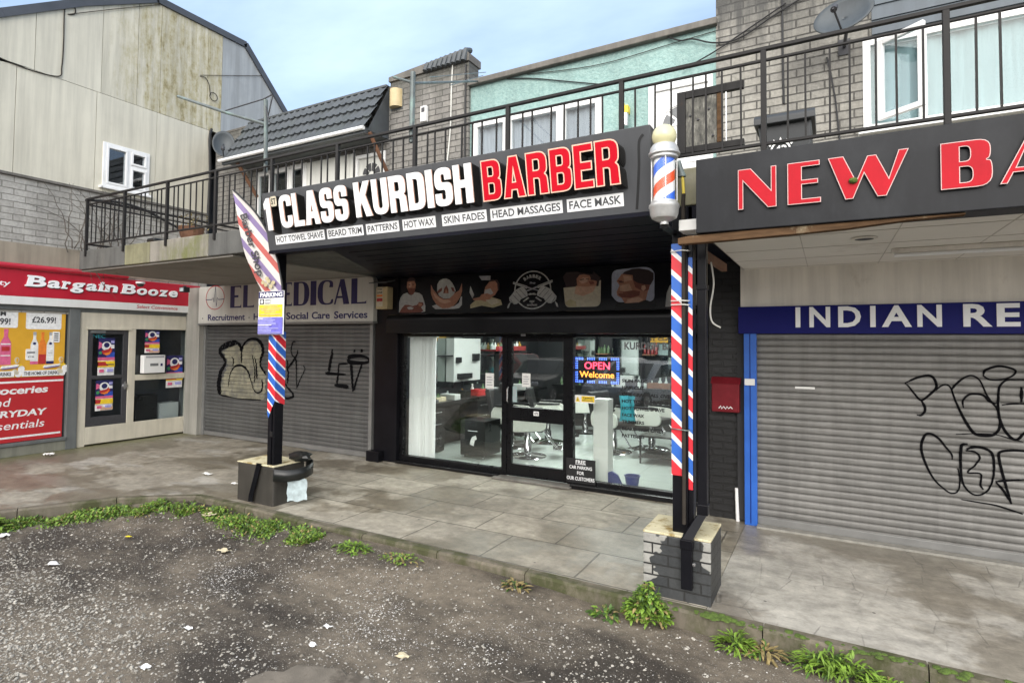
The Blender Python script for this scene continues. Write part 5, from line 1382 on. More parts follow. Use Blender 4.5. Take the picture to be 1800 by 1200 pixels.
k = MB(); k.lift = 0.012; k.rect(fp, 3.4, 4.12, 1.265, 1.36, 'ink_white'); k.text(fp, 'THE HOME OF DRINKS', 3.58, 4.08, 1.285, 1.34, 'ink_dark', bold=.03)
k.build('caption', ap)
gp = thing('advert_poster', 'red window poster with large white words about groceries and essentials', 'poster', (-11.4, 4.2, 0.2))
k = MB(); k.lift = 0.004; k.rect(fp, 0.6, 4.80, 0.225, 1.25, 'poster_red'); k.rect(fp, 0.6, 4.795, 1.165, 1.195, 'ink_white'); k.rect(fp, 0.6, 4.78, 0.285, 0.315, 'ink_white'); k.build('sheet', gp)
k = MB(); k.lift = 0.008
for tx_, bx_, bo_ in (('Groceries', (3.70, 4.575, 0.99, 1.11), .028), ('and', (3.80, 4.07, 0.80, 0.93), .002), ('EVERYDAY', (3.66, 4.56, 0.625, 0.73), .03), ('essentials', (3.74, 4.54, 0.43, 0.555), .004)):
    k = MB(); k.lift = 0.008; k.text(fp, tx_, *bx_, 'ink_white', bold=bo_, shear=.18); k.build('lettering', gp)
# posters on the entrance
def offer_poster(y0, y1, z0, z1, x, label, foot):
    t = thing('offer_poster', label, 'poster', (x, (y0 + y1) / 2, z0), 'offer posters on the corner shop entrance')
    f = FX(x); w = y1 - y0; h = z1 - z0
    P = lambda u, v: (y0 + u * w, z0 + v * h)
    k = MB(); k.lift = 0.002
    k.rect(f, y0, y1, z0, z1, 'ink_white')
    k.rect(f, y0, y1, z0 + h * .42, z1, 'ink_navy'); k.rect(f, y0 + .5 * w, y1, z0 + h * .45, z0 + h * .62, 'ink_blue')
    k.art(f, circle(y0 + w * .5, z0 + h * .78, w * .30, 20), 'ink_white'); k.art(f, circle(y0 + w * .5, z0 + h * .81, w * .17, 16), 'ink_navy')
    k.art(f, [P(.2, .66), P(.6, .70), P(.85, .82), P(.82, .62), P(.62, .54), P(.3, .56)], 'ink_red')
    k.art(f, [P(.3, .58), P(.65, .62), P(.8, .70), P(.7, .56), P(.5, .53)], 'ink_orange')
    k.art(f, [P(.02, .70), P(.22, .76), P(.22, .86), P(.04, .90)], 'ink_pink'); k.art(f, circle(y0 + w * .13, z0 + h * .60, w * .10, 12), 'ink_green')
    k.rect(f, y0 + w * .76, y0 + w * .96, z0 + h * .72, z0 + h * .82, 'ink_white'); k.rect(f, y0 + w * .76, y0 + w * .96, z0 + h * .86, z0 + h * .93, 'ink_lilac')
    k.rect(f, y0, y1, z0 + h * .40, z0 + h * .48, 'ink_pink')
    k.build('print', t)
    k = MB(); k.lift = 0.016
    k.rect(f, y0, y1, z0 + h * .22, z0 + h * .38, 'ink_yellow')
    if foot: k.art(f, [P(.0, .25), P(.62, .25), P(.42, .36), P(.0, .36)], 'ink_red'); k.rect(f, y0 + w * .5, y0 + w * .95, z0 + h * .27, z0 + h * .30, 'ink_dark')
    else: k.art(f, [P(.0, .24), P(.25, .24), P(.3, .36), P(.0, .38)], 'ink_red'); k.rect(f, y0 + w * .3, y0 + w, z0 + h * .02, z0 + h * .12, 'ink_skin_light')
    k.rect(f, y0 + w * .1, y0 + w * .35, z0 + h * .08, z0 + h * .16, 'ink_pink'); k.rect(f, y0 + w * .55, y0 + w * .9, z0 + h * .09, z0 + h * .17, 'ink_lilac')
    k.build('price_strip', t)
XD = LX - 0.005
offer_poster(5.31, 5.58, 1.23, 1.90, XD, 'bright offer poster high on the black shop door', True)
offer_poster(5.29, 5.57, 0.60, 1.14, XD, 'bright offer poster low on the black shop door', False)
offer_poster(6.10, 6.37, 1.62, 2.05, XD, 'bright offer poster above the white box in the entrance side window', False)
offer_poster(6.52, 6.84, 0.93, 1.56, XD, 'bright offer poster over the transom right of the white box', True)
wb = thing('post_box', 'white wall box with slot on the entrance side window', 'box', (LX, 6.2, 1.25))
k = MB(); k.fbox(EF, 6.02, 6.42, 1.24, 1.58, -0.02, 0.10, 'upvc'); k.build('body', wb, bevel=0.01)
k = MB(); fq = frame((LX + 0.131, 0, 0), YP, ZP); k.lift = .0004; k.rect(fq, 6.06, 6.40, 1.53, 1.57, 'ink_steel'); k.rect(fq, 6.14, 6.29, 1.375, 1.425, 'ink_grey'); k.rect(fq, 6.33, 6.37, 1.37, 1.42, 'ink_navy'); k.build('slot', wb)
# scratched tag on the door glass
k = MB(); k.lift = 0.0006; fq = frame((LX + 0.0185, 0, 0), YP, ZP); k.text(FX(LX - 0.0035), 'NEC', 5.22, 5.42, 1.90, 1.965, 'towel_teal', bold=-0.005); tag(k.build('scribble'), 'faint teal scribble at the top of the black shop door', 'graffiti')
# door-head camera and flood light under the deck
c_ = thing('security_camera', 'small white dome camera under the end of the walkway slab', 'camera', (-11.15, 6.0, 2.95))
k = MB(); k.lathe((-10.95, 5.75, 2.925), [(0.075, 0.0), (0.075, -0.03), (0.062, -0.035)], 'upvc', 20); k.build('base', c_, smooth=True)
k = MB(); k.lathe((-10.95, 5.75, 2.89), [(0.060, 0.0), (0.052, -0.03), (0.03, -0.05), (0.0, -0.056)], 'ink_dark', 20); k.build('dome', c_, smooth=True)
c_ = thing('flood_light', 'black flood light under the slab above the red sign end', 'light', (-10.95, 6.6, 2.92))
k = MB(); k.box(-11.02, -10.86, 6.5, 6.62, 2.80, 2.90, 'ink_black'); k.build('housing', c_, bevel=0.01)
k = MB(); k.box(-10.97, -10.91, 6.54, 6.58, 2.90, 2.926, 'ink_dark'); k.build('bracket', c_)
k = MB(); k.box(-11.0, -10.88, 6.495, 6.5, 2.815, 2.885, 'plastic_clear'); k.build('lens', c_)
# ================================================================== barber sign
bsn = thing('shop_sign', 'grey leaning fascia sign with big white and red raised barber lettering', 'sign', (-3.3, 4.3, 2.9))
SX0, SX1 = -5.56, -1.15
k = MB(); k.prism(frame((SX0, 0, 0), YP, ZP), [(4.295, 2.905), (4.415, 2.905), (4.415, 3.535), (4.175, 3.535)], 0.0, SX1 - SX0, 'sign_grey'); k.build('board', bsn, bevel=0.004)
k = MB(); k.box(-5.80, -5.563, 4.404, 4.418, 2.86, 3.50, 'black_paint'); k.build('backing_board', bsn)
k = MB(); k.box(SX0, SX1, 4.290, 4.44, 2.872, 2.903, 'black_soffit'); k.build('lower_trim', bsn)
vup = Vector((0, 4.175 - 4.295, 3.535 - 2.905)).normalized()
fsn = frame((0, 4.295, 2.905), XP, vup)         # leaning face; y=0 at its lower edge
fsn = (fsn[0], fsn[1], fsn[2], fsn[3])
h_ = lambda z: (z - 2.905) / vup.z
s_, t_ = .200, .165
HV = {
 '1': [[(.10,0),(.34,0),(.34,1),(.17,1),(0,.84),(0,.66),(.10,.70)]],
 'I': [[(0,0),(.225,0),(.225,1),(0,1)]],
 'L': [[(0,0),(.5,0),(.5,t_),(s_,t_),(s_,1),(0,1)]],
 'E': [[(0,0),(.53,0),(.53,t_),(s_,t_),(s_,.41),(.49,.41),(.49,.59),(s_,.59),(s_,1-t_),(.53,1-t_),(.53,1),(0,1)]],
 'H': [[(0,0),(s_,0),(s_,.41),(.38,.41),(.38,0),(.605,0),(.605,1),(.38,1),(.38,.60),(s_,.60),(s_,1),(0,1)]],
 'K': [[(0,0),(s_,0),(s_,.30),(.28,.41),(.42,0),(.66,0),(.44,.60),(.65,1),(.41,1),(s_,.62),(s_,1),(0,1)]],
 'U': [rp([(0,1),(0,0,.3),(.605,0,.3),(.605,1),(.38,1),(.38,t_,.1),(s_,t_,.1),(s_,1)])],
 'D': [rp([(0,0),(.605,0,.28),(.605,1,.28),(0,1)]), rp([(s_,t_),(.38,t_,.1),(.38,1-t_,.1),(s_,1-t_)])],
 'R': [rp([(0,0),(s_,0),(s_,.39),(.37,.39,.07),(.38,0),(.63,0),(.605,.42,.1),(.52,.475,.03),(.61,.54,.12),(.61,1,.26),(0,1)]), rp([(s_,.57),(.385,.57,.07),(.385,1-t_,.07),(s_,1-t_)])],
 'B': [rp([(0,0),(.615,0,.24),(.615,.50,.15),(.52,.525,.03),(.60,.56,.14),(.60,1,.24),(0,1)]), rp([(s_,t_),(.39,t_,.07),(.39,.43,.07),(s_,.43)]), rp([(s_,.60),(.375,.60,.06),(.375,1-t_,.06),(s_,1-t_)])],
 'C': [rp([(.605,.66),(.605,1,.28),(0,1,.3),(0,0,.3),(.605,0,.28),(.605,.36),(.385,.36),(.385,t_,.08),(s_,t_,.1),(s_,1-t_,.1),(.385,1-t_,.08),(.385,.66)])],
 'S': [rp([(.575,.68),(.575,1,.25),(.01,1,.27),(.01,.43,.2),(.365,.43,.08),(.365,.165,.06),(.215,.165,.06),(.215,.33),(0,.33),(0,0,.25),(.59,0,.27),(.59,.61,.2),(.225,.61,.08),(.225,.835,.06),(.36,.835,.06),(.36,.68)])],
 'A': [[(0,0),(.225,0),(.255,.19),(.425,.19),(.455,0),(.68,0),(.47,1),(.21,1)], [(.285,.37),(.395,.37),(.34,.70)]],
}
WID = {'1': .34, 'I': .225, 'L': .5, 'E': .53, 'H': .605, 'K': .66, 'U': .605, 'D': .605, 'R': .63, 'B': .615, 'C': .605, 'S': .59, 'A': .68}
def word(txt, x0, x1, z0, z1, red):
    gap = 0.075
    tot = sum(WID[c] for c in txt) + gap * (len(txt) - 1)
    sx = (x1 - x0) / tot; x = x0; y0, y1 = h_(z0), h_(z1)
    for c in txt:
        sc = [[(x + px_ * sx, y0 + py_ * (y1 - y0)) for px_, py_ in q] for q in HV[c]]
        k = MB()
        # deep black return stepping down and to the right behind the face
        for i in range(6):
            d0 = 0.004 + i * 0.0125
            off = (5 - i) / 5
            k.shape(fsn, [[(px_ + 0.030 * off, py_ - 0.034 * off) for px_, py_ in q] for q in sc], d0 - 0.004, d0 + 0.0135, 'letter_return')
        if red:
            k.shape(fsn, sc, 0.078, 0.092, 'letter_edge', 'letter_return', offset=0.006)
            k.shape(fsn, sc, 0.090, 0.0935, 'letter_red', offset=-0.0045)
        else:
            k.shape(fsn, sc, 0.078, 0.092, 'letter_white', 'letter_edge', offset=0.0015)
        k.build('letter', bsn)
        x += (WID[c] + gap) * sx
word('1', -5.435, -5.335, 3.12, 3.46, False)
word('CLASS', -5.19, -4.19, 3.125, 3.465, False)
word('KURDISH', -4.09, -2.705, 3.135, 3.465, False)
word('BARBER', -2.60, -1.375, 3.13, 3.46, True)
k = MB(); k.shape(fsn, [rp([(-5.322, h_(3.365), .025), (-5.222, h_(3.365), .025), (-5.222, h_(3.472), .025), (-5.322, h_(3.472), .025)])], 0.0, 0.088, 'ink_beige', 'letter_return')
k.text(fsn, 'ST', -5.310, -5.234, h_(3.388), h_(3.450), 'ink_black', t=0.002, z=0.0875, bold=0.015); k.build('letter', bsn)
for txt, a, b in (('HOT TOWEL SHAVE', -5.425, -4.655), ('BEARD TRIM', -4.615, -4.105), ('PATTERNS', -4.065, -3.64), ('HOT WAX', -3.595, -3.20), ('SKIN FADES', -3.125, -2.64), ('HEAD MASSAGES', -2.60, -1.905), ('FACE MASK', -1.865, -1.385)):
    k = MB(); k.lift = 0.002
    k.rect(fsn, a, b, h_(2.965), h_(3.067), 'letter_white')
    k.text(fsn, txt, a + 0.02, b - 0.02, h_(2.985), h_(3.049), 'sign_grey', bold=0.020)
    k.build('service_label', bsn)
k = MB(); k.box(-3.17, -3.167, 4.17, 4.29, 2.92, 3.53, 'ink_dark'); k.v = []; k.f = []; k.m = []
k.fbox(fsn, -3.172, -3.169, 0.004, h_(3.53), -0.002, 0.0012, 'ink_dark'); k.build('panel_joint', bsn)
k = MB(); k.ribbon(fsn, smooth([(-1.205, h_(3.47)), (-1.24, h_(3.42)), (-1.25, h_(3.25)), (-1.27, h_(3.05)), (-1.285, h_(2.93))], 6), 0.02, 'ink_black', 0.003); k.build('painted_stroke', bsn)

# ------------------------------------------------------------------ barber pole
bp = thing('barber_pole', 'glowing topped barber pole with blue and red spiral in a silver case', 'barber pole', (-1.03, 4.12, 2.76))
cx, cy = -1.03, 4.115
k = MB(); k.lathe((cx, cy, 0), [(0.02, 3.318), (0.045, 3.325)] + [(0.088 * math.cos(a), 3.400 + 0.088 * math.sin(a)) for a in [RAD(q) for q in range(-55, 91, 12)]] + [(0.002, 3.4885)], 'globe_glass', 28); k.build('globe', bp, smooth=True)
def collar(name, prof):
    k = MB(); k.lathe((cx, cy, 0), prof, 'pole_silver', 32); return k.build(name, bp, smooth=True)
collar('upper_collar', [(0.05, 3.345), (0.085, 3.335), (0.10, 3.31), (0.104, 3.285), (0.112, 3.275), (0.112, 3.262), (0.098, 3.252), (0.098, 3.238), (0.09, 3.228), (0.082, 3.226)])
collar('lower_collar', [(0.082, 2.925), (0.092, 2.922), (0.098, 2.905), (0.108, 2.898), (0.110, 2.88), (0.104, 2.868), (0.10, 2.83), (0.088, 2.80), (0.055, 2.782), (0.03, 2.775), (0.03, 2.755), (0.0, 2.755)])
k = MB(); n = 48; V = []; UV = []
for i in range(n + 1):
    a = 2 * math.pi * i / n
    for z in (2.92, 3.23):
        V.append((cx + 0.076 * math.cos(a), cy + 0.076 * math.sin(a), z)); UV.append((i / n, z))
k.add(V, [(2 * i, 2 * i + 2, 2 * i + 3, 2 * i + 1) for i in range(n)], 'letter_white'); k.uv = UV
m, t, b = nodes('spiral')
uvn = t.nodes.new('ShaderNodeUVMap'); sp = t.nodes.new('ShaderNodeSeparateXYZ'); t.links.new(uvn.outputs[0], sp.inputs[0])
ma = t.nodes.new('ShaderNodeMath'); ma.operation = 'MULTIPLY_ADD'; ma.inputs[1].default_value = 1 / 0.30; t.links.new(sp.outputs['Y'], ma.inputs[0])
mb_ = t.nodes.new('ShaderNodeMath'); mb_.operation = 'MULTIPLY'; mb_.inputs[1].default_value = -1.0; t.links.new(sp.outputs['X'], mb_.inputs[0]); t.links.new(mb_.outputs[0], ma.inputs[2])
fr2 = t.nodes.new('ShaderNodeMath'); fr2.operation = 'FRACT'; t.links.new(ma.outputs[0], fr2.inputs[0])
t.links.new(ramp(t, fr2.outputs[0], [(0.0, (0.80, 0.80, 0.80)), (0.25, (0.78, 0.10, 0.03)), (0.5, (0.80, 0.80, 0.80)), (0.75, (0.05, 0.16, 0.72))], True), b.inputs['Base Color'])
b.inputs['Roughness'].default_value = 0.3
k.mats = [m]; k.build('spiral_cylinder', bp, smooth=True, shade_angle=60)
k = MB(); k.lathe((cx, cy, 0), [(0.083, 2.922), (0.083, 3.228)], 'glass_tube', 40); k.f = k.f[:-2]; k.m = k.m[:-2]; k.build('glass_case', bp, smooth=True, shade_angle=60)
k = MB()
for a in (20, 110, 200, 290): k.tube([(cx + 0.089 * math.cos(RAD(a)), cy + 0.089 * math.sin(RAD(a)), 2.91), (cx + 0.089 * math.cos(RAD(a)), cy + 0.089 * math.sin(RAD(a)), 3.24)], 0.005, 'pole_silver', 6)
k.build('guard_rod', bp, smooth=True)
k = MB(); k.box(-1.06, -1.0, 4.12, 4.44, 2.735, 2.757, 'black_paint'); k.box(-1.06, -1.0, 4.20, 4.44, 3.24, 3.262, 'black_paint'); k.build('bracket', bp, bevel=0.004)

# ------------------------------------------------------------------ posts and plinths
pr = thing('striped_post', 'tall black steel post wrapped in red white and blue stripes by the restaurant', 'post', (-0.98, 4.5, 0.47))
k = MB(); k.box(-1.045, -0.93, 4.415, 4.56, 0.47, 2.945, 'black_paint'); k.box(-0.93, -0.893, 4.43, 4.54, 0.47, 2.945, 'black_paint'); k.build('shaft', pr, bevel=0.006)
k = MB(); k.box(-1.049, -0.956, 4.408, 4.4135, 0.90, 2.66, 'stripe_post'); k.box(-0.926, -0.895, 4.4235, 4.4285, 0.80, 2.55, 'stripe_post'); k.build('striped_wrap', pr)
cdp = thing('conduit', 'grey conduit with a yellow cable running up the right striped post', 'conduit', (-0.94, 4.38, 0.5))
k = MB(); k.tube([(-0.952, 4.388, 0.55), (-0.952, 4.388, 2.75), (-0.945, 4.34, 2.95), (-0.938, 4.33, 3.02)], 0.015, 'conduit_grey', 10); k.build('pipe', cdp, smooth=True)
k = MB(); k.tube([(-0.938, 4.33, 3.02), (-0.943, 4.33, 3.10), (-0.948, 4.33, 3.17)], 0.011, 'cable_yellow', 8); k.build('cable', cdp, smooth=True)
k = MB(); k.tube([(-0.95, 4.33, 3.155), (-0.953, 4.33, 3.175), (-0.955, 4.33, 3.18), (-0.98, 4.33, 3.27)], [0.026, 0.026, 0.022, 0.022], 'galvanised', 10); k.tube([(-0.95, 4.33, 3.15), (-0.95, 4.33, 3.165)], 0.03, 'galvanised', 10); k.build('spout', cdp, smooth=True)
k = MB()
for z in (1.25, 2.19, 2.22, 2.60): k.tube([(-1.052, 4.404, z), (-0.96, 4.362, z), (-0.915, 4.375, z - 0.004), (-0.915, 4.42, z)], 0.0045, 'cable_white' if z > 2 else 'galvanised', 6)
k.build('cable_tie', cdp)
dp = thing('downpipe', 'square black downpipe bending onto the right brick plinth', 'downpipe', (-0.86, 4.45, 0.0))
k = MB(); k.box(-0.862, -0.795, 4.43, 4.50, 0.62, 2.68, 'black_paint'); k.box(-0.868, -0.789, 4.424, 4.506, 2.30, 2.34, 'black_paint'); k.box(-0.868, -0.789, 4.424, 4.506, 0.62, 0.70, 'black_paint'); k.build('pipe', dp, bevel=0.006)
k = MB()
fq = frame((0, 0, 0), XP, ZP)
P0 = [(-0.862, 4.43, .63), (-0.795, 4.43, .63), (-0.795, 4.50, .63), (-0.862, 4.50, .63)]
P1 = [(-0.955, 4.285, .46), (-0.875, 4.285, .46), (-0.875, 4.36, .49), (-0.955, 4.36, .49)]
k.add(P0 + P1, [(0, 1, 5, 4), (1, 2, 6, 5), (2, 3, 7, 6), (3, 0, 4, 7), (0, 3, 2, 1), (4, 5, 6, 7)], 'black_paint'); k.box(-0.961, -0.869, 4.278, 4.345, 0.40, 0.47, 'black_paint'); k.box(-0.955, -0.875, 4.285, 4.338, 0.11, 0.41, 'black_paint'); k.build('shoe', dp, bevel=0.005)
k = MB()
for z in (0.3, 0.53): k.lathe((-0.862, 4.30 if z < .4 else 4.40, z), [(0.012, 0.0), (0.012, -0.012), (0.0, -0.014)], 'steel_bright', 8, 'y')
k.build('screw', dp)
rp_ = thing('brick_plinth', 'dark painted brick plinth with worn pale bricks under the right striped post', 'plinth', (-1.0, 4.55, 0.0))
k = MB(); k.box(-1.25, -0.755, 4.345, 4.80, -0.16, 0.455, 'plinth_brick'); k.build('brickwork', rp_, bevel=0.008)
k = MB(); k.box(-1.253, -0.752, 4.342, 4.803, 0.4555, 0.474, 'coping_cream'); k.build('capping', rp_, bevel=0.006)
pl = thing('striped_post', 'black steel post with a striped tie shaped wrap in front of the medical shutter', 'post', (-5.62, 4.5, 0.45))
k = MB(); k.box(-5.69, -5.63, 4.43, 4.55, 0.44, 2.945, 'black_paint'); k.box(-5.63, -5.605, 4.45, 4.53, 0.44, 2.945, 'black_paint'); k.box(-5.605, -5.575, 4.43, 4.55, 0.44, 2.945, 'black_paint'); k.build('shaft', pl, bevel=0.005)
k = MB()
k.prism(FY(4.4285), [(-5.697, 1.05), (-5.675, 0.99), (-5.62, 1.11), (-5.57, 1.20), (-5.57, 1.99), (-5.697, 1.99)], 0.0, 0.005, 'stripe_post_left'); k.prism(FX(-5.5745), [(4.425, 1.19), (4.56, 1.14), (4.56, 1.99), (4.425, 1.99)], 0.0, 0.005, 'stripe_post_left'); k.build('striped_wrap', pl)
k = MB(); k.box(-5.645, -5.60, 4.424, 4.43, 0.78, 0.84, 'ink_black'); k.build('bracket_plate', pl)
lp = thing('brick_plinth', 'low dark rendered plinth under the post with the parking notice', 'plinth', (-5.9, 4.7, 0.0))
k = MB(); k.box(-6.17, -5.53, 4.40, 4.84, -0.02, 0.44, 'plinth_dark'); k.build('body', lp, bevel=0.015)
k = MB(); k.box(-6.175, -5.525, 4.395, 4.845, 0.4405, 0.455, 'coping_cream'); k.build('capping', lp, bevel=0.005)
k = MB(); k.tube([(-5.76, 4.38, 0.46), (-5.80, 4.37, 0.30), (-5.86, 4.362, 0.10), (-5.865, 4.36, 0.03)], 0.036, 'black_paint', 4)
tag(k.build('downpipe', bevel=0.004), 'short kinked black downpipe leaning on the left dark plinth', 'downpipe')
# bin bag, tyre-like black strap and clear plastic caught on the left plinth
k = MB(); V = []; n = 14
for j in range(8):
    for i in range(n):
        a = 2 * math.pi * i / n; r = (0.03, 0.07, 0.10, 0.11, 0.10, 0.075, 0.045, 0.01)[j] * (1 + 0.22 * math.sin(3 * a + j) + 0.14 * math.sin(7 * a + 2 * j))
        V.append((-5.50 + 1.4 * r * math.cos(a), 4.76 + 0.8 * r * math.sin(a), 0.457 + (0.0, 0.005, 0.03, 0.055, 0.08, 0.10, 0.11, 0.10)[j]))
k.add(V, [(j * n + i, j * n + (i + 1) % n, (j + 1) * n + (i + 1) % n, (j + 1) * n + i) for j in range(7) for i in range(n)], 'bag_black')
tag(k.build('rubbish_bag', smooth=True), 'crumpled black bag lying on the back corner of the left plinth', 'bag')
k = MB()
P = [(-5.54, 4.40, .36), (-5.50, 4.39, .37), (-5.38, 4.48, .36), (-5.30, 4.66, .38), (-5.36, 4.82, .41), (-5.52, 4.86, .43)]
S_ = smooth(P, 6); V = []
for p in S_: V += [(p[0], p[1], p[2] - 0.075), (p[0], p[1], p[2] + 0.055)]
k.add(V, [(2 * i, 2 * i + 2, 2 * i + 3, 2 * i + 1) for i in range(len(S_) - 1)], 'bag_black')
o = k.build('plastic_strap', smooth=True); sm = o.modifiers.new('thick', 'SOLIDIFY'); sm.thickness = 0.012
tag(o, 'broad black plastic strap looped round the side of the left plinth', 'strap')
k = MB(); V = []
for i in range(8):
    for j in range(6): V.append((-5.42 + 0.14 * i / 7, 4.50 + 0.16 * i / 7 + 0.008 * math.sin(j * 2 + i), 0.05 + 0.24 * j / 5 + 0.01 * math.sin(i * 1.3)))
k.add(V, [(i * 6 + j, (i + 1) * 6 + j, (i + 1) * 6 + j + 1, i * 6 + j + 1) for i in range(7) for j in range(5)], 'plastic_clear')
tag(k.build('plastic_sheet', smooth=True), 'torn clear plastic sheet hanging at the right of the left plinth', 'plastic')

# parking notice and feather flag
pk = thing('parking_sign', 'white yellow and violet parking notice on the left post', 'sign', (-5.58, 4.37, 1.95))
k = MB(); k.box(-5.80, -5.365, 4.352, 4.362, 1.955, 2.455, 'ink_white'); k.box(-5.70, -5.55, 4.362, 4.43, 2.1, 2.2, 'black_paint'); k.build('plate', pk, bevel=0.003)
fk = FY(4.3515)
k = MB(); k.lift = 0.0008
k.rect(fk, -5.795, -5.37, 2.375, 2.45, 'ink_navy'); k.text(fk, 'PARKING', -5.77, -5.39, 2.387, 2.437, 'letter_white', bold=.035)
k.rect(fk, -5.77, -5.70, 2.305, 2.365, 'ink_dark'); k.art(fk, circle(-5.735, 2.335, .022, 12), 'ink_white')
for z in (2.35, 2.315): k.rect(fk, -5.68, -5.60, z - .006, z + .006, 'ink_grey')
k.rect(fk, -5.582, -5.578, 2.305, 2.37, 'ink_grey')
k.rect(fk, -5.78, -5.385, 2.16, 2.298, 'ink_yellow')
for z, a, b in ((2.28, -5.70, -5.46), (2.255, -5.76, -5.40), (2.235, -5.74, -5.43), (2.212, -5.68, -5.49), (2.185, -5.75, -5.41)): k.rect(fk, a, b, z - .005, z + .005, 'ink_tan')
k.rect(fk, -5.79, -5.375, 1.962, 2.15, 'ink_violet')
r2 = random.Random(3)
for i in range(11):
    z = 2.138 - i * .016; k.rect(fk, -5.78, -5.78 + r2.uniform(.18, .38), z - .005, z + .005, 'ink_lilac')
k.rect(fk, -5.78, -5.70, 2.133, 2.142, 'ink_white'); k.rect(fk, -5.78, -5.55, 2.06, 2.068, 'ink_white')
k.build('print', pk)
fg = thing('feather_flag', 'curved feather flag in red white and violet stripes leaning off the left post', 'flag', (-5.5, 4.4, 2.2))
pole = [(-6.352,3.716),(-6.167,3.584),(-5.969,3.432),(-5.827,3.289),(-5.722,3.157),(-5.634,3.018),(-5.547,2.859),(-5.485,2.682),(-5.435,2.486),(-5.43,2.30),(-5.44,2.12)]
edge = [(-6.352,3.716),(-6.281,3.528),(-6.208,3.268),(-6.146,3.058),(-6.087,2.895),(-5.975,2.708),(-5.90,2.59),(-5.831,2.502),(-5.775,2.42),(-5.75,2.36),(-5.70,2.30)]
A_, B_ = smooth(pole, 6), smooth(edge, 6)
k = MB(); V = []; n = len(A_); C = 9
for i in range(n):
    for c in range(C):
        q = c / (C - 1)
        x = A_[i][0] * (1 - q) + B_[i][0] * q; z = A_[i][1] * (1 - q) + B_[i][1] * q
        V.append((x, 4.378 + 0.018 * math.sin(q * 4 + i * 0.09) * q, z))
k.add(V, [(i * C + c, (i + 1) * C + c, (i + 1) * C + c + 1, i * C + c + 1) for i in range(n - 1) for c in range(C - 1)], 'letter_white')
stripes('flag_cloth', 0.40, [(0.0, (0.60, 0.57, 0.54)), (0.27, (0.46, 0.11, 0.095)), (0.5, (0.61, 0.58, 0.55)), (0.77, (0.22, 0.165, 0.32))], 0.85, rough=0.8)
k.mats = [MATS['flag_cloth']]
k.build('cloth', fg, smooth=True, shade_angle=80)
k = MB(); k.tube([(p[0] + 0.012, 4.375, p[1]) for p in A_[:-7]] + [(-5.46, 4.375, 2.2)], 0.011, 'cable_black', 8); k.build('pole', fg, smooth=True)
# script lettering running down the flag
fl_ = frame((-6.16, 4.352, 3.40), Vector((0.42, 0, -0.91)), Vector((0.91, 0, 0.42)))
k = MB(); k.lift = 0.0; k.text(fl_, 'Barber Shop', 0.0, 0.84, -0.02, 0.10, 'ink_dark', t=0.002, z=0.0, bold=0.015, shear=0.35); k.build('lettering', fg)
k = MB(); fz = FY(4.352)
for i, (x, z) in enumerate(((-5.73, 2.56), (-5.68, 2.53), (-5.63, 2.57), (-5.59, 2.51), (-5.66, 2.60), (-5.55, 2.55))): k.art(fz, circle(x, z, 0.032, 12, 0.024), 'ink_tan')
k.build('emblem', fg)

# ================================================================== barber shop front
sfm = thing('shopfront', 'black framed glazed barber shop front with central door', 'shopfront', (-3.7, 7.0, 0.0))
FYs = FY(7.0)
k = MB()
for a in ((-5.90, -5.83, 0.0, 2.03), (-1.60, -1.16, 0.0, 2.03), (-5.83, -1.60, 1.965, 2.03), (-5.83, -4.045, 0.02, 0.115), (-2.955, -1.60, 0.02, 0.10), (-4.045, -3.965, 0.02, 1.965), (-3.035, -2.955, 0.02, 1.965)):
    k.fbox(FYs, *a, -0.09, 0.0, 'frame_black')
k.build('frame', sfm, bevel=0.006)
k = MB(); k.box(-5.90, -4.05, 6.90, 7.0, 0.0, 0.045, 'black_gloss'); k.build('base_trim', sfm, bevel=0.008)
k = MB(); k.box(-2.95, -1.16, 6.88, 7.0, 0.0, 0.06, 'black_gloss'); k.build('base_trim', sfm, bevel=0.008)
k = MB(); k.box(-4.10, -2.92, 6.82, 7.02, 0.0, 0.030, 'concrete_flashing'); k.build('threshold', sfm, bevel=0.012)
k = MB(); k.prism(frame((-5.93, 0, 0), YP, ZP), rp([(6.70, 2.005, .02), (7.02, 2.005), (7.02, 2.30), (6.74, 2.30, .03), (6.70, 2.25, .05)]), 0.0, 4.76, 'black_gloss'); k.build('shutter_box', sfm, bevel=0.006)
k = MB()
k.fbox(FYs, -3.965, -3.895, 0.03, 1.965, -0.075, -0.015, 'frame_black'); k.fbox(FYs, -3.105, -3.035, 0.03, 1.965, -0.075, -0.015, 'frame_black')
for a in ((0.03, 0.20), (0.795, 0.985), (1.90, 1.965)): k.fbox(FYs, -3.895, -3.105, a[0], a[1], -0.075, -0.015, 'frame_black')
dr = k.build('door', sfm, bevel=0.005)
k = MB(); k.fbox(FYs, -3.895, -3.105, 0.20, 0.795, -0.05, -0.042, 'glass_shop'); k.fbox(FYs, -3.895, -3.105, 0.985, 1.90, -0.05, -0.042, 'glass_shop'); k.build('pane', dr)
k = MB(); k.tube([(-3.93, 6.985, 1.05), (-3.93, 6.955, 1.07), (-3.93, 6.955, 1.24), (-3.93, 6.985, 1.26)], 0.010, 'steel_bright', 8); k.build('handle', dr, smooth=True)
k = MB(); k.lift = 0.001; fdq = FY(7.015); k.rect(fdq, -3.545, -3.465, 0.885, 0.945, 'ink_white'); k.text(fdq, '473', -3.535, -3.475, 0.897, 0.932, 'ink_dark', bold=.03); k.build('number_plate', dr)
k = MB(); k.fbox(FYs, -3.74, -3.67, 1.975, 2.015, 0.0, 0.012, 'ink_steel'); k.build('sensor', sfm, bevel=0.003)
k = MB(); k.fbox(FYs, -5.83, -4.045, 0.115, 1.965, -0.05, -0.042, 'glass_shop'); k.build('pane', sfm)
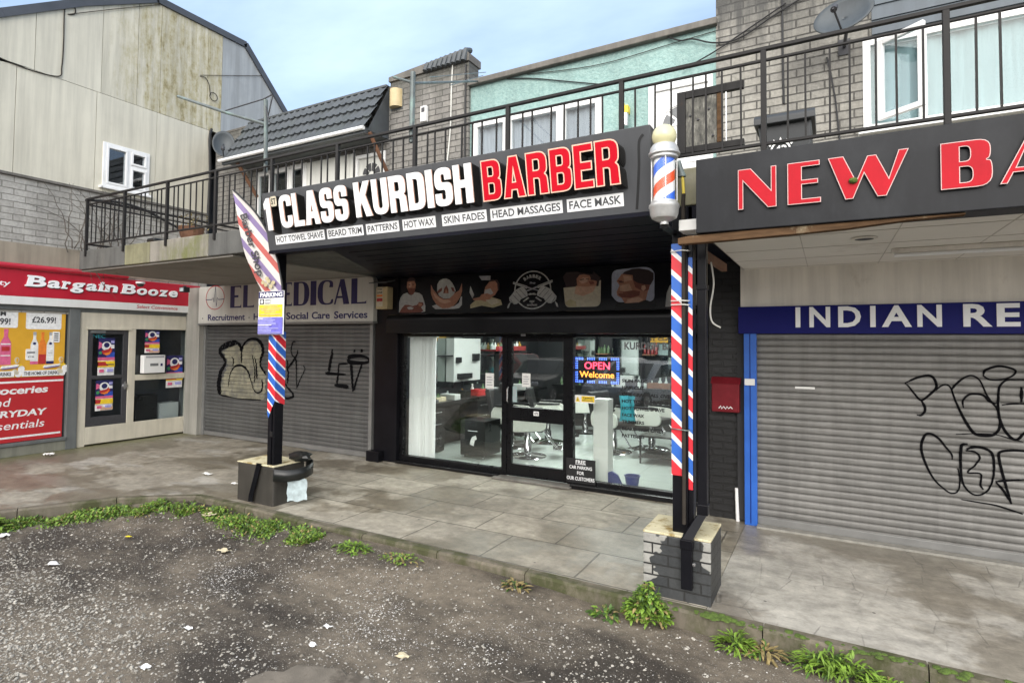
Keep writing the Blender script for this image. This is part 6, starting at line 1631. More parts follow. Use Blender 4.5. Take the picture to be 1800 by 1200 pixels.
k = MB(); k.fbox(FYs, -2.955, -1.60, 0.10, 1.965, -0.05, -0.042, 'glass_shop'); k.build('pane', sfm)
k = MB(); k.box(-1.55, -1.535, 6.985, 6.9995, 0.1, 1.9, 'ink_dark'); k.box(-1.30, -1.285, 6.985, 6.9995, 0.05, 1.95, 'ink_dark'); k.build('cover_strip', sfm)
# window vinyl lettering on the right pane
k = MB(); fv = FY(7.040); k.lift = 0.0003
k.text(fv, 'KURDISH BARBER', -2.27, -1.40, 1.81, 1.905, 'ink_grey', bold=.035); k.build('window_lettering', sfm)
k = MB(); k.lift = 0.0003; k.text(fv, '1ST CLASS', -1.98, -1.62, 1.925, 1.965, 'ink_grey', bold=.035)
for i, tx in enumerate(('SKIN FADE', 'HAIR CUT', 'ONE GRADE ALL OVER', 'HOT TOWEL HEAD SHAVE', 'HOT TOWEL SHAVE', 'FACE WAX', 'TRIMMERS', 'BEARD TRIM ONLY', 'PATTERNS')):
    k.build('window_lettering', sfm); k = MB(); k.lift = 0.0003; z = 1.395 - i * 0.0865; k.text(fv, tx, -2.30, -2.30 + 0.036 * len(tx), z, z + 0.042, 'ink_black', bold=.04)
k.build('window_lettering', sfm)
# notices on the glass
def notice(name, label, a, b, c, d, mats, f=7.038):
    k = MB(); fn_ = FY(f); k.lift = 0.0004
    k.rect(fn_, a, b, c, d, mats[0])
    w_, h2 = b - a, d - c
    if mats[1]:
        for i in range(4): k.rect(fn_, a + w_ * .15, b - w_ * (.15 + .1 * (i % 2)), c + h2 * (.2 + .17 * i), c + h2 * (.27 + .17 * i), mats[1])
    return tag(k.build(name), label, 'notice')
notice('paper_notice', 'white paper notice on the left shop pane', -4.34, -4.20, 1.44 - .22, 1.44, ('paper_white', 'ink_steel'))
notice('paper_notice', 'white paper notice on the upper door pane', -3.74, -3.61, 1.27, 1.46, ('paper_white', 'ink_steel'))
notice('paper_notice', 'narrow pale green sticker at the left edge of the door pane', -3.888, -3.82, 1.05, 1.27, ('curtain_teal', 'ink_steel'))
k = MB(); fn_ = FY(7.038); k.lift = .0004; k.rect(fn_, -2.945, -2.66, 1.10, 1.20, 'ink_white'); k.rect(fn_, -2.85, -2.67, 1.115, 1.19, 'ink_yellow'); k.art(fn_, [(-2.935, 1.115), (-2.87, 1.115), (-2.9025, 1.185)], 'ink_yellow'); k.art(fn_, [(-2.91, 1.125), (-2.895, 1.125), (-2.9, 1.165)], 'ink_black')
k.text(fn_, 'Caution', -2.83, -2.70, 1.155, 1.178, 'ink_black', bold=.03); k.rect(fn_, -2.84, -2.69, 1.13, 1.138, 'ink_dark')
tag(k.build('caution_sticker'), 'small white and yellow caution sticker on the right pane', 'sticker')
fpk = thing('parking_notice', 'black notice offering free car parking low in the right pane', 'sign', (-2.84, 6.98, 0.07))
k = MB(); k.box(-3.035, -2.63, 6.972, 6.985, 0.062, 0.378, 'ink_black'); k.build('plate', fpk, bevel=0.003)
k = MB(); fv = FY(6.9715); k.lift = .0006
k.text(fv, 'FREE', -2.90, -2.765, 0.318, 0.362, 'letter_white', bold=.010); k.rect(fv, -2.905, -2.76, 0.308, 0.313, 'letter_white'); k.build('lettering', fpk)
for tx_, bx_ in (('CAR PARKING', (-2.99, -2.675, 0.245, 0.287)), ('FOR', (-2.88, -2.785, 0.175, 0.217)), ('OUR CUSTOMERS', (-3.025, -2.64, 0.10, 0.145))):
    k = MB(); k.lift = .0006; k.text(fv, tx_, *bx_, 'letter_white', bold=.010); k.build('lettering', fpk)
led = thing('open_sign', 'lit LED sign reading OPEN Welcome behind the right pane', 'sign', (-2.65, 7.1, 1.35))
k = MB(); k.box(-2.965, -2.345, 7.09, 7.11, 1.355, 1.705, 'ink_black'); k.build('case', led, bevel=0.004)
fv = FY(7.0895); k = MB(); k.lift = .001
k.text(fv, 'OPEN', -2.83, -2.48, 1.545, 1.64, 'led_red', bold=.012); k.build('open_letters', led)
k = MB(); k.lift = .001; k.text(fv, 'Welcome', -2.90, -2.42, 1.435, 1.515, 'led_orange', bold=.012); k.build('welcome_letters', led)
k = MB()
def dot(x, z): k.lathe((x, 7.0885, z), [(0.0065, 0.001), (0.0065, -0.002), (0.0, -0.003)], 'led_blue', 6, 'y')
for i in range(26):
    if i % 7 in (5, 6): continue
    x = -2.95 + i * 0.0235
    for z in (1.37, 1.388, 1.672, 1.69): dot(x, z)
for i in range(11):
    if i % 6 == 5: continue
    z = 1.41 + i * 0.0235
    for x in (-2.95, -2.93, -2.38, -2.36): dot(x, z)
k.build('led_border', led)

# graphic panel over the shop front
gp = thing('graphic_panel', 'black glossy panel of barbering pictures and crossed razor emblem', 'panel', (-3.7, 6.95, 2.31))
k = MB(); k.box(-5.93, -3.12, 6.955, 7.02, 2.302, 2.885, 'black_gloss'); k.box(-3.117, -1.17, 6.955, 7.02, 2.302, 2.885, 'black_gloss'); k.build('board', gp, bevel=0.003)
fG = FY(6.9545)
def pic(layers):
    k = MB(); k.lift = 0.0006
    for mat, p in layers: k.art(fG, p, mat)
    return k.build('picture', gp)
zc_ = lambda P: [(x, min(z, 2.878)) for x, z in P]
sc_ = lambda P, s=0.86, z0=2.33: [(x, z0 + (z - 2.36) * s) for x, z in P]
pic([('ink_shirt', sc_([(-5.911,2.37),(-5.922,2.407),(-5.905,2.542),(-5.869,2.645),(-5.822,2.703),(-5.737,2.73),(-5.709,2.699),(-5.661,2.675),(-5.606,2.725),(-5.578,2.731),(-5.504,2.713),(-5.449,2.675),(-5.415,2.593),(-5.381,2.476),(-5.384,2.382),(-5.461,2.365),(-5.693,2.362)])),
     ('ink_skin', sc_([(-5.741,2.931),(-5.723,2.952),(-5.601,2.938),(-5.572,2.871),(-5.58,2.797),(-5.616,2.755),(-5.672,2.727),(-5.719,2.759),(-5.749,2.827)])),
     ('ink_skin_light', sc_([(-5.71,2.90),(-5.66,2.91),(-5.65,2.83),(-5.70,2.815)])),
     ('ink_hair', sc_([(-5.741,2.923),(-5.723,2.975),(-5.686,3.0),(-5.63,3.0),(-5.592,2.975),(-5.582,2.923),(-5.601,2.935),(-5.704,2.932)])),
     ('ink_skin_dark', sc_([(-5.739,2.819),(-5.692,2.802),(-5.654,2.808),(-5.608,2.798),(-5.585,2.812),(-5.592,2.739),(-5.615,2.696),(-5.661,2.679),(-5.704,2.714)])),
     ('ink_hair', sc_([(-5.715,2.875),(-5.68,2.878),(-5.68,2.865),(-5.715,2.862)])), ('ink_hair', sc_([(-5.64,2.878),(-5.605,2.875),(-5.605,2.862),(-5.64,2.865)])),
     ('ink_steel', sc_([(-5.664,2.67),(-5.656,2.67),(-5.652,2.5),(-5.66,2.5)])),
     ('ink_skin_dark', sc_([(-5.892,2.369),(-5.836,2.45),(-5.78,2.508),(-5.705,2.506),(-5.63,2.482),(-5.537,2.502),(-5.501,2.552),(-5.428,2.543),(-5.414,2.499),(-5.463,2.456),(-5.416,2.39),(-5.461,2.365),(-5.693,2.362)])),
     ('ink_shirt', sc_([(-5.74,2.46),(-5.67,2.475),(-5.60,2.45),(-5.63,2.42),(-5.70,2.42)])), ('ink_skin', sc_([(-5.52,2.53),(-5.45,2.53),(-5.44,2.49),(-5.50,2.47)]))])
pic([('ink_shirt', sc_([(-5.255,2.473),(-5.176,2.499),(-5.104,2.447),(-4.98,2.44),(-4.913,2.457),(-4.845,2.462),(-4.761,2.516),(-4.729,2.621),(-4.708,2.62),(-4.71,2.48),(-4.76,2.425),(-4.844,2.413),(-5.192,2.417)])),
     ('ink_skin', sc_([(-5.28,2.85),(-5.243,2.776),(-5.188,2.708),(-5.125,2.634),(-5.037,2.588),(-4.933,2.592),(-4.848,2.681),(-4.764,2.727),(-4.731,2.796),(-4.715,2.851),(-4.709,2.718),(-4.729,2.635),(-4.803,2.518),(-4.862,2.463),(-4.947,2.43),(-5.06,2.425),(-5.167,2.492),(-5.24,2.595),(-5.277,2.697)])),
     ('ink_skin_light', sc_([(-5.24,2.72),(-5.15,2.63),(-5.06,2.575),(-4.95,2.57),(-4.9,2.54),(-5.0,2.51),(-5.1,2.53),(-5.2,2.62)])),
     ('ink_towel', sc_([(-5.162,2.729),(-5.159,2.851),(-5.121,2.914),(-5.06,2.943),(-4.999,2.947),(-4.937,2.919),(-4.885,2.86),(-4.841,2.78),(-4.823,2.723),(-4.865,2.654),(-4.933,2.599),(-5.037,2.596),(-5.125,2.649)])),
     ('ink_skin_dark', sc_([(-5.047,2.689),(-5.031,2.774),(-4.988,2.829),(-4.952,2.756),(-4.951,2.685)])), ('ink_skin', sc_([(-5.02,2.69),(-4.995,2.77),(-4.965,2.69)])),
     ('ink_skin_dark', sc_([(-5.17,2.715),(-5.109,2.77),(-5.066,2.79),(-5.074,2.733),(-5.135,2.692)])), ('ink_skin_dark', sc_([(-4.83,2.70),(-4.86,2.78),(-4.91,2.79),(-4.88,2.72)]))])
pic([('ink_steel', sc_([(-4.419,2.955),(-4.219,2.952),(-4.225,2.876),(-4.369,2.883)])), ('ink_shirt', sc_([(-4.564,2.796),(-4.496,2.64),(-4.528,2.586),(-4.576,2.685)])),
     ('ink_hair', sc_([(-4.26,2.83),(-4.22,2.89),(-4.114,2.885),(-4.07,2.814),(-4.075,2.70),(-4.12,2.70)])),
     ('ink_skin', sc_([(-4.303,2.77),(-4.24,2.849),(-4.146,2.862),(-4.108,2.815),(-4.097,2.706),(-4.143,2.627),(-4.237,2.576),(-4.333,2.607),(-4.319,2.716)])), ('ink_shirt', sc_([(-4.31,2.72),(-4.22,2.74),(-4.17,2.66),(-4.25,2.60),(-4.33,2.62)])),
     ('ink_tan', sc_([(-4.56,2.476),(-4.462,2.556),(-4.366,2.622),(-4.174,2.588),(-4.048,2.543),(-4.023,2.462),(-4.172,2.417),(-4.364,2.457),(-4.559,2.415)])),
     ('ink_skin', sc_([(-4.52,2.58),(-4.40,2.60),(-4.366,2.645),(-4.27,2.659),(-4.174,2.618),(-4.24,2.547),(-4.3,2.524),(-4.38,2.55),(-4.50,2.55)])), ('ink_beige', sc_([(-4.30,2.55),(-4.12,2.56),(-4.06,2.50),(-4.2,2.46)]))])
# emblem
Z = lambda z: 2.33 + (z - 2.36) * 0.86
k = MB(); k.lift = 0.0006
cxe, cze, R_ = -3.545, Z(2.685), 0.285
k.shape(fG, [circle(cxe, cze, R_, 48, R_ * .93), circle(cxe, cze, R_ - .017, 48, (R_ - .017) * .93)], 0.0, 0.0014, 'ink_shirt')
k.lift = 0.0018
for sg in (1, -1):
    X = lambda x: cxe + sg * (x - cxe)
    hand = [(-3.735,2.735),(-3.70,2.745),(-3.655,2.70),(-3.625,2.64),(-3.617,2.595),(-3.66,2.57),(-3.728,2.54),(-3.743,2.507),(-3.788,2.469),(-3.833,2.463),(-3.902,2.518),(-3.91,2.572),(-3.857,2.637),(-3.82,2.69)]
    k.art(fG, [(X(x), Z(z)) for x, z in hand], 'ink_shirt')
    for a, b in (((-3.80, 2.67), (-3.69, 2.54)), ((-3.85, 2.62), (-3.745, 2.50)), ((-3.75, 2.71), (-3.645, 2.59)), ((-3.89, 2.55), (-3.84, 2.47))):
        k.ribbon(fG, [(X(a[0]), Z(a[1])), (X(b[0]), Z(b[1]))], 0.006, 'ink_black')
    k.art(fG, [(X(x), Z(z)) for x, z in ((-3.851,2.797),(-3.846,2.83),(-3.626,2.752),(-3.63,2.708))], 'ink_shirt'); k.ribbon(fG, [(X(-3.84), Z(2.812)), (X(-3.63), Z(2.733))], 0.006, 'ink_black')
    k.art(fG, [(X(x), Z(z)) for x, z in ((-3.63,2.745),(-3.44,2.675),(-3.445,2.66),(-3.63,2.725))], 'ink_steel')
    k.art(fG, [(X(x), Z(z)) for x, z in ((-3.886,2.50),(-3.915,2.412),(-3.935,2.402),(-3.924,2.456))], 'ink_shirt')
    k.art(fG, [(X(x), Z(z)) for x, z in ((-3.691,2.512),(-3.61,2.572),(-3.595,2.556),(-3.676,2.498))], 'ink_shirt')
k.art(fG, [(x, Z(z)) for x, z in ((-3.61,2.615),(-3.575,2.635),(-3.545,2.628),(-3.515,2.635),(-3.48,2.615),(-3.50,2.604),(-3.545,2.612),(-3.59,2.604))], 'ink_shirt')
for i, ch in enumerate('BARBER'):
    a = RAD(124 - i * 13.6); r = 0.185; c0 = Vector((cxe + r * math.cos(a), 0, cze + 0.9 * r * math.sin(a)))
    u = Vector((math.sin(a), 0, -math.cos(a)))
    k.text(frame((c0.x, 6.9545, c0.z), u, u.cross(YP) * -1 if False else Vector((math.cos(a), 0, math.sin(a)))), ch, -0.017, 0.017, 0.0, 0.045, 'ink_shirt', bold=.03)
k.text(fG, 'Shop', cxe - .04, cxe + .045, Z(2.785), Z(2.815), 'ink_steel', shear=.25)
k.text(fG, 'CUT', cxe - .035, cxe + .035, Z(2.485), Z(2.515), 'ink_shirt', bold=.02); k.text(fG, '&', cxe - .008, cxe + .008, Z(2.462), Z(2.478), 'ink_shirt'); k.text(fG, 'SHAVE', cxe - .075, cxe + .075, Z(2.43), Z(2.455), 'ink_shirt', bold=.02)
k.build('emblem', gp)
pic([('ink_beige', rp([(-3.05,2.36,.06),(-2.56,2.36,.08),(-2.555,2.70),(-3.08,2.62)])), ('ink_hair', sc_([(-3.091,2.87),(-3.039,2.935),(-2.883,2.935),(-2.811,2.912),(-2.669,2.885),(-2.659,2.932),(-2.569,2.841),(-2.589,2.70),(-2.70,2.72),(-3.038,2.70)])),
     ('ink_skin', sc_([(-2.882,2.70),(-2.893,2.83),(-2.852,2.885),(-2.79,2.892),(-2.709,2.868),(-2.689,2.81),(-2.609,2.777),(-2.618,2.71),(-2.729,2.68)])), ('ink_skin_dark', sc_([(-2.83,2.83),(-2.76,2.84),(-2.76,2.825),(-2.83,2.815)])), ('ink_skin_light', sc_([(-2.86,2.79),(-2.80,2.85),(-2.73,2.83),(-2.74,2.77),(-2.82,2.75)])), ('ink_hair', sc_([(-2.84,2.815),(-2.79,2.825),(-2.79,2.812),(-2.84,2.80)])), ('ink_hair', sc_([(-2.76,2.825),(-2.72,2.82),(-2.72,2.808),(-2.76,2.812)])), ('ink_skin_dark', sc_([(-2.72,2.78),(-2.66,2.78),(-2.64,2.74),(-2.70,2.73)])), ('ink_hair', sc_([(-2.70,2.80),(-2.66,2.90),(-2.56,2.84),(-2.57,2.78),(-2.62,2.79)])),
     ('ink_skin_light', sc_([(-2.90,2.72),(-2.75,2.70),(-2.62,2.71),(-2.66,2.62),(-2.80,2.56),(-2.92,2.60)])), ('ink_tan', [(-3.06,2.42),(-2.98,2.47),(-2.90,2.43),(-2.89,2.365),(-3.0,2.365)])])
pic([('ink_sky', sc_(rp([(-2.41,2.553),(-2.408,2.93,.09),(-1.93,2.955,.10),(-1.862,2.866,.03),(-1.862,2.45,.08),(-2.335,2.45,.05)]))),
     ('ink_skin', sc_([(-2.278,2.867),(-2.316,2.809),(-2.345,2.764),(-2.306,2.70),(-2.344,2.606),(-2.335,2.55),(-2.277,2.511),(-2.239,2.437),(-2.053,2.422),(-1.97,2.465),(-1.943,2.591),(-1.889,2.768),(-2.053,2.868),(-2.146,2.846)])),
     ('ink_hair', sc_([(-2.269,2.867),(-2.24,2.897),(-2.146,2.933),(-2.053,2.936),(-1.934,2.906),(-1.871,2.857),(-1.87,2.768),(-1.91,2.688),(-1.979,2.70),(-2.062,2.72),(-2.127,2.762),(-2.137,2.841)])), ('ink_skin_dark', sc_([(-2.13,2.76),(-2.06,2.72),(-1.98,2.70),(-1.92,2.69),(-1.93,2.62),(-2.0,2.60),(-2.10,2.66)])),
     ('ink_skin_light', sc_([(-2.02,2.68),(-1.98,2.69),(-1.965,2.64),(-2.0,2.60),(-2.025,2.63)])), ('ink_skin_dark', sc_([(-2.33,2.775),(-2.27,2.77),(-2.27,2.755),(-2.33,2.755)])), ('ink_skin_light', sc_([(-2.26,2.84),(-2.16,2.83),(-2.14,2.77),(-2.24,2.75)])), ('ink_skin_light', sc_([(-2.30,2.70),(-2.18,2.72),(-2.14,2.62),(-2.22,2.60),(-2.30,2.62)])), ('ink_hair', sc_([(-2.31,2.755),(-2.25,2.75),(-2.25,2.735),(-2.31,2.74)])), ('ink_skin_dark', sc_([(-2.33,2.60),(-2.24,2.605),(-2.12,2.62),(-2.04,2.60),(-2.05,2.54),(-2.16,2.51),(-2.27,2.52),(-2.31,2.55)])), ('ink_skin', sc_([(-2.32,2.595),(-2.26,2.598),(-2.26,2.585),(-2.32,2.58)])), ('ink_skin_light', sc_([(-2.20,2.49),(-2.06,2.52),(-2.0,2.48),(-2.06,2.44),(-2.22,2.44)])),
     ('ink_black', sc_([(-2.344,2.44),(-2.23,2.43),(-2.053,2.44),(-1.97,2.475),(-1.84,2.42),(-1.84,2.36),(-2.37,2.36)]))])
pic([('ink_shirt', sc_([(-1.711,2.564),(-1.675,2.669),(-1.60,2.70),(-1.42,2.70),(-1.36,2.66),(-1.33,2.5),(-1.34,2.38),(-1.728,2.369)])), ('ink_steel', sc_([(-1.62,2.66),(-1.55,2.69),(-1.55,2.40),(-1.60,2.40)])), ('ink_skin', sc_([(-1.60,2.70),(-1.42,2.70),(-1.44,2.86),(-1.58,2.86)])), ('ink_hair', sc_([(-1.60,2.85),(-1.42,2.85),(-1.44,2.93),(-1.58,2.93)]))])
k = MB(); k.box(-6.3, -0.79, 7.021, 7.28, 2.03, 2.92, 'black_paint'); k.build('back_wall', gp)

# ================================================================== barber shop interior
rm = thing('shop_interior', 'barber shop room with pale tiled floor behind the glazing', 'room', (-3.6, 9.5, 0))
k = MB(); k.box(-6.3, -0.8, 7.02, 12.6, -0.05, 0.008, 'floor_tile'); k.build('floor', rm)
k = MB(); k.box(-6.3, -6.2, 7.28, 12.6, 0.008, 2.6, 'wall_charcoal'); k.box(-0.9, -0.8, 7.3, 12.6, 0.008, 2.6, 'wall_charcoal'); k.box(-6.2, -0.9, 12.5, 12.6, 0.008, 2.6, 'wall_charcoal'); k.build('side_walls', rm)
k = MB(); k.box(-6.3, -0.8, 7.28, 12.6, 2.6, 2.65, 'ceiling_white'); k.build('ceiling', rm)
k = MB(); k.box(-1.95, -0.9, 10.2, 10.4, 0.01, 2.6, 'wall_offwhite'); k.build('partition', rm)
lt0 = None
for i, (x, y) in enumerate(((-4.9, 8.3), (-4.9, 10.6), (-2.4, 8.3), (-2.4, 10.6), (-3.7, 9.5))):
    lt = thing('ceiling_light', 'square lit panel in the barber shop ceiling', 'light', (x, y, 2.59), 'lit panels in the shop ceiling')
    k = MB(); k.box(x - .3, x + .3, y - .3, y + .3, 2.585, 2.598, 'panel_light'); k.build('diffuser', lt)
bl = thing('vertical_blind', 'white vertical blind drawn at the left of the shop window', 'blind', (-5.6, 7.12, 0.1))
k = MB(); V = []
for i in range(61):
    x = -5.82 + 0.53 * i / 60; y = 7.14 + 0.03 * math.sin(i * 1.25 + math.sin(i * .4)) + 0.012 * math.sin(i * 0.31); V += [(x, y, 0.10), (x, y, 1.95)]
k.add(V, [(2 * i, 2 * i + 2, 2 * i + 3, 2 * i + 1) for i in range(60)], 'blind_white'); k.build('fabric', bl, smooth=True)
k = MB(); k.box(-5.83, -5.27, 7.10, 7.16, 1.95, 1.985, 'upvc'); k.build('head_rail', bl)
# stations along the left wall: counters, mirrors, shelves
def station(y0, y1, i, lab):
    t = thing('barber_station', lab, 'counter', (-6.0, (y0 + y1) / 2, 0), 'barber stations along the left wall')
    k = MB(); k.box(-6.19, -5.72, y0, y1, 0.80, 0.86, 'unit_black'); k.build('worktop', t, bevel=0.006)
    k = MB(); k.box(-6.19, -5.78, y0 + .05, y0 + .55, 0.03, 0.80, 'unit_black'); c = k.build('drawer_unit', t, bevel=0.006)
    for z in (0.25, 0.48, 0.68):
        k = MB(); k.box(-5.779, -5.765, y0 + .15, y0 + .45, z, z + .015, 'steel_bright'); k.build('handle', c)
    k = MB(); k.box(-6.195, -6.17, y0 + .15, y1 - .15, 1.05, 2.05, 'mirror'); m_ = k.build('mirror', t)
    k = MB()
    for a in ((y0 + .12, y0 + .15, 1.02, 2.08), (y1 - .15, y1 - .12, 1.02, 2.08)): k.box(-6.196, -6.16, a[0], a[1], a[2], a[3], 'unit_black')
    k.build('mirror_frame', m_)
    k = MB(); k.box(-6.19, -6.0, y0 + .05, y1 - .05, 1.62, 1.64, 'unit_black'); k.build('shelf', t)
station(7.5, 9.0, 0, 'black barber station with mirror nearest the shop window'); station(9.05, 10.5, 1, 'black barber station with mirror in the middle of the left wall'); station(10.55, 12.0, 2, 'black barber station with mirror at the far end of the left wall')
# back wall units with lit shelves and mirrors
bk = thing('back_counter', 'long dark counter with mirrors and bottle shelves on the rear wall', 'counter', (-3.7, 12.2, 0))
k = MB(); k.box(-5.6, -1.9, 12.05, 12.49, 0.01, 0.88, 'unit_black'); k.build('cabinet', bk, bevel=0.008)
k = MB(); k.box(-5.62, -1.88, 12.02, 12.49, 0.88, 0.92, 'unit_black'); k.build('worktop', bk, bevel=0.005)
for x in (-5.3, -4.3, -3.2, -2.4):
    k = MB(); k.box(x, x + .62, 12.46, 12.488, 1.1, 2.0, 'mirror'); k.build('mirror', bk)
for x in (-4.62, -3.55): 
    k = MB(); k.box(x, x + .28, 12.25, 12.49, 1.62, 1.65, 'timber_brown'); k.build('shelf', bk)
k = MB(); k.box(-4.66, -4.64, 12.30, 12.49, 0.92, 2.2, 'unit_black'); k.box(-3.58, -3.56, 12.30, 12.49, 0.92, 2.2, 'unit_black'); k.build('upright', bk)
wc = thing('display_cabinet', 'pale wall cabinet with dark trays by the left wall mirrors', 'cabinet', (-6.0, 9, 1.0))
k = MB(); k.box(-6.16, -5.98, 8.6, 9.5, 1.15, 1.95, 'wall_offwhite'); k.build('body', wc, bevel=0.006)
k = MB(); k.box(-5.979, -5.90, 8.7, 9.1, 1.2, 1.3, 'unit_black'); k.box(-5.979, -5.93, 8.65, 8.78, 1.5, 1.6, 'unit_black'); k.box(-5.979, -5.93, 9.2, 9.4, 1.52, 1.66, 'unit_black'); k.build('tray', wc)
ct = thing('storage_cabinet', 'black storage cabinet on castors inside the left pane', 'cabinet', (-5.1, 7.9, 0))
k = MB(); k.box(-5.25, -4.78, 7.75, 8.25, 0.06, 0.62, 'unit_black'); k.build('body', ct, bevel=0.01)
k = MB(); k.box(-5.1, -4.92, 7.742, 7.75, 0.45, 0.465, 'steel_bright'); k.build('handle', ct)
k = MB(); fq = FY(7.749); k.lift = .0005; k.art(fq, [(-5.06, .24), (-4.99, .22), (-4.97, .31), (-4.93, .33), (-4.95, .39), (-5.02, .36), (-5.05, .30)], 'ink_white'); k.build('sticker', ct)
for x in (-5.2, -4.83):
    k = MB(); k.lathe((x, 7.8, 0.035), [(0.026, -0.01), (0.026, 0.01)], 'steel_bright', 12, 'x'); k.build('castor', ct)
# barber chairs
def chair(label):
    t = thing('barber_chair', label, 'chair', (0, 0, 0), 'barber chairs')
    k = MB(); k.lathe((0, 0, 0), [(0.0, 0.0), (0.31, 0.0), (0.315, 0.012), (0.29, 0.03), (0.10, 0.045), (0.06, 0.06), (0.0, 0.06)], 'chrome', 32); k.build('base', t, smooth=True)
    k = MB(); k.lathe((0, 0, 0), [(0.065, 0.05), (0.06, 0.22), (0.045, 0.24), (0.045, 0.40), (0.09, 0.42), (0.0, 0.42)], 'chrome', 20); k.build('pump_column', t, smooth=True)
    k = MB(); k.box(-0.27, 0.27, -0.27, 0.25, 0.43, 0.56, 'leather_black'); k.build('seat', t, bevel=0.04)
    k = MB(); k.prism(frame((-0.25, 0, 0), YP, ZP), rp([(0.20, .52, .03), (0.30, .52, .03), (0.42, 1.02, .05), (0.32, 1.04, .05)]), 0.0, 0.5, 'leather_black'); k.build('backrest', t, bevel=0.025)
    k = MB(); k.box(-0.12, 0.12, 0.37, 0.47, 1.05, 1.20, 'leather_black'); k.box(-.02, .02, .40, .43, .95, 1.07, 'chrome'); k.build('headrest', t, bevel=0.025)
    for s in (-1, 1):
        k = MB(); P = rp([(-0.28, .46, .1), (0.24, .44, .06), (0.27, .62, .06), (0.20, .74, .05), (-0.24, .72, .08), (-.32, .60, .08)])
        k.prism(frame((s * 0.285 - 0.02, 0, 0), YP, ZP), P, 0.0, 0.045, 'chair_shell'); a = k.build('arm_panel', t, bevel=0.012)
        k = MB(); k.box(s * .285 - .03, s * .285 + .035, -.24, .18, .735, .775, 'leather_black'); k.build('armrest', a, bevel=0.014)
    k = MB(); k.tube([(-.16, -.24, .46), (-.16, -.44, .22), (-.16, -.50, .15)], .014, 'chrome', 8); k.tube([(.16, -.24, .46), (.16, -.44, .22), (.16, -.50, .15)], .014, 'chrome', 8); k.box(-.20, .20, -.58, -.42, .135, .155, 'chrome'); k.build('footrest', t, smooth=True)
    return t
spots = [(-4.35, 8.4, 115, 'cream sided barber chair nearest the shop door'), (-4.62, 9.75, 110, 'cream sided barber chair second back from the shop door'), (-3.25, 9.5, 70, 'cream sided barber chair half hidden by the white column'), (-2.75, 10.1, 80, 'cream sided barber chair just right of the white column'), (-4.45, 11.2, 110, 'cream sided barber chair farthest back in the shop'), (-5.0, 9.0, 95, 'cream sided barber chair in front of the left wall station')]
proto = None
for x, y, a, lab in spots:
    if proto is None: proto = chair(lab); o = proto; o_parts = True
    else: o = copy_tree(proto); o['label'] = lab
    o.location = (x, y, 0.008); o.rotation_euler = (0, 0, RAD(a))
tl = MB(); V = []
for i in range(9):
    for j in range(7): V.append((-2.98 + 0.26 * i / 8, 9.0 + 0.05 * math.sin(i * 1.1 + j * .6), 0.62 + 0.42 * j / 6))
tl.add(V, [(i * 7 + j, (i + 1) * 7 + j, (i + 1) * 7 + j + 1, i * 7 + j + 1) for i in range(8) for j in range(6)], 'towel_teal')
tag(tl.build('towel', smooth=True), 'teal towel hanging on a chair behind the caution sticker', 'towel')
cl = thing('pedestal', 'tall white boxed pedestal right behind the right pane', 'pedestal', (-2.7, 7.4, 0))
k = MB(); k.box(-2.80, -2.59, 7.34, 7.55, 0.01, 1.13, 'column_white'); k.build('box', cl, bevel=0.006)
tb2 = thing('side_table', 'low black metal frame table with shelf in the right pane', 'table', (-2.4, 9.2, 0))
for nm, z in (('tabletop', 0.42), ('shelf', 0.10)):
    k = MB(); k.box(-2.62, -1.7, 8.85, 9.45, z, z + .025, 'unit_black'); k.build(nm, tb2, bevel=0.004)
for x in (-2.61, -1.735):
    for y in (8.86, 9.415):
        k = MB(); k.box(x, x + .025, y, y + .025, 0.008, 0.42, 'unit_black'); k.build('leg', tb2)
bb = thing('blue_bucket', 'small dark blue bucket on the floor at the right pane', 'bucket', (-2.25, 7.35, 0))
k = MB(); k.lathe((-2.26, 7.35, 0.008), [(0.0, 0.0), (0.075, 0.0), (0.095, 0.14), (0.105, 0.145), (0.105, 0.155), (0.09, 0.155), (0.07, 0.01), (0.0, 0.01)], 'bin_blue', 24); k.build('body', bb, smooth=True)
dpn = thing('dustpan', 'dark blue dustpan standing on edge beside the white pedestal', 'dustpan', (-2.48, 7.35, 0))
k = MB(); k.prism(FY(7.33), [(-2.58, 0.01), (-2.38, 0.01), (-2.45, 0.15), (-2.53, 0.19), (-2.58, 0.17)], -0.02, 0.02, 'bin_blue'); k.build('pan', dpn, bevel=0.004)
# bottles along the rear counter and shelves
i = 0
for (x0, x1, y, z, n) in ((-5.45, -4.7, 12.2, 0.92, 6), (-4.58, -4.36, 12.36, 1.65, 4), (-3.52, -3.28, 12.36, 1.65, 4), (-4.2, -3.0, 12.2, 0.92, 9), (-2.8, -2.0, 12.2, 0.92, 6)):
    for j in range(n):
        x = x0 + (x1 - x0) * j / max(1, n - 1) + rng.uniform(-.02, .02); h = rng.uniform(.14, .26); r = rng.uniform(.028, .042)
        col = ('bottle_green', 'bottle_white', 'bottle_red', 'bottle_amber', 'bottle_clear', 'bottle_white')[(i * 5 + j) % 6]
        k = MB(); k.lathe((x, y, z), [(0.0, 0.0), (r, 0.0), (r, h * .62), (r * .45, h * .78), (r * .45, h), (0.0, h)], col, 12)
        o = k.build('bottle', smooth=True); tag(o, 'small toiletry bottle on the rear counter or its shelves', 'bottle', 'bottles at the back of the barber shop')
        i += 1
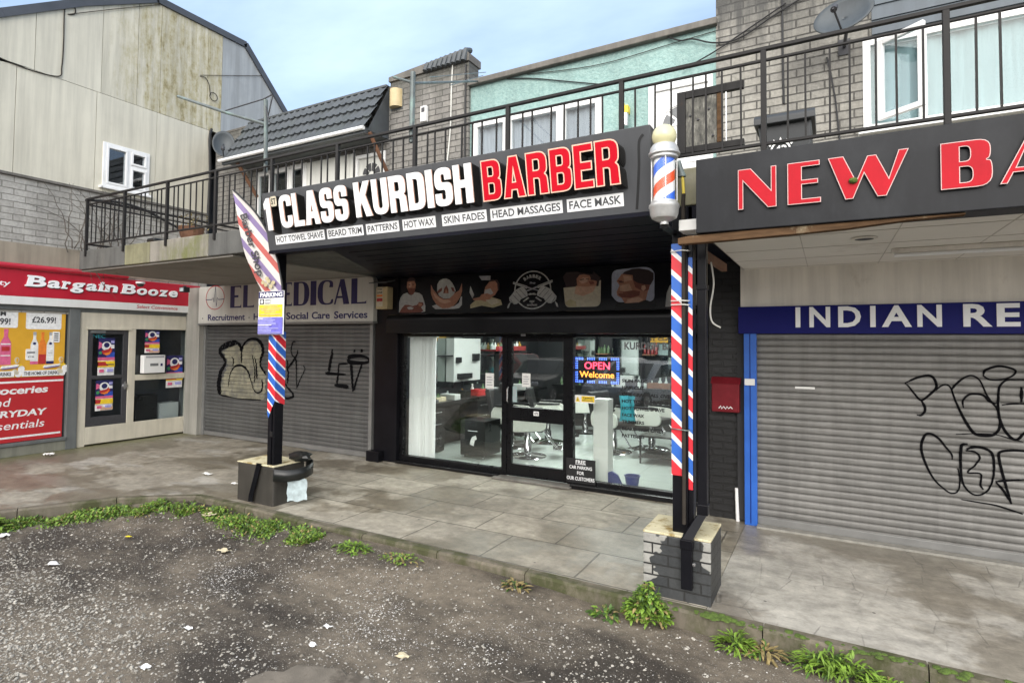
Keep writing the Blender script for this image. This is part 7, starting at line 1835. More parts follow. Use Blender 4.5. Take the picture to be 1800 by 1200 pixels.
for j in range(10):
    y = 7.6 + j * 0.4 + rng.uniform(-.1, .1); h = rng.uniform(.12, .24); r = rng.uniform(.03, .045)
    k = MB(); k.lathe((-5.95 + rng.uniform(-.1, .1), y, 0.86), [(0.0, 0.0), (r, 0.0), (r, h * .6), (r * .45, h * .75), (r * .45, h), (0.0, h)], ('bottle_white', 'bottle_green', 'bottle_clear', 'bottle_amber')[j % 4], 12)
    tag(k.build('bottle', smooth=True), 'small toiletry bottle standing on a left wall station', 'bottle', 'bottles on the left wall stations')
# papers and boxes along the counters
for j, (x, y, c) in enumerate(((-5.9, 8.0, 'paper_tan'), (-5.9, 9.3, 'ink_red'), (-5.92, 10.0, 'wall_offwhite'))):
    k = MB(); k.box(x - .09, x + .09, y - .13, y + .13, .86, .86 + (.07, .12, .10)[j], c)
    tag(k.build('storage_box', bevel=.004), ('low tan box on the left wall station nearest the window', 'red box on the middle left wall station', 'pale box at the back of the middle station')[j], 'box')

def small(name, label, cat, boxes, loc, bev=.006):
    t = thing(name, label, cat, loc)
    for nm, x0, x1, y0, y1, z0, z1, m in boxes:
        k = MB(); k.box(x0, x1, y0, y1, z0, z1, m); k.build(nm, t, bevel=bev)
    return t
small('wall_shelf', 'red wall shelf of bottles high on the left wall seen through the door', 'shelf', [('board', -6.19, -5.92, 10.0, 11.3, 1.70, 1.73, 'bottle_red'), ('rail', -5.93, -5.91, 10.0, 11.3, 1.73, 1.80, 'bottle_red'), ('bracket', -6.19, -6.0, 10.1, 10.13, 1.58, 1.70, 'unit_black'), ('bracket', -6.19, -6.0, 11.15, 11.18, 1.58, 1.70, 'unit_black')], (-6.05, 10.6, 1.7))
for j in range(11):
    h = rng.uniform(.12, .24); r = rng.uniform(.03, .042); k = MB(); k.lathe((-6.05, 10.06 + j * .118, 1.73), [(0.0, 0.0), (r, 0.0), (r, h * .6), (r * .45, h * .75), (r * .45, h), (0.0, h)], ('bottle_clear', 'bottle_white', 'bottle_amber', 'bottle_green')[j % 4], 12)
    tag(k.build('bottle', smooth=True), 'small toiletry bottle on the red wall shelf', 'bottle', 'bottles on the red wall shelf')
small('television', 'dark television high on the rear wall of the barber shop', 'television', [('screen', -2.95, -1.85, 12.42, 12.488, 1.72, 2.30, 'ink_black'), ('stand', -2.5, -2.3, 12.46, 12.489, 1.55, 1.72, 'unit_black')], (-2.4, 12.45, 1.7))
small('wall_menu', 'amber framed price list on the rear wall', 'notice', [('frame', -3.45, -3.0, 12.44, 12.488, 1.60, 2.25, 'unit_black'), ('sheet', -3.42, -3.03, 12.43, 12.44, 1.90, 2.2, 'poster_amber'), ('sheet', -3.42, -3.03, 12.43, 12.44, 1.63, 1.87, 'curtain_teal')], (-3.2, 12.45, 1.6), .003)
small('waiting_bench', 'long black waiting bench on the right of the barber shop', 'bench', [('seat', -1.75, -1.0, 7.9, 10.1, 0.38, 0.46, 'leather_black'), ('backrest', -1.08, -1.0, 7.9, 10.1, 0.46, 0.95, 'leather_black'), ('leg', -1.7, -1.66, 7.95, 8.0, 0.01, .38, 'chrome'), ('leg', -1.7, -1.66, 10.0, 10.05, 0.01, .38, 'chrome')], (-1.4, 9, 0), .02)
small('trolley', 'black hairdresser trolley beside the second barber chair', 'trolley', [('tray', -5.35, -4.98, 9.35, 9.7, .78, .82, 'unit_black'), ('tray', -5.35, -4.98, 9.35, 9.7, .45, .49, 'unit_black'), ('tray', -5.35, -4.98, 9.35, 9.7, .14, .18, 'unit_black'), ('upright', -5.35, -5.33, 9.5, 9.53, .05, .95, 'chrome'), ('upright', -5.0, -4.98, 9.5, 9.53, .05, .95, 'chrome')], (-5.2, 9.5, 0))
for i_, (x, y, z, w_, h_2, m_) in enumerate(((-5.85, 7.75, .86, .10, .05, 'chrome'), (-5.88, 8.35, .86, .16, .10, 'wall_offwhite'), (-5.85, 8.75, .86, .09, .14, 'unit_black'), (-5.86, 9.65, .86, .14, .06, 'towel_teal'), (-5.85, 10.9, .86, .2, .12, 'wall_offwhite'), (-4.6, 12.2, .92, .3, .16, 'unit_black'), (-3.9, 12.2, .92, .2, .25, 'wall_offwhite'), (-3.15, 12.2, .92, .25, .12, 'timber_brown'))):
    k = MB(); k.box(x - w_, x + w_, y - .09, y + .09, z, z + h_2, m_); tag(k.build('tool_case', bevel=.01), ('shiny low tin on the first station by the window', 'pale case on the first left wall station', 'black case at the far end of the first station', 'folded teal towel on the middle station', 'pale case on the far left wall station', 'wide black case at the left of the rear counter', 'tall pale case in the middle of the rear counter', 'brown case at the right of the rear counter')[i_], 'case')
# ================================================================== fixtures on the upper storeys
def wall_light(name, label, x, z, y, mat, w, h, back, cap=None):
    t = thing(name, label, 'light', (x, y, z))
    k = MB(); k.box(x - w / 2, x + w / 2, y - back, y, z - h / 2, z + h / 2, mat); k.build('housing', t, bevel=0.012)
    if cap: k = MB(); k.box(x - w * .28, x + w * .28, y - back - 0.006, y - back, z + h * .08, z + h * .38, cap); k.build('lens', t, bevel=0.004)
    return t
t = thing('wall_light', 'amber half round wall light at the upper left corner of the brick pier', 'light', (-6.35, 7.35, 6.0))
k = MB(); n = 14
V = [(-6.35 + 0.12 * math.cos(RAD(180 + 180 * i / n)), 7.353 + 0.13 * math.sin(RAD(180 + 180 * i / n)), z) for z in (5.83, 6.13) for i in range(n + 1)]
k.add(V, [(i, i + 1, n + 2 + i, n + 1 + i) for i in range(n)] + [tuple(range(n, -1, -1)), tuple(range(n + 1, 2 * n + 2))], 'lamp_amber'); k.build('shade', t, smooth=True)
k = MB(); k.box(-6.48, -6.22, 7.345, 7.353, 5.80, 6.15, 'grey_trim'); k.build('back_plate', t)
wall_light('bulkhead_light', 'slim white bulkhead light on the grey brick pier', -5.74, 5.60, 7.353, 'upvc', 0.12, 0.26, 0.07, 'ink_dark')
t = thing('wall_light', 'yellow topped steel wall light on the turquoise render', 'light', (-2.36, 7.4, 4.95))
k = MB(); k.lathe((-2.36, 7.33, 4.80), [(0.045, 0.0), (0.05, 0.02), (0.05, 0.17), (0.0, 0.17)], 'steel_bright', 18); k.build('body', t, smooth=True)
k = MB(); k.box(-2.41, -2.31, 7.30, 7.40, 4.975, 5.08, 'cable_yellow'); k.box(-2.39, -2.37, 7.32, 7.36, 5.08, 5.13, 'cable_yellow'); k.build('top', t, bevel=0.008)
def dish(name, label, c, R_, rx, facing, mat, arm):
    """offset satellite dish: shallow bowl, feed arm, wall bracket"""
    t = thing(name, label, 'satellite dish', c)
    f = Vector(facing).normalized(); u = f.cross(ZP).normalized(); v = u.cross(f)
    c = Vector(c); k = MB(); V = []; n, mrings = 36, 6
    for j in range(mrings + 1):
        r = j / mrings
        for i in range(n):
            a = 2 * math.pi * i / n
            V.append(c + u * (rx * r * math.cos(a)) + v * (R_ * r * math.sin(a)) + f * (0.09 * R_ / 0.3 * (r * r - 1)))
    F = [(j * n + i, j * n + (i + 1) % n, (j + 1) * n + (i + 1) % n, (j + 1) * n + i) for j in range(mrings) for i in range(n)]
    k.add(V, F, mat); o = k.build('reflector', t, smooth=True); sm = o.modifiers.new('thick', 'SOLIDIFY'); sm.thickness = 0.012
    tip = c + f * arm - v * (R_ * 0.95)
    k = MB(); k.tube([c - v * (R_ * 0.9) - f * 0.06, tip], 0.011, 'ink_dark', 8); k.build('feed_arm', t)
    k = MB(); k.tube([tip - f * 0.02, tip + v * 0.07 - f * 0.05], [0.032, 0.03], 'ink_dark', 12); k.build('feed_horn', t, smooth=True)
    w = Vector((c.x - f.x * 0.1, 7.40, c.z - 0.12))
    k = MB(); k.tube([c - f * 0.10, c - f * 0.16 - ZP * 0.05, w], 0.018, 'ink_dark', 8); k.box(w.x - .06, w.x + .06, 7.385, 7.40, w.z - .09, w.z + .09, 'ink_dark'); k.build('wall_bracket', t)
    return t
dish('satellite_dish', 'large grey satellite dish on the pale brick wall beside the dark boarding', (0.17, 6.86, 5.40), 0.225, 0.285, (-0.25, -0.93, 0.36), 'dish_grey', 0.30)
dish('satellite_dish', 'small dark satellite dish on the brick wall by the tiled canopy', (-10.47, 6.98, 5.78), 0.27, 0.20, (0.80, -0.58, 0.16), 'dish_grey', 0.28)
# clothes-line posts on the railing
def tube_thing(name, label, cat, parts, loc):
    t = thing(name, label, cat, loc)
    for nm, paths, r, mat in parts:
        k = MB()
        for p in paths: k.tube(p, r, mat, 8)
        k.build(nm, t, smooth=True)
    return t
cY = 4.47
tube_thing('clothes_line_post', 'galvanised clothes line post with a long slanting arm above the left railing', 'clothes post', [
    ('upright', [[(-5.885, cY, 3.9), (-5.90, cY, 4.50), (-5.915, cY, 4.79)]], 0.024, 'galvanised'),
    ('arm', [[(-7.70, cY - .02, 5.19), (-6.72, cY - .01, 4.795), (-5.90, cY, 4.49)]], 0.019, 'galvanised'),
    ('stay', [[(-6.72, cY, 4.805), (-5.95, cY, 4.808), (-5.80, cY, 4.83)], [(-5.80, cY + .01, 4.83), (-5.91, cY + .01, 4.485)], [(-5.92, cY - .01, 4.77), (-5.83, cY - .01, 4.50)]], 0.008, 'ink_dark')], (-5.9, cY, 3.9))
tube_thing('clothes_line_post', 'galvanised clothes line post with a frame reaching the grey brick pier', 'clothes post', [
    ('upright', [[(-3.662, cY, 3.9), (-3.655, cY, 4.62)]], 0.026, 'galvanised'),
    ('arm', [[(-3.655, cY, 4.505), (-4.35, 6.2, 5.70), (-4.88, 7.34, 6.20)][:1] + [(-4.72, 7.33, 5.93)], [(-3.655, cY, 4.51), (-3.895, cY - .02, 4.615)]], 0.014, 'galvanised'),
    ('line', [[(-3.52, cY + .1, 4.58), (-4.55, 7.3, 6.02)], [(-3.30, cY + .15, 4.47), (-4.6, 7.3, 5.98)]], 0.005, 'galvanised')], (-3.66, cY, 3.9))
def cable(label, path, r=0.008, mat='cable_black', n=6, sm=6):
    k = MB(); k.tube(smooth(path, sm), r, mat, n); return tag(k.build('cable', smooth=True), label, 'cable')
cable('thin looped aerial cable high on the cream panels near the left edge', [(LX + .045, y, z) for y, z in [(3.0, 6.30), (3.6, 6.30), (4.107,6.262),(4.54,6.315),(4.59,6.5),(4.603,6.934),(4.602,7.491),(4.676,7.624),(4.756,7.591),(4.743,7.49),(4.65,7.442)]], 0.009, 'conduit_grey')
cable('straight thin wire running up across the cream panels', [(LX + .05, 4.665, 7.45), (LX + .05, 5.4, 7.93), (LX + .05, 6.216, 8.45)], 0.006, 'conduit_grey', sm=2)
cable('curled thin cable with a ring on the stained mossy panel', [(LX + .05, y, z) for y, z in [(7.008,7.345),(7.12,7.36),(7.20,7.25),(7.235,7.05)]] + [(LX + .05, 7.31 + .085 * math.cos(a * .6 + 2.6), 7.03 + .085 * math.sin(a * .6 + 2.6)) for a in range(12)], 0.007, 'conduit_grey', sm=3)
cable('straight thin wire across the top of the grey gable end', [(LX + .05, 7.007, 7.367), (LX + .05, 8.5, 7.98)], 0.006, 'conduit_grey', sm=2)
cable('thick black cable down the corner between the cream wall and grey brick', [(LX + .06, y, z) for y, z in [(7.28, 6.33), (7.24, 6.1), (7.27, 5.4), (7.25, 4.52), (7.26, 3.6)]], 0.028)
cable('drooping black cable across the cream panel foot behind the left railing', [(LX + .07, y, z) for y, z in [(5.0, 4.30), (5.5, 4.38), (6.0, 4.33), (6.6, 4.12), (7.2, 3.98)]], 0.022)
cable('black cable looping along the top right of the turquoise wall', [(x, 7.37, z) for x, z in [(-1.85, 5.93), (-1.643,5.813),(-1.484,5.793),(-1.214,5.674),(-0.917,5.66),(-0.5, 5.85), (0.1, 6.1)]], 0.010)
cable('thin black cable rising from the railing to the pale brick wall', [(x, 7.37, z) for x, z in [(-1.60, 5.42), (-1.291,5.531),(-1.139,5.594),(-0.917,5.70),(-0.4, 5.95)]], 0.009)
cable('thin black cable low along the left of the turquoise wall', [(x, 7.395, z) for x, z in [(-4.234,5.89),(-3.803,5.80),(-3.243,5.633),(-2.696,5.469)]], 0.008)
cable('faint thin cable sagging across the middle of the turquoise wall', [(x, 7.395, z) for x, z in [(-3.883,5.88),(-3.122,5.79),(-2.538,5.764),(-1.684,5.813),(-1.2,5.835)]], 0.005, 'conduit_grey')
cable('white cable running down the grey brick pier', [(x, 7.34, z) for x, z in [(-5.20, 6.33), (-5.22, 5.9), (-5.23, 5.3), (-5.30, 4.6), (-5.36, 4.0)]], 0.011, 'cable_white')
cable('dark vertical drop cable right of the brick pier edge', [(-4.945, 7.33, 6.25), (-4.945, 7.33, 5.0), (-4.945, 7.33, 3.4)], 0.016, sm=1)
cable('black cable hanging down the upper pale brick wall', [(-0.44, 7.385, 6.6), (-0.44, 7.385, 5.3), (-0.43, 7.385, 4.75)], 0.014, sm=2)
cable('black cable down the left of the open white casement', [(0.02, 7.385, 5.2), (0.10, 7.385, 4.7), (0.16, 7.385, 3.9)], 0.010, sm=2)
# things on the walkway
gt = thing('timber_gate', 'small weathered board in a black frame fixed inside the railing', 'gate', (-0.8, 4.5, 3.35))
k = MB()
for a in ((-1.02, -0.955, 3.37, 3.86), (-0.955, -0.53, 3.80, 3.86), (-0.955, -0.53, 3.37, 3.42)): k.box(a[0], a[1], 4.47, 4.51, a[2], a[3], 'rail_paint')
k.build('frame', gt, bevel=0.004)
k = MB(); k.box(-0.953, -0.725, 4.48, 4.50, 3.422, 3.798, 'weathered_board'); k.build('board', gt)
k = MB(); k.box(-0.722, -0.685, 4.475, 4.505, 3.422, 3.798, 'timber_raw'); k.build('batten', gt, bevel=0.003)
k = MB(); k.box(-0.66, -0.652, 4.48, 4.488, 3.42, 3.80, 'steel_bright'); k.build('rod', gt)
for x, z in ((-0.92, 3.66), (-0.78, 3.69), (-0.86, 3.62), (-0.75, 3.48)):
    k = MB(); k.lathe((x, 4.48, z), [(0.010, 0.0), (0.008, -0.01), (0.0, -0.012)], 'ink_dark', 8, 'y'); k.build('bolt', gt)
wbn = thing('wheelie_bin', 'dark grey wheelie bin standing on the upper walkway', 'bin', (-0.34, 6.0, DECK))
k = MB(); B = [(-0.50, 5.72), (-0.12, 5.72), (-0.12, 6.2), (-0.50, 6.2)]; T_ = [(-0.55, 5.66), (-0.11, 5.66), (-0.11, 6.26), (-0.55, 6.26)]
k.add([(x, y, DECK + .02) for x, y in B] + [(x, y, 3.93) for x, y in T_], [(3, 2, 1, 0), (0, 1, 5, 4), (1, 2, 6, 5), (2, 3, 7, 6), (3, 0, 4, 7), (4, 5, 6, 7)], 'bin_grey'); k.build('body', wbn, bevel=0.02)
k = MB(); k.prism(frame((-0.58, 0, 0), YP, ZP), rp([(5.60, 3.90, .01), (6.32, 3.94, .02), (6.32, 4.03, .04), (5.64, 4.00, .04), (5.60, 3.96, .02)]), 0.0, 0.50, 'bin_grey'); l_ = k.build('lid', wbn, bevel=0.012)
k = MB(); k.box(-0.26, -0.16, 5.80, 5.86, 4.01, 4.05, 'ink_black'); k.box(-0.48, -0.45, 5.70, 5.74, 4.0, 4.03, 'ink_black'); k.build('handle', l_, bevel=0.008)
for x in (-0.49, -0.15):
    k = MB(); k.lathe((x, 6.28, DECK + .1), [(0.10, -0.025), (0.10, 0.025)], 'ink_black', 20, 'x'); k.build('wheel', wbn)
k = MB(); fb = FY(5.672); k.lift = .006
cxb, czb = -0.36, 3.66
k.shape(frame((0, 5.66, 0), XP, ZP), [circle(cxb, czb, .085, 26), circle(cxb, czb, .070, 26)], 0.0, 0.008, 'ink_white')
for i in range(12):
    a = i * math.pi / 6
    k.art(frame((0, 5.66, 0), XP, ZP), [(cxb + .095 * math.cos(a - .1), czb + .095 * math.sin(a - .1)), (cxb + .12 * math.cos(a), czb + .12 * math.sin(a)), (cxb + .095 * math.cos(a + .1), czb + .095 * math.sin(a + .1))], 'ink_white')
k.text(frame((0, 5.66, 0), XP, ZP), '43', cxb - .05, cxb + .05, czb - .035, czb + .04, 'ink_white', bold=.03); k.build('emblem', wbn)
bsk = thing('plant_basket', 'dead brown plant in a wire basket behind the left railing', 'basket', (-7.75, 4.7, DECK))
k = MB(); k.lathe((-7.72, 4.70, DECK), [(0.0, 0.02), (0.12, 0.02), (0.17, 0.20), (0.16, 0.20), (0.11, 0.03)], 'timber_brown', 16); k.build('basket', bsk)
k = MB()
for i in range(160):
    a = rng.uniform(0, 6.28); r = rng.uniform(0.02, 0.24); z = DECK + rng.uniform(.12, .36); p = Vector((-7.72 + r * math.cos(a), 4.70 + r * .8 * math.sin(a), z)); d = Vector((rng.uniform(-1, 1), rng.uniform(-1, 1), rng.uniform(-.4, 1))).normalized() * .05; s2 = d.cross(ZP).normalized() * .012
    k.add([p - s2, p + s2, p + d], [(0, 1, 2)], 'leaf_dry')
k.build('dead_leaves', bsk)
tag(MB().box(-8.35, -8.15, 4.44, 4.60, DECK, DECK + .06, 'bag_black').build('shoe', bevel=.025), 'black scrap lying on the edge of the slab below the left railing', 'litter')
# dead creeper over the slab end beside the corner building
cr_ = thing('creeper', 'bare dead creeper trailing over the left end of the slab', 'plant', (-10.6, 4.6, 3.0))
k = MB(); r3 = random.Random(5)
for i in range(10):
    p = Vector((-10.18 + r3.uniform(-.25, .10), 4.50 + r3.uniform(0, .3), 3.05 + r3.uniform(-.1, .3))); path = [tuple(p)]
    d = Vector((r3.uniform(-.5, .6), r3.uniform(-.3, .2), r3.uniform(-.6, 1.0))).normalized()
    for s2 in range(7):
        d = (d + Vector((r3.uniform(-.5, .5), r3.uniform(-.3, .3), r3.uniform(-.5, .5))) * .6).normalized(); p = p + d * .075; path.append(tuple(p))
    k.tube(path, [.007 - .0008 * q for q in range(8)], 'twig', 5)
k.build('stems', cr_)
cr2 = thing('creeper', 'leafless climbing stems on the brick behind the left end of the railing', 'plant', (LX + .1, 5.0, 3.3))
k = MB()
for i in range(14):
    p = Vector((LX + .08, 4.7 + r3.uniform(0, 1.0), 3.3 + r3.uniform(0, .2))); path = [tuple(p)]; d = Vector((0, r3.uniform(-.3, .3), 1))
    for s2 in range(8):
        d = (d + Vector((0, r3.uniform(-.7, .7), r3.uniform(-.4, .5))) * .7).normalized(); p = p + d * .15; p.x = LX + .08 + r3.uniform(0, .06); path.append(tuple(p))
    k.tube(path, [.010 - .0009 * q for q in range(9)], 'twig', 5)
k.build('stems', cr2)

# ================================================================== plants and litter on the ground
def leaf(V, F, base, d, up, L, w, cup=0.25):
    """one bent leaf of four quads"""
    d = d.normalized(); s2 = d.cross(up)
    if s2.length < 1e-4: s2 = XP.copy()
    s2.normalize(); nrm = s2.cross(d)
    b = len(V)
    prof = [(0.0, .25), (.35, 1.0), (.7, .8), (1.0, .05)]
    for q, ww in prof:
        c = base + d * (L * q) - ZP * (cup * L * q * q) 
        V.append(tuple(c - s2 * (w * ww) + nrm * (.25 * w * ww))); V.append(tuple(c)); V.append(tuple(c + s2 * (w * ww) + nrm * (.25 * w * ww)))
    for i in range(3):
        for j in range(2):
            F.append((b + 3 * i + j, b + 3 * i + j + 1, b + 3 * i + j + 4, b + 3 * i + j + 3))
def weed(label, x, y, R_, H_, n, mats, seed, z0=-0.13, L=0.07, w=0.02, spread=(0, 0)):
    z0 = gz(x, y) - 0.005
    r = random.Random(seed); t = thing('weed', label, 'weed', (x, y, z0))
    groups = {m: ([], []) for m in mats}
    for i in range(n):
        a = r.uniform(0, 2 * math.pi); q = r.random() ** .6
        h = H_ * (1 - .75 * q) * r.uniform(.35, 1.0)
        p = Vector((x + R_ * q * math.cos(a) + spread[0] * r.uniform(-1, 1), y + .55 * R_ * q * math.sin(a) + spread[1] * r.uniform(-1, 1), z0 + h))
        d = Vector((math.cos(a + r.uniform(-.8, .8)), math.sin(a + r.uniform(-.8, .8)), r.uniform(-.1, .9)))
        V, F = groups[mats[0] if r.random() < .6 else r.choice(mats)]
        leaf(V, F, p, d, ZP, L * r.uniform(.6, 1.3), w * r.uniform(.7, 1.2), r.uniform(.1, .7))
    k = MB()
    for m, (V, F) in groups.items(): k.add(V, F, m)
    k.build('leaves', t)
    k = MB()
    for i in range(max(4, n // 22)):
        a = r.uniform(0, 6.28); q = R_ * .7 * r.random()
        k.tube([(x + spread[0] * r.uniform(-.7, .7), y, z0), (x + .5 * q * math.cos(a), y + .3 * q * math.sin(a), z0 + H_ * .35), (x + q * math.cos(a), y + .55 * q * math.sin(a), z0 + H_ * r.uniform(.5, .8))], .0035, 'leaf_green', 4)
    k.build('stems', t)
    return t
weed('big bushy green weed growing at the front corner of the right brick plinth', -1.17, 4.16, .17, .33, 900, ['leaf_lime', 'leaf_green', 'leaf_green', 'leaf_dry'], 1, L=.04, w=.013)
weed('small green weed on the dirt just left of the bushy weed by the plinth', -1.46, 4.08, .10, .10, 60, ['leaf_green', 'leaf_lime', 'leaf_dry'], 2, L=.06, w=.013)
weed('spiky light green weed at the kerb right of the brick plinth', -0.55, 4.10, .11, .15, 130, ['leaf_lime', 'leaf_lime'], 3, L=.085, w=.009)
weed('low half dry weed beside the spiky weed at the kerb', -0.38, 4.11, .13, .09, 80, ['leaf_dry', 'leaf_green'], 4, L=.07, w=.012)
weed('wide clump of grassy weeds at the kerb in front of the graffiti shutter', 0.02, 4.09, .15, .17, 380, ['leaf_lime', 'leaf_lime', 'leaf_green'], 5, L=.075, w=.008, spread=(.12, .02))
weed('green weed trailing off the right end of the wide kerb clump', 0.27, 4.08, .10, .08, 120, ['leaf_lime', 'leaf_green', 'leaf_dry'], 6, L=.065, w=.008, spread=(.06, .02))
weed('dark low weed at the kerb by the bottom right edge', 0.58, 4.08, .14, .09, 130, ['leaf_green', 'leaf_dry'], 7, L=.07, w=.009, spread=(.06, .02))
weed('tiny dull weed in the dirt in front of the paving middle', -2.2, 4.06, .10, .10, 60, ['leaf_dry', 'leaf_green'], 8, L=.06, w=.012)
weed('small bright tuft of weed at the kerb near the paving centre', -3.88, 3.98, .17, .09, 150, ['leaf_lime', 'leaf_green'], 9, L=.05, w=.012, spread=(.06, .02))
weed('low yellowish weed along the kerb next to the small bright tuft', -3.35, 4.02, .17, .06, 100, ['leaf_lime', 'leaf_dry'], 10, L=.045, w=.010, spread=(.08, .02))
weed('broad leaved weed at the left edge end of the grass verge', -7.72, 2.62, .16, .15, 120, ['leaf_lime', 'leaf_green'], 11, L=.13, w=.024)
# verge of grass and clover along the kerb (nobody could count its blades)
k = MB(); r4 = random.Random(11)
GV = {m: ([], []) for m in ('leaf_lime', 'leaf_green', 'leaf_dry')}
def verge_pt():
    s = r4.uniform(0, 1)
    P = [(-8.5, 1.55), (-7.92, 2.55), (-7.55, 3.2), (-7.15, 3.72), (-6.75, 4.0), (-6.1, 4.08), (-5.3, 4.05), (-4.75, 4.06), (-4.35, 4.04)]
    q = s * (len(P) - 1); i = min(int(q), len(P) - 2); f_ = q - i
    a, b = Vector(P[i]), Vector(P[i + 1]); p = a.lerp(b, f_); d = (b - a).normalized(); nn = Vector((d.y, -d.x))
    wd = (0.24, 0.26, 0.26, 0.26, 0.20, 0.17, 0.22, 0.16, 0.10)[i]
    off = r4.gauss(0, .45) * wd + wd * .45
    return p + nn * off, off / wd, s
cnt = 0
while cnt < 15000:
    p, o_, s = verge_pt()
    clump = math.sin(p.x * 5.2 + 1.7) * math.sin(p.y * 6.1) + .6 * math.sin(p.x * 13 + p.y * 9)
    if .46 < s < .56 and r4.random() < .8: continue
    if clump < r4.uniform(-1.1, .45): continue
    cnt += 1
    h = r4.uniform(.25, 1.0)
    m = 'leaf_dry' if r4.random() < .10 else ('leaf_lime' if r4.random() < .62 else 'leaf_green')
    V, F = GV[m]
    a = r4.uniform(0, 6.28); z = gz(p.x, p.y) + r4.uniform(-.01, .022 + .022 * clump)
    d = Vector((math.cos(a), math.sin(a), r4.uniform(.0, 1.5))).normalized()
    L = .036 * (.6 + h); wv = .0085 * r4.uniform(.6, 1.5); s3 = Vector((-math.sin(a), math.cos(a), 0)) * wv
    base = Vector((p.x, p.y, z)); mid = base + d * L * .55; tip = base + d * L - ZP * .012
    b = len(V); V += [tuple(base - s3 * .4), tuple(base + s3 * .4), tuple(mid + s3), tuple(mid - s3), tuple(tip)]; F += [(b, b + 1, b + 2, b + 3), (b + 3, b + 2, b + 4)]
for m, (V, F) in GV.items(): k.add(V, F, m)
o = k.build('grass_verge'); tag(o, 'strip of bright green grass and clover along the dirt edge', 'grass', kind='stuff')
# gravel and fallen blossom
def scatter(name, label, cat, n, dens, mat, size, seed, flat, zoff=0.0):
    r = np.random.RandomState(seed); P = []
    while len(P) < n:
        x = r.uniform(-9.5, 4.0); y = r.uniform(0.9, 4.12)
        # only the visible dirt, in front of the kerb
        lim = 4.12 if x > -6.6 else 4.1 - (-6.6 - x) * 1.35
        if y > lim - 0.03: continue
        if r.uniform() < dens(x, y): P.append((x, y))
    base = np.array([(1, 0, 0), (0.3, .95, 0), (-.8, .6, 0), (-.8, -.6, 0), (.3, -.95, 0), (0.05, 0, 1), (0, 0, -1)])
    F0 = [(0, 1, 5), (1, 2, 5), (2, 3, 5), (3, 4, 5), (4, 0, 5), (1, 0, 6), (2, 1, 6), (3, 2, 6), (4, 3, 6), (0, 4, 6)]
    V, F = [], []
    for i, (x, y) in enumerate(P):
        s = size[0] + (size[1] - size[0]) * r.uniform() ** 3
        a = r.uniform(0, 6.28); ca, sa = math.cos(a), math.sin(a); el = r.uniform(.55, 1.0); tx, ty = r.uniform(-.35, .35, 2)
        jit = base * (1 + r.uniform(-.25, .25, base.shape))
        for q in jit:
            px_, py_, pz = q[0] * s, q[1] * s * el, q[2] * s * flat
            pz += px_ * tx + py_ * ty
            V.append((x + ca * px_ - sa * py_, y + sa * px_ + ca * py_, gz(x, y) + zoff + s * flat * .35 + pz))
        b = 7 * i; F += [(b + f[0], b + f[1], b + f[2]) for f in F0]
    k = MB(); k.add(V, F, mat); return tag(k.build(name), label, cat, kind='stuff')
def vn(x, y, s, o=0):
    return .5 + .25 * (math.sin(x * s + 1.3 + o) * math.cos(y * s * 1.2 + .7 * o) + math.sin((x + y) * s * .73 + 2.1 + o) * math.cos((x - y) * s * .9 + o))
def d_gravel(x, y):
    near = max(0, min(1, (2.75 - y) / 1.0))
    left = max(0, min(1, (-3.1 - x) / 1.2)); v = vn(x, y, 2.6)
    mid = 1.3 * max(0, 1 - abs(x + 1.9) / 1.6) * max(0, min(1, (2.95 - y) / .7)); rgt = max(0, 1 - abs(x + .55) / .9) * max(0, min(1, (3.6 - y) / .4))
    return min(1, near * left * (.25 + 1.1 * v) + .75 * mid * v + .8 * rgt * v + .12)
def d_petal(x, y):
    v = vn(x, y, 3.1, 2.0); w2 = vn(x, y, 9.0, 1.0)
    zone = max(0, 1 - abs(y - 3.25 + .12 * (x + 4)) / .95) * (1.0 if -5.2 < x < -1.6 else .45)
    return max(0.015, zone * max(0, v * 2.0 - .6) * (.4 + w2))
scatter('gravel', 'loose grey gravel scattered over the dirt car park', 'gravel', 46000, d_gravel, 'stone', (.004, .0165), 3, .55)
scatter('fallen_petals', 'pale fallen blossom and grit speckling the dirt', 'petals', 9500, d_petal, 'petal', (.0022, .0075), 9, .28)
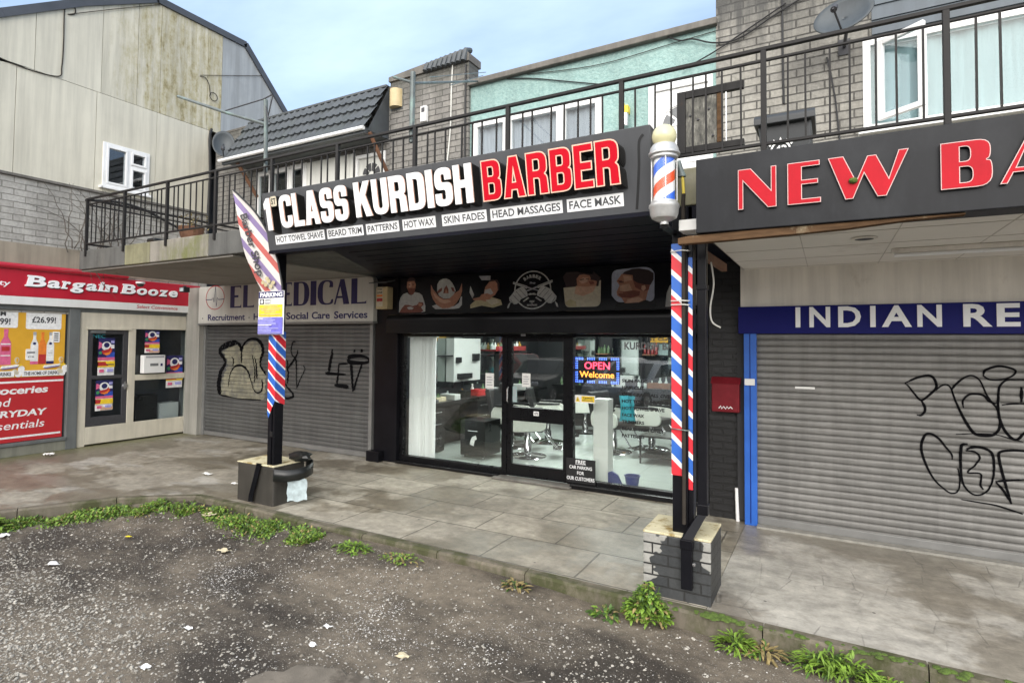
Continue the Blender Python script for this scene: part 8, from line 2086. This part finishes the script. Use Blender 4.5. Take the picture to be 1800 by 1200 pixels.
# crumpled litter, each piece a thing
def scrap(label, x, y, s, mat, seed, z=-.125, name='litter'):
    if z < -.1: z = gz(x, y) + .003
    r = random.Random(seed); k = MB(); V = []
    n = 5
    for i in range(n):
        for j in range(n):
            u, v = i / (n - 1) - .5, j / (n - 1) - .5
            V.append((x + s * (u * 1.3 + .2 * v) + r.uniform(-.1, .1) * s, y + s * (.8 * v) + r.uniform(-.1, .1) * s, z + s * (.10 + r.uniform(0, .28))))
    k.add(V, [(i * n + j, (i + 1) * n + j, (i + 1) * n + j + 1, i * n + j + 1) for i in range(n - 1) for j in range(n - 1)], mat)
    return tag(k.build(name), label, 'litter')
for i, a in enumerate((
    ('white folded paper on the gravel at the far left', -6.05, 2.52, .08, 'paper_white'), ('small yellow plastic cap on the dirt near the grass verge', -6.2, 3.22, .045, 'plastic_yellow'),
    ('tan scrap of paper on the dirt straight below the left plinth', -5.0, 3.45, .09, 'paper_tan'), ('white torn tissue on the dirt left of the bottom centre', -3.9, 2.43, .045, 'paper_white'),
    ('white paper strip on the gravel at the bottom edge of the picture', -3.68, 2.03, .05, 'paper_white'), ('white bird feather like scrap near the centre of the dirt', -3.1, 2.94, .05, 'paper_white'),
    ('crumpled pale wrapper right of the torn tissue', -3.0, 2.72, .045, 'paper_white'), ('yellow brown dry leaf in the middle of the dirt', -2.4, 2.92, .06, 'paper_tan'),
    ('pale wrapper tucked under the grass verge middle', -6.0, 3.95, .10, 'paper_tan'), ('white crumpled paper below the left end of the grass verge', -7.35, 2.62, .09, 'paper_white'),
    ('white scrap at the kerb foot below the wide clump of weeds', .12, 3.82, .045, 'paper_white'), ('yellow bottle top beside the kerb weeds on the right', -.10, 3.78, .035, 'plastic_yellow'),
    ('torn white bag by the kerb at the bottom right', .36, 3.80, .05, 'paper_white'), ('pale leaf on the paving left of the dark plinth', -7.6, 4.95, .10, 'paper_white'))):
    lab, x, y, s, m = a
    scrap(lab, x, y, s, m, 40 + i, z=(.0 if 'paving' in lab else -.13))
scrap('flattened white carton on the paving in front of the red poster', -10.95, 4.45, .13, 'paper_white', 70, z=.0)
scrap('white paper caught at the left foot of the dark plinth', -6.24, 4.42, .06, 'paper_white', 71, z=.16)
k = MB(); k.tube([(-1.95, 3.55, -.118), (-1.78, 3.50, -.112), (-1.6, 3.52, -.118)], .005, 'twig', 5); k.tube([(-1.78, 3.50, -.112), (-1.70, 3.58, -.11)], .0035, 'twig', 5); tag(k.build('twig'), 'forked dry twig lying on the dirt before the plinth', 'twig')
k = MB(); k.tube([(-1.75, 3.05, -.118), (-1.62, 3.02, -.112), (-1.55, 3.1, -.118)], .006, 'twig', 5); tag(k.build('twig'), 'short bent twig nearer the camera on the dirt', 'twig')
# moss along the kerb top by the plinth
k = MB(); r5 = random.Random(2)
for i in range(220):
    x = r5.uniform(-1.35, 2.4) if r5.random() < .8 else r5.uniform(-.8, -.6); y = 4.205 + r5.gauss(0, .022) - .012 * x * .4; s2 = r5.uniform(.008, .03)
    if x < -.75 and y > 4.30: continue
    k.lathe((x, y, .002), [(s2, 0.0), (s2 * .8, s2 * .25), (s2 * .3, s2 * .42), (0.0, s2 * .45)], 'moss', 7)
tag(k.build('kerb_moss'), 'dark green moss cushions along the kerb top on the right', 'moss', kind='stuff')

# ================================================================== what the glass mirrors: parked cars and a far terrace behind the camera
flatm('car_silver', (0.62, 0.63, 0.64), 0.25); flatm('car_white', (0.80, 0.80, 0.79), 0.3); flatm('car_black', (0.015, 0.016, 0.018), 0.2); flatm('car_red', (0.35, 0.02, 0.02), 0.25); flatm('tyre', (0.015, 0.015, 0.015), 0.8)
flatm('far_brick', (0.17, 0.12, 0.09), 0.9); flatm('far_roof', (0.08, 0.075, 0.075), 0.9); flatm('far_sign', (0.40, 0.03, 0.03), 0.6); flatm('far_white', (0.55, 0.54, 0.5), 0.7); flatm('far_glass', (0.03, 0.035, 0.04), 0.1)
def car(label, x, y, rz, col):
    t = thing('parked_car', label, 'car', (0, 0, 0), 'cars parked behind the camera')
    k = MB(); W_ = .86
    prof = rp([(-2.1, .28, .1), (2.1, .28, .1), (2.15, .62, .12), (1.95, .84, .12), (1.0, .95, .1), (.35, 1.42, .15), (-1.3, 1.45, .25), (-2.0, 1.02, .12), (-2.12, .8, .1)])
    k.prism(frame((0, W_, 0), XP, ZP), prof, 0.0, 2 * W_, col); k.build('body', t, bevel=.07)
    k = MB()
    for s in (-1, 1):
        k.prism(frame((0, s * (W_ + .004) if s < 0 else W_ + .004 + .0, 0), XP, ZP), rp([(.80, .98, .05), (.30, 1.36, .06), (-1.2, 1.38, .1), (-1.75, 1.02, .06)]), -.004, .004, 'far_glass')
    k.add([(1.02, -.72, .97), (1.02, .72, .97), (.40, .66, 1.40), (.40, -.66, 1.40)], [(0, 1, 2, 3)], 'far_glass'); k.build('windows', t)
    for wx in (-1.3, 1.35):
        for s in (-1, 1):
            k = MB(); k.lathe((wx, s * .80, .31), [(0.0, -.1), (.31, -.1), (.32, 0), (.31, .1), (0.0, .1)], 'tyre', 24, 'y'); wh = k.build('wheel', t, smooth=True)
            k = MB(); k.lathe((wx, s * .80, .31), [(0.0, -.105), (.20, -.105), (.20, .105), (0.0, .105)], 'steel_bright', 16, 'y'); k.build('rim', wh)
    for s in (-1, 1):
        k = MB(); k.box(2.05, 2.155, s * .62 - .16, s * .62 + .16, .62, .76, 'letter_white'); k.build('headlight', t, bevel=.03)
    t.location = (x, y, -.13); t.rotation_euler = (0, 0, RAD(rz))
car('silver hatchback parked behind the camera, mirrored in the right pane', -5.2, -3.6, 100, 'car_silver')
car('black hatchback parked behind the camera, mirrored in the door', -8.6, -4.2, 95, 'car_black')
car('red hatchback parked far behind the camera, mirrored in the left panes', -13.5, -11.0, 20, 'car_red')
car('white hatchback parked behind the camera, mirrored above the pedestal', -6.9, -7.6, 12, 'car_white')
ob = thing('terraced_building', 'brick terrace across the car park behind the camera', 'building', (-12, -34, 0))
k = MB(); k.box(-45, 15, -44, -34, -.2, 6.2, 'far_brick'); k.build('walls', ob)
k = MB(); k.prism(frame((-45.3, 0, 0), YP, ZP), [(-44.4, 6.2), (-33.6, 6.2), (-39, 9.4)], 0.0, 60.6, 'far_roof'); k.build('roof', ob)
for i in range(10):
    x = -44 + i * 5.9
    k = MB(); k.box(x, x + 5.2, -34.0, -33.8, 2.5, 3.2, ('far_sign', 'far_white', 'sign_navy')[i % 3]); k.build('fascia', ob)
    k = MB(); k.box(x + .2, x + 4.9, -34.0, -33.95, .4, 2.4, 'far_glass'); k.build('shop_window', ob)
    k = MB(); k.box(x + .8, x + 2.2, -34.0, -33.93, 3.9, 5.3, 'far_glass'); k.box(x + 3.2, x + 4.6, -34.0, -33.93, 3.9, 5.3, 'far_glass'); k.build('window', ob)

# worn concrete patch showing through the dirt at the bottom of the picture
pm('patch_concrete', (0.17, 0.148, 0.118), 0.85, var=0.25, vs=6, dirt=(0.09, 0.075, 0.058), dirt_amt=(0.5, 0.62), dirt_s=7, bm=0.4, bs=90)
k = MB(); pts_ = smooth([(-3.08, 2.15), (-2.90, 2.50), (-2.64, 2.60), (-2.34, 2.60), (-2.0, 2.3), (-2.2, 1.6), (-3.0, 1.6), (-3.08, 2.15)], 5)[:-1]
k.prism(frame((0, 0, 0), XP, YP), [(x + .03 * math.sin(i * 1.9), y + .02 * math.sin(i * 2.7)) for i, (x, y) in enumerate(pts_)], -0.2, -0.112, 'patch_concrete')
k.build('ground_patch', kind='structure', bevel=0.012)
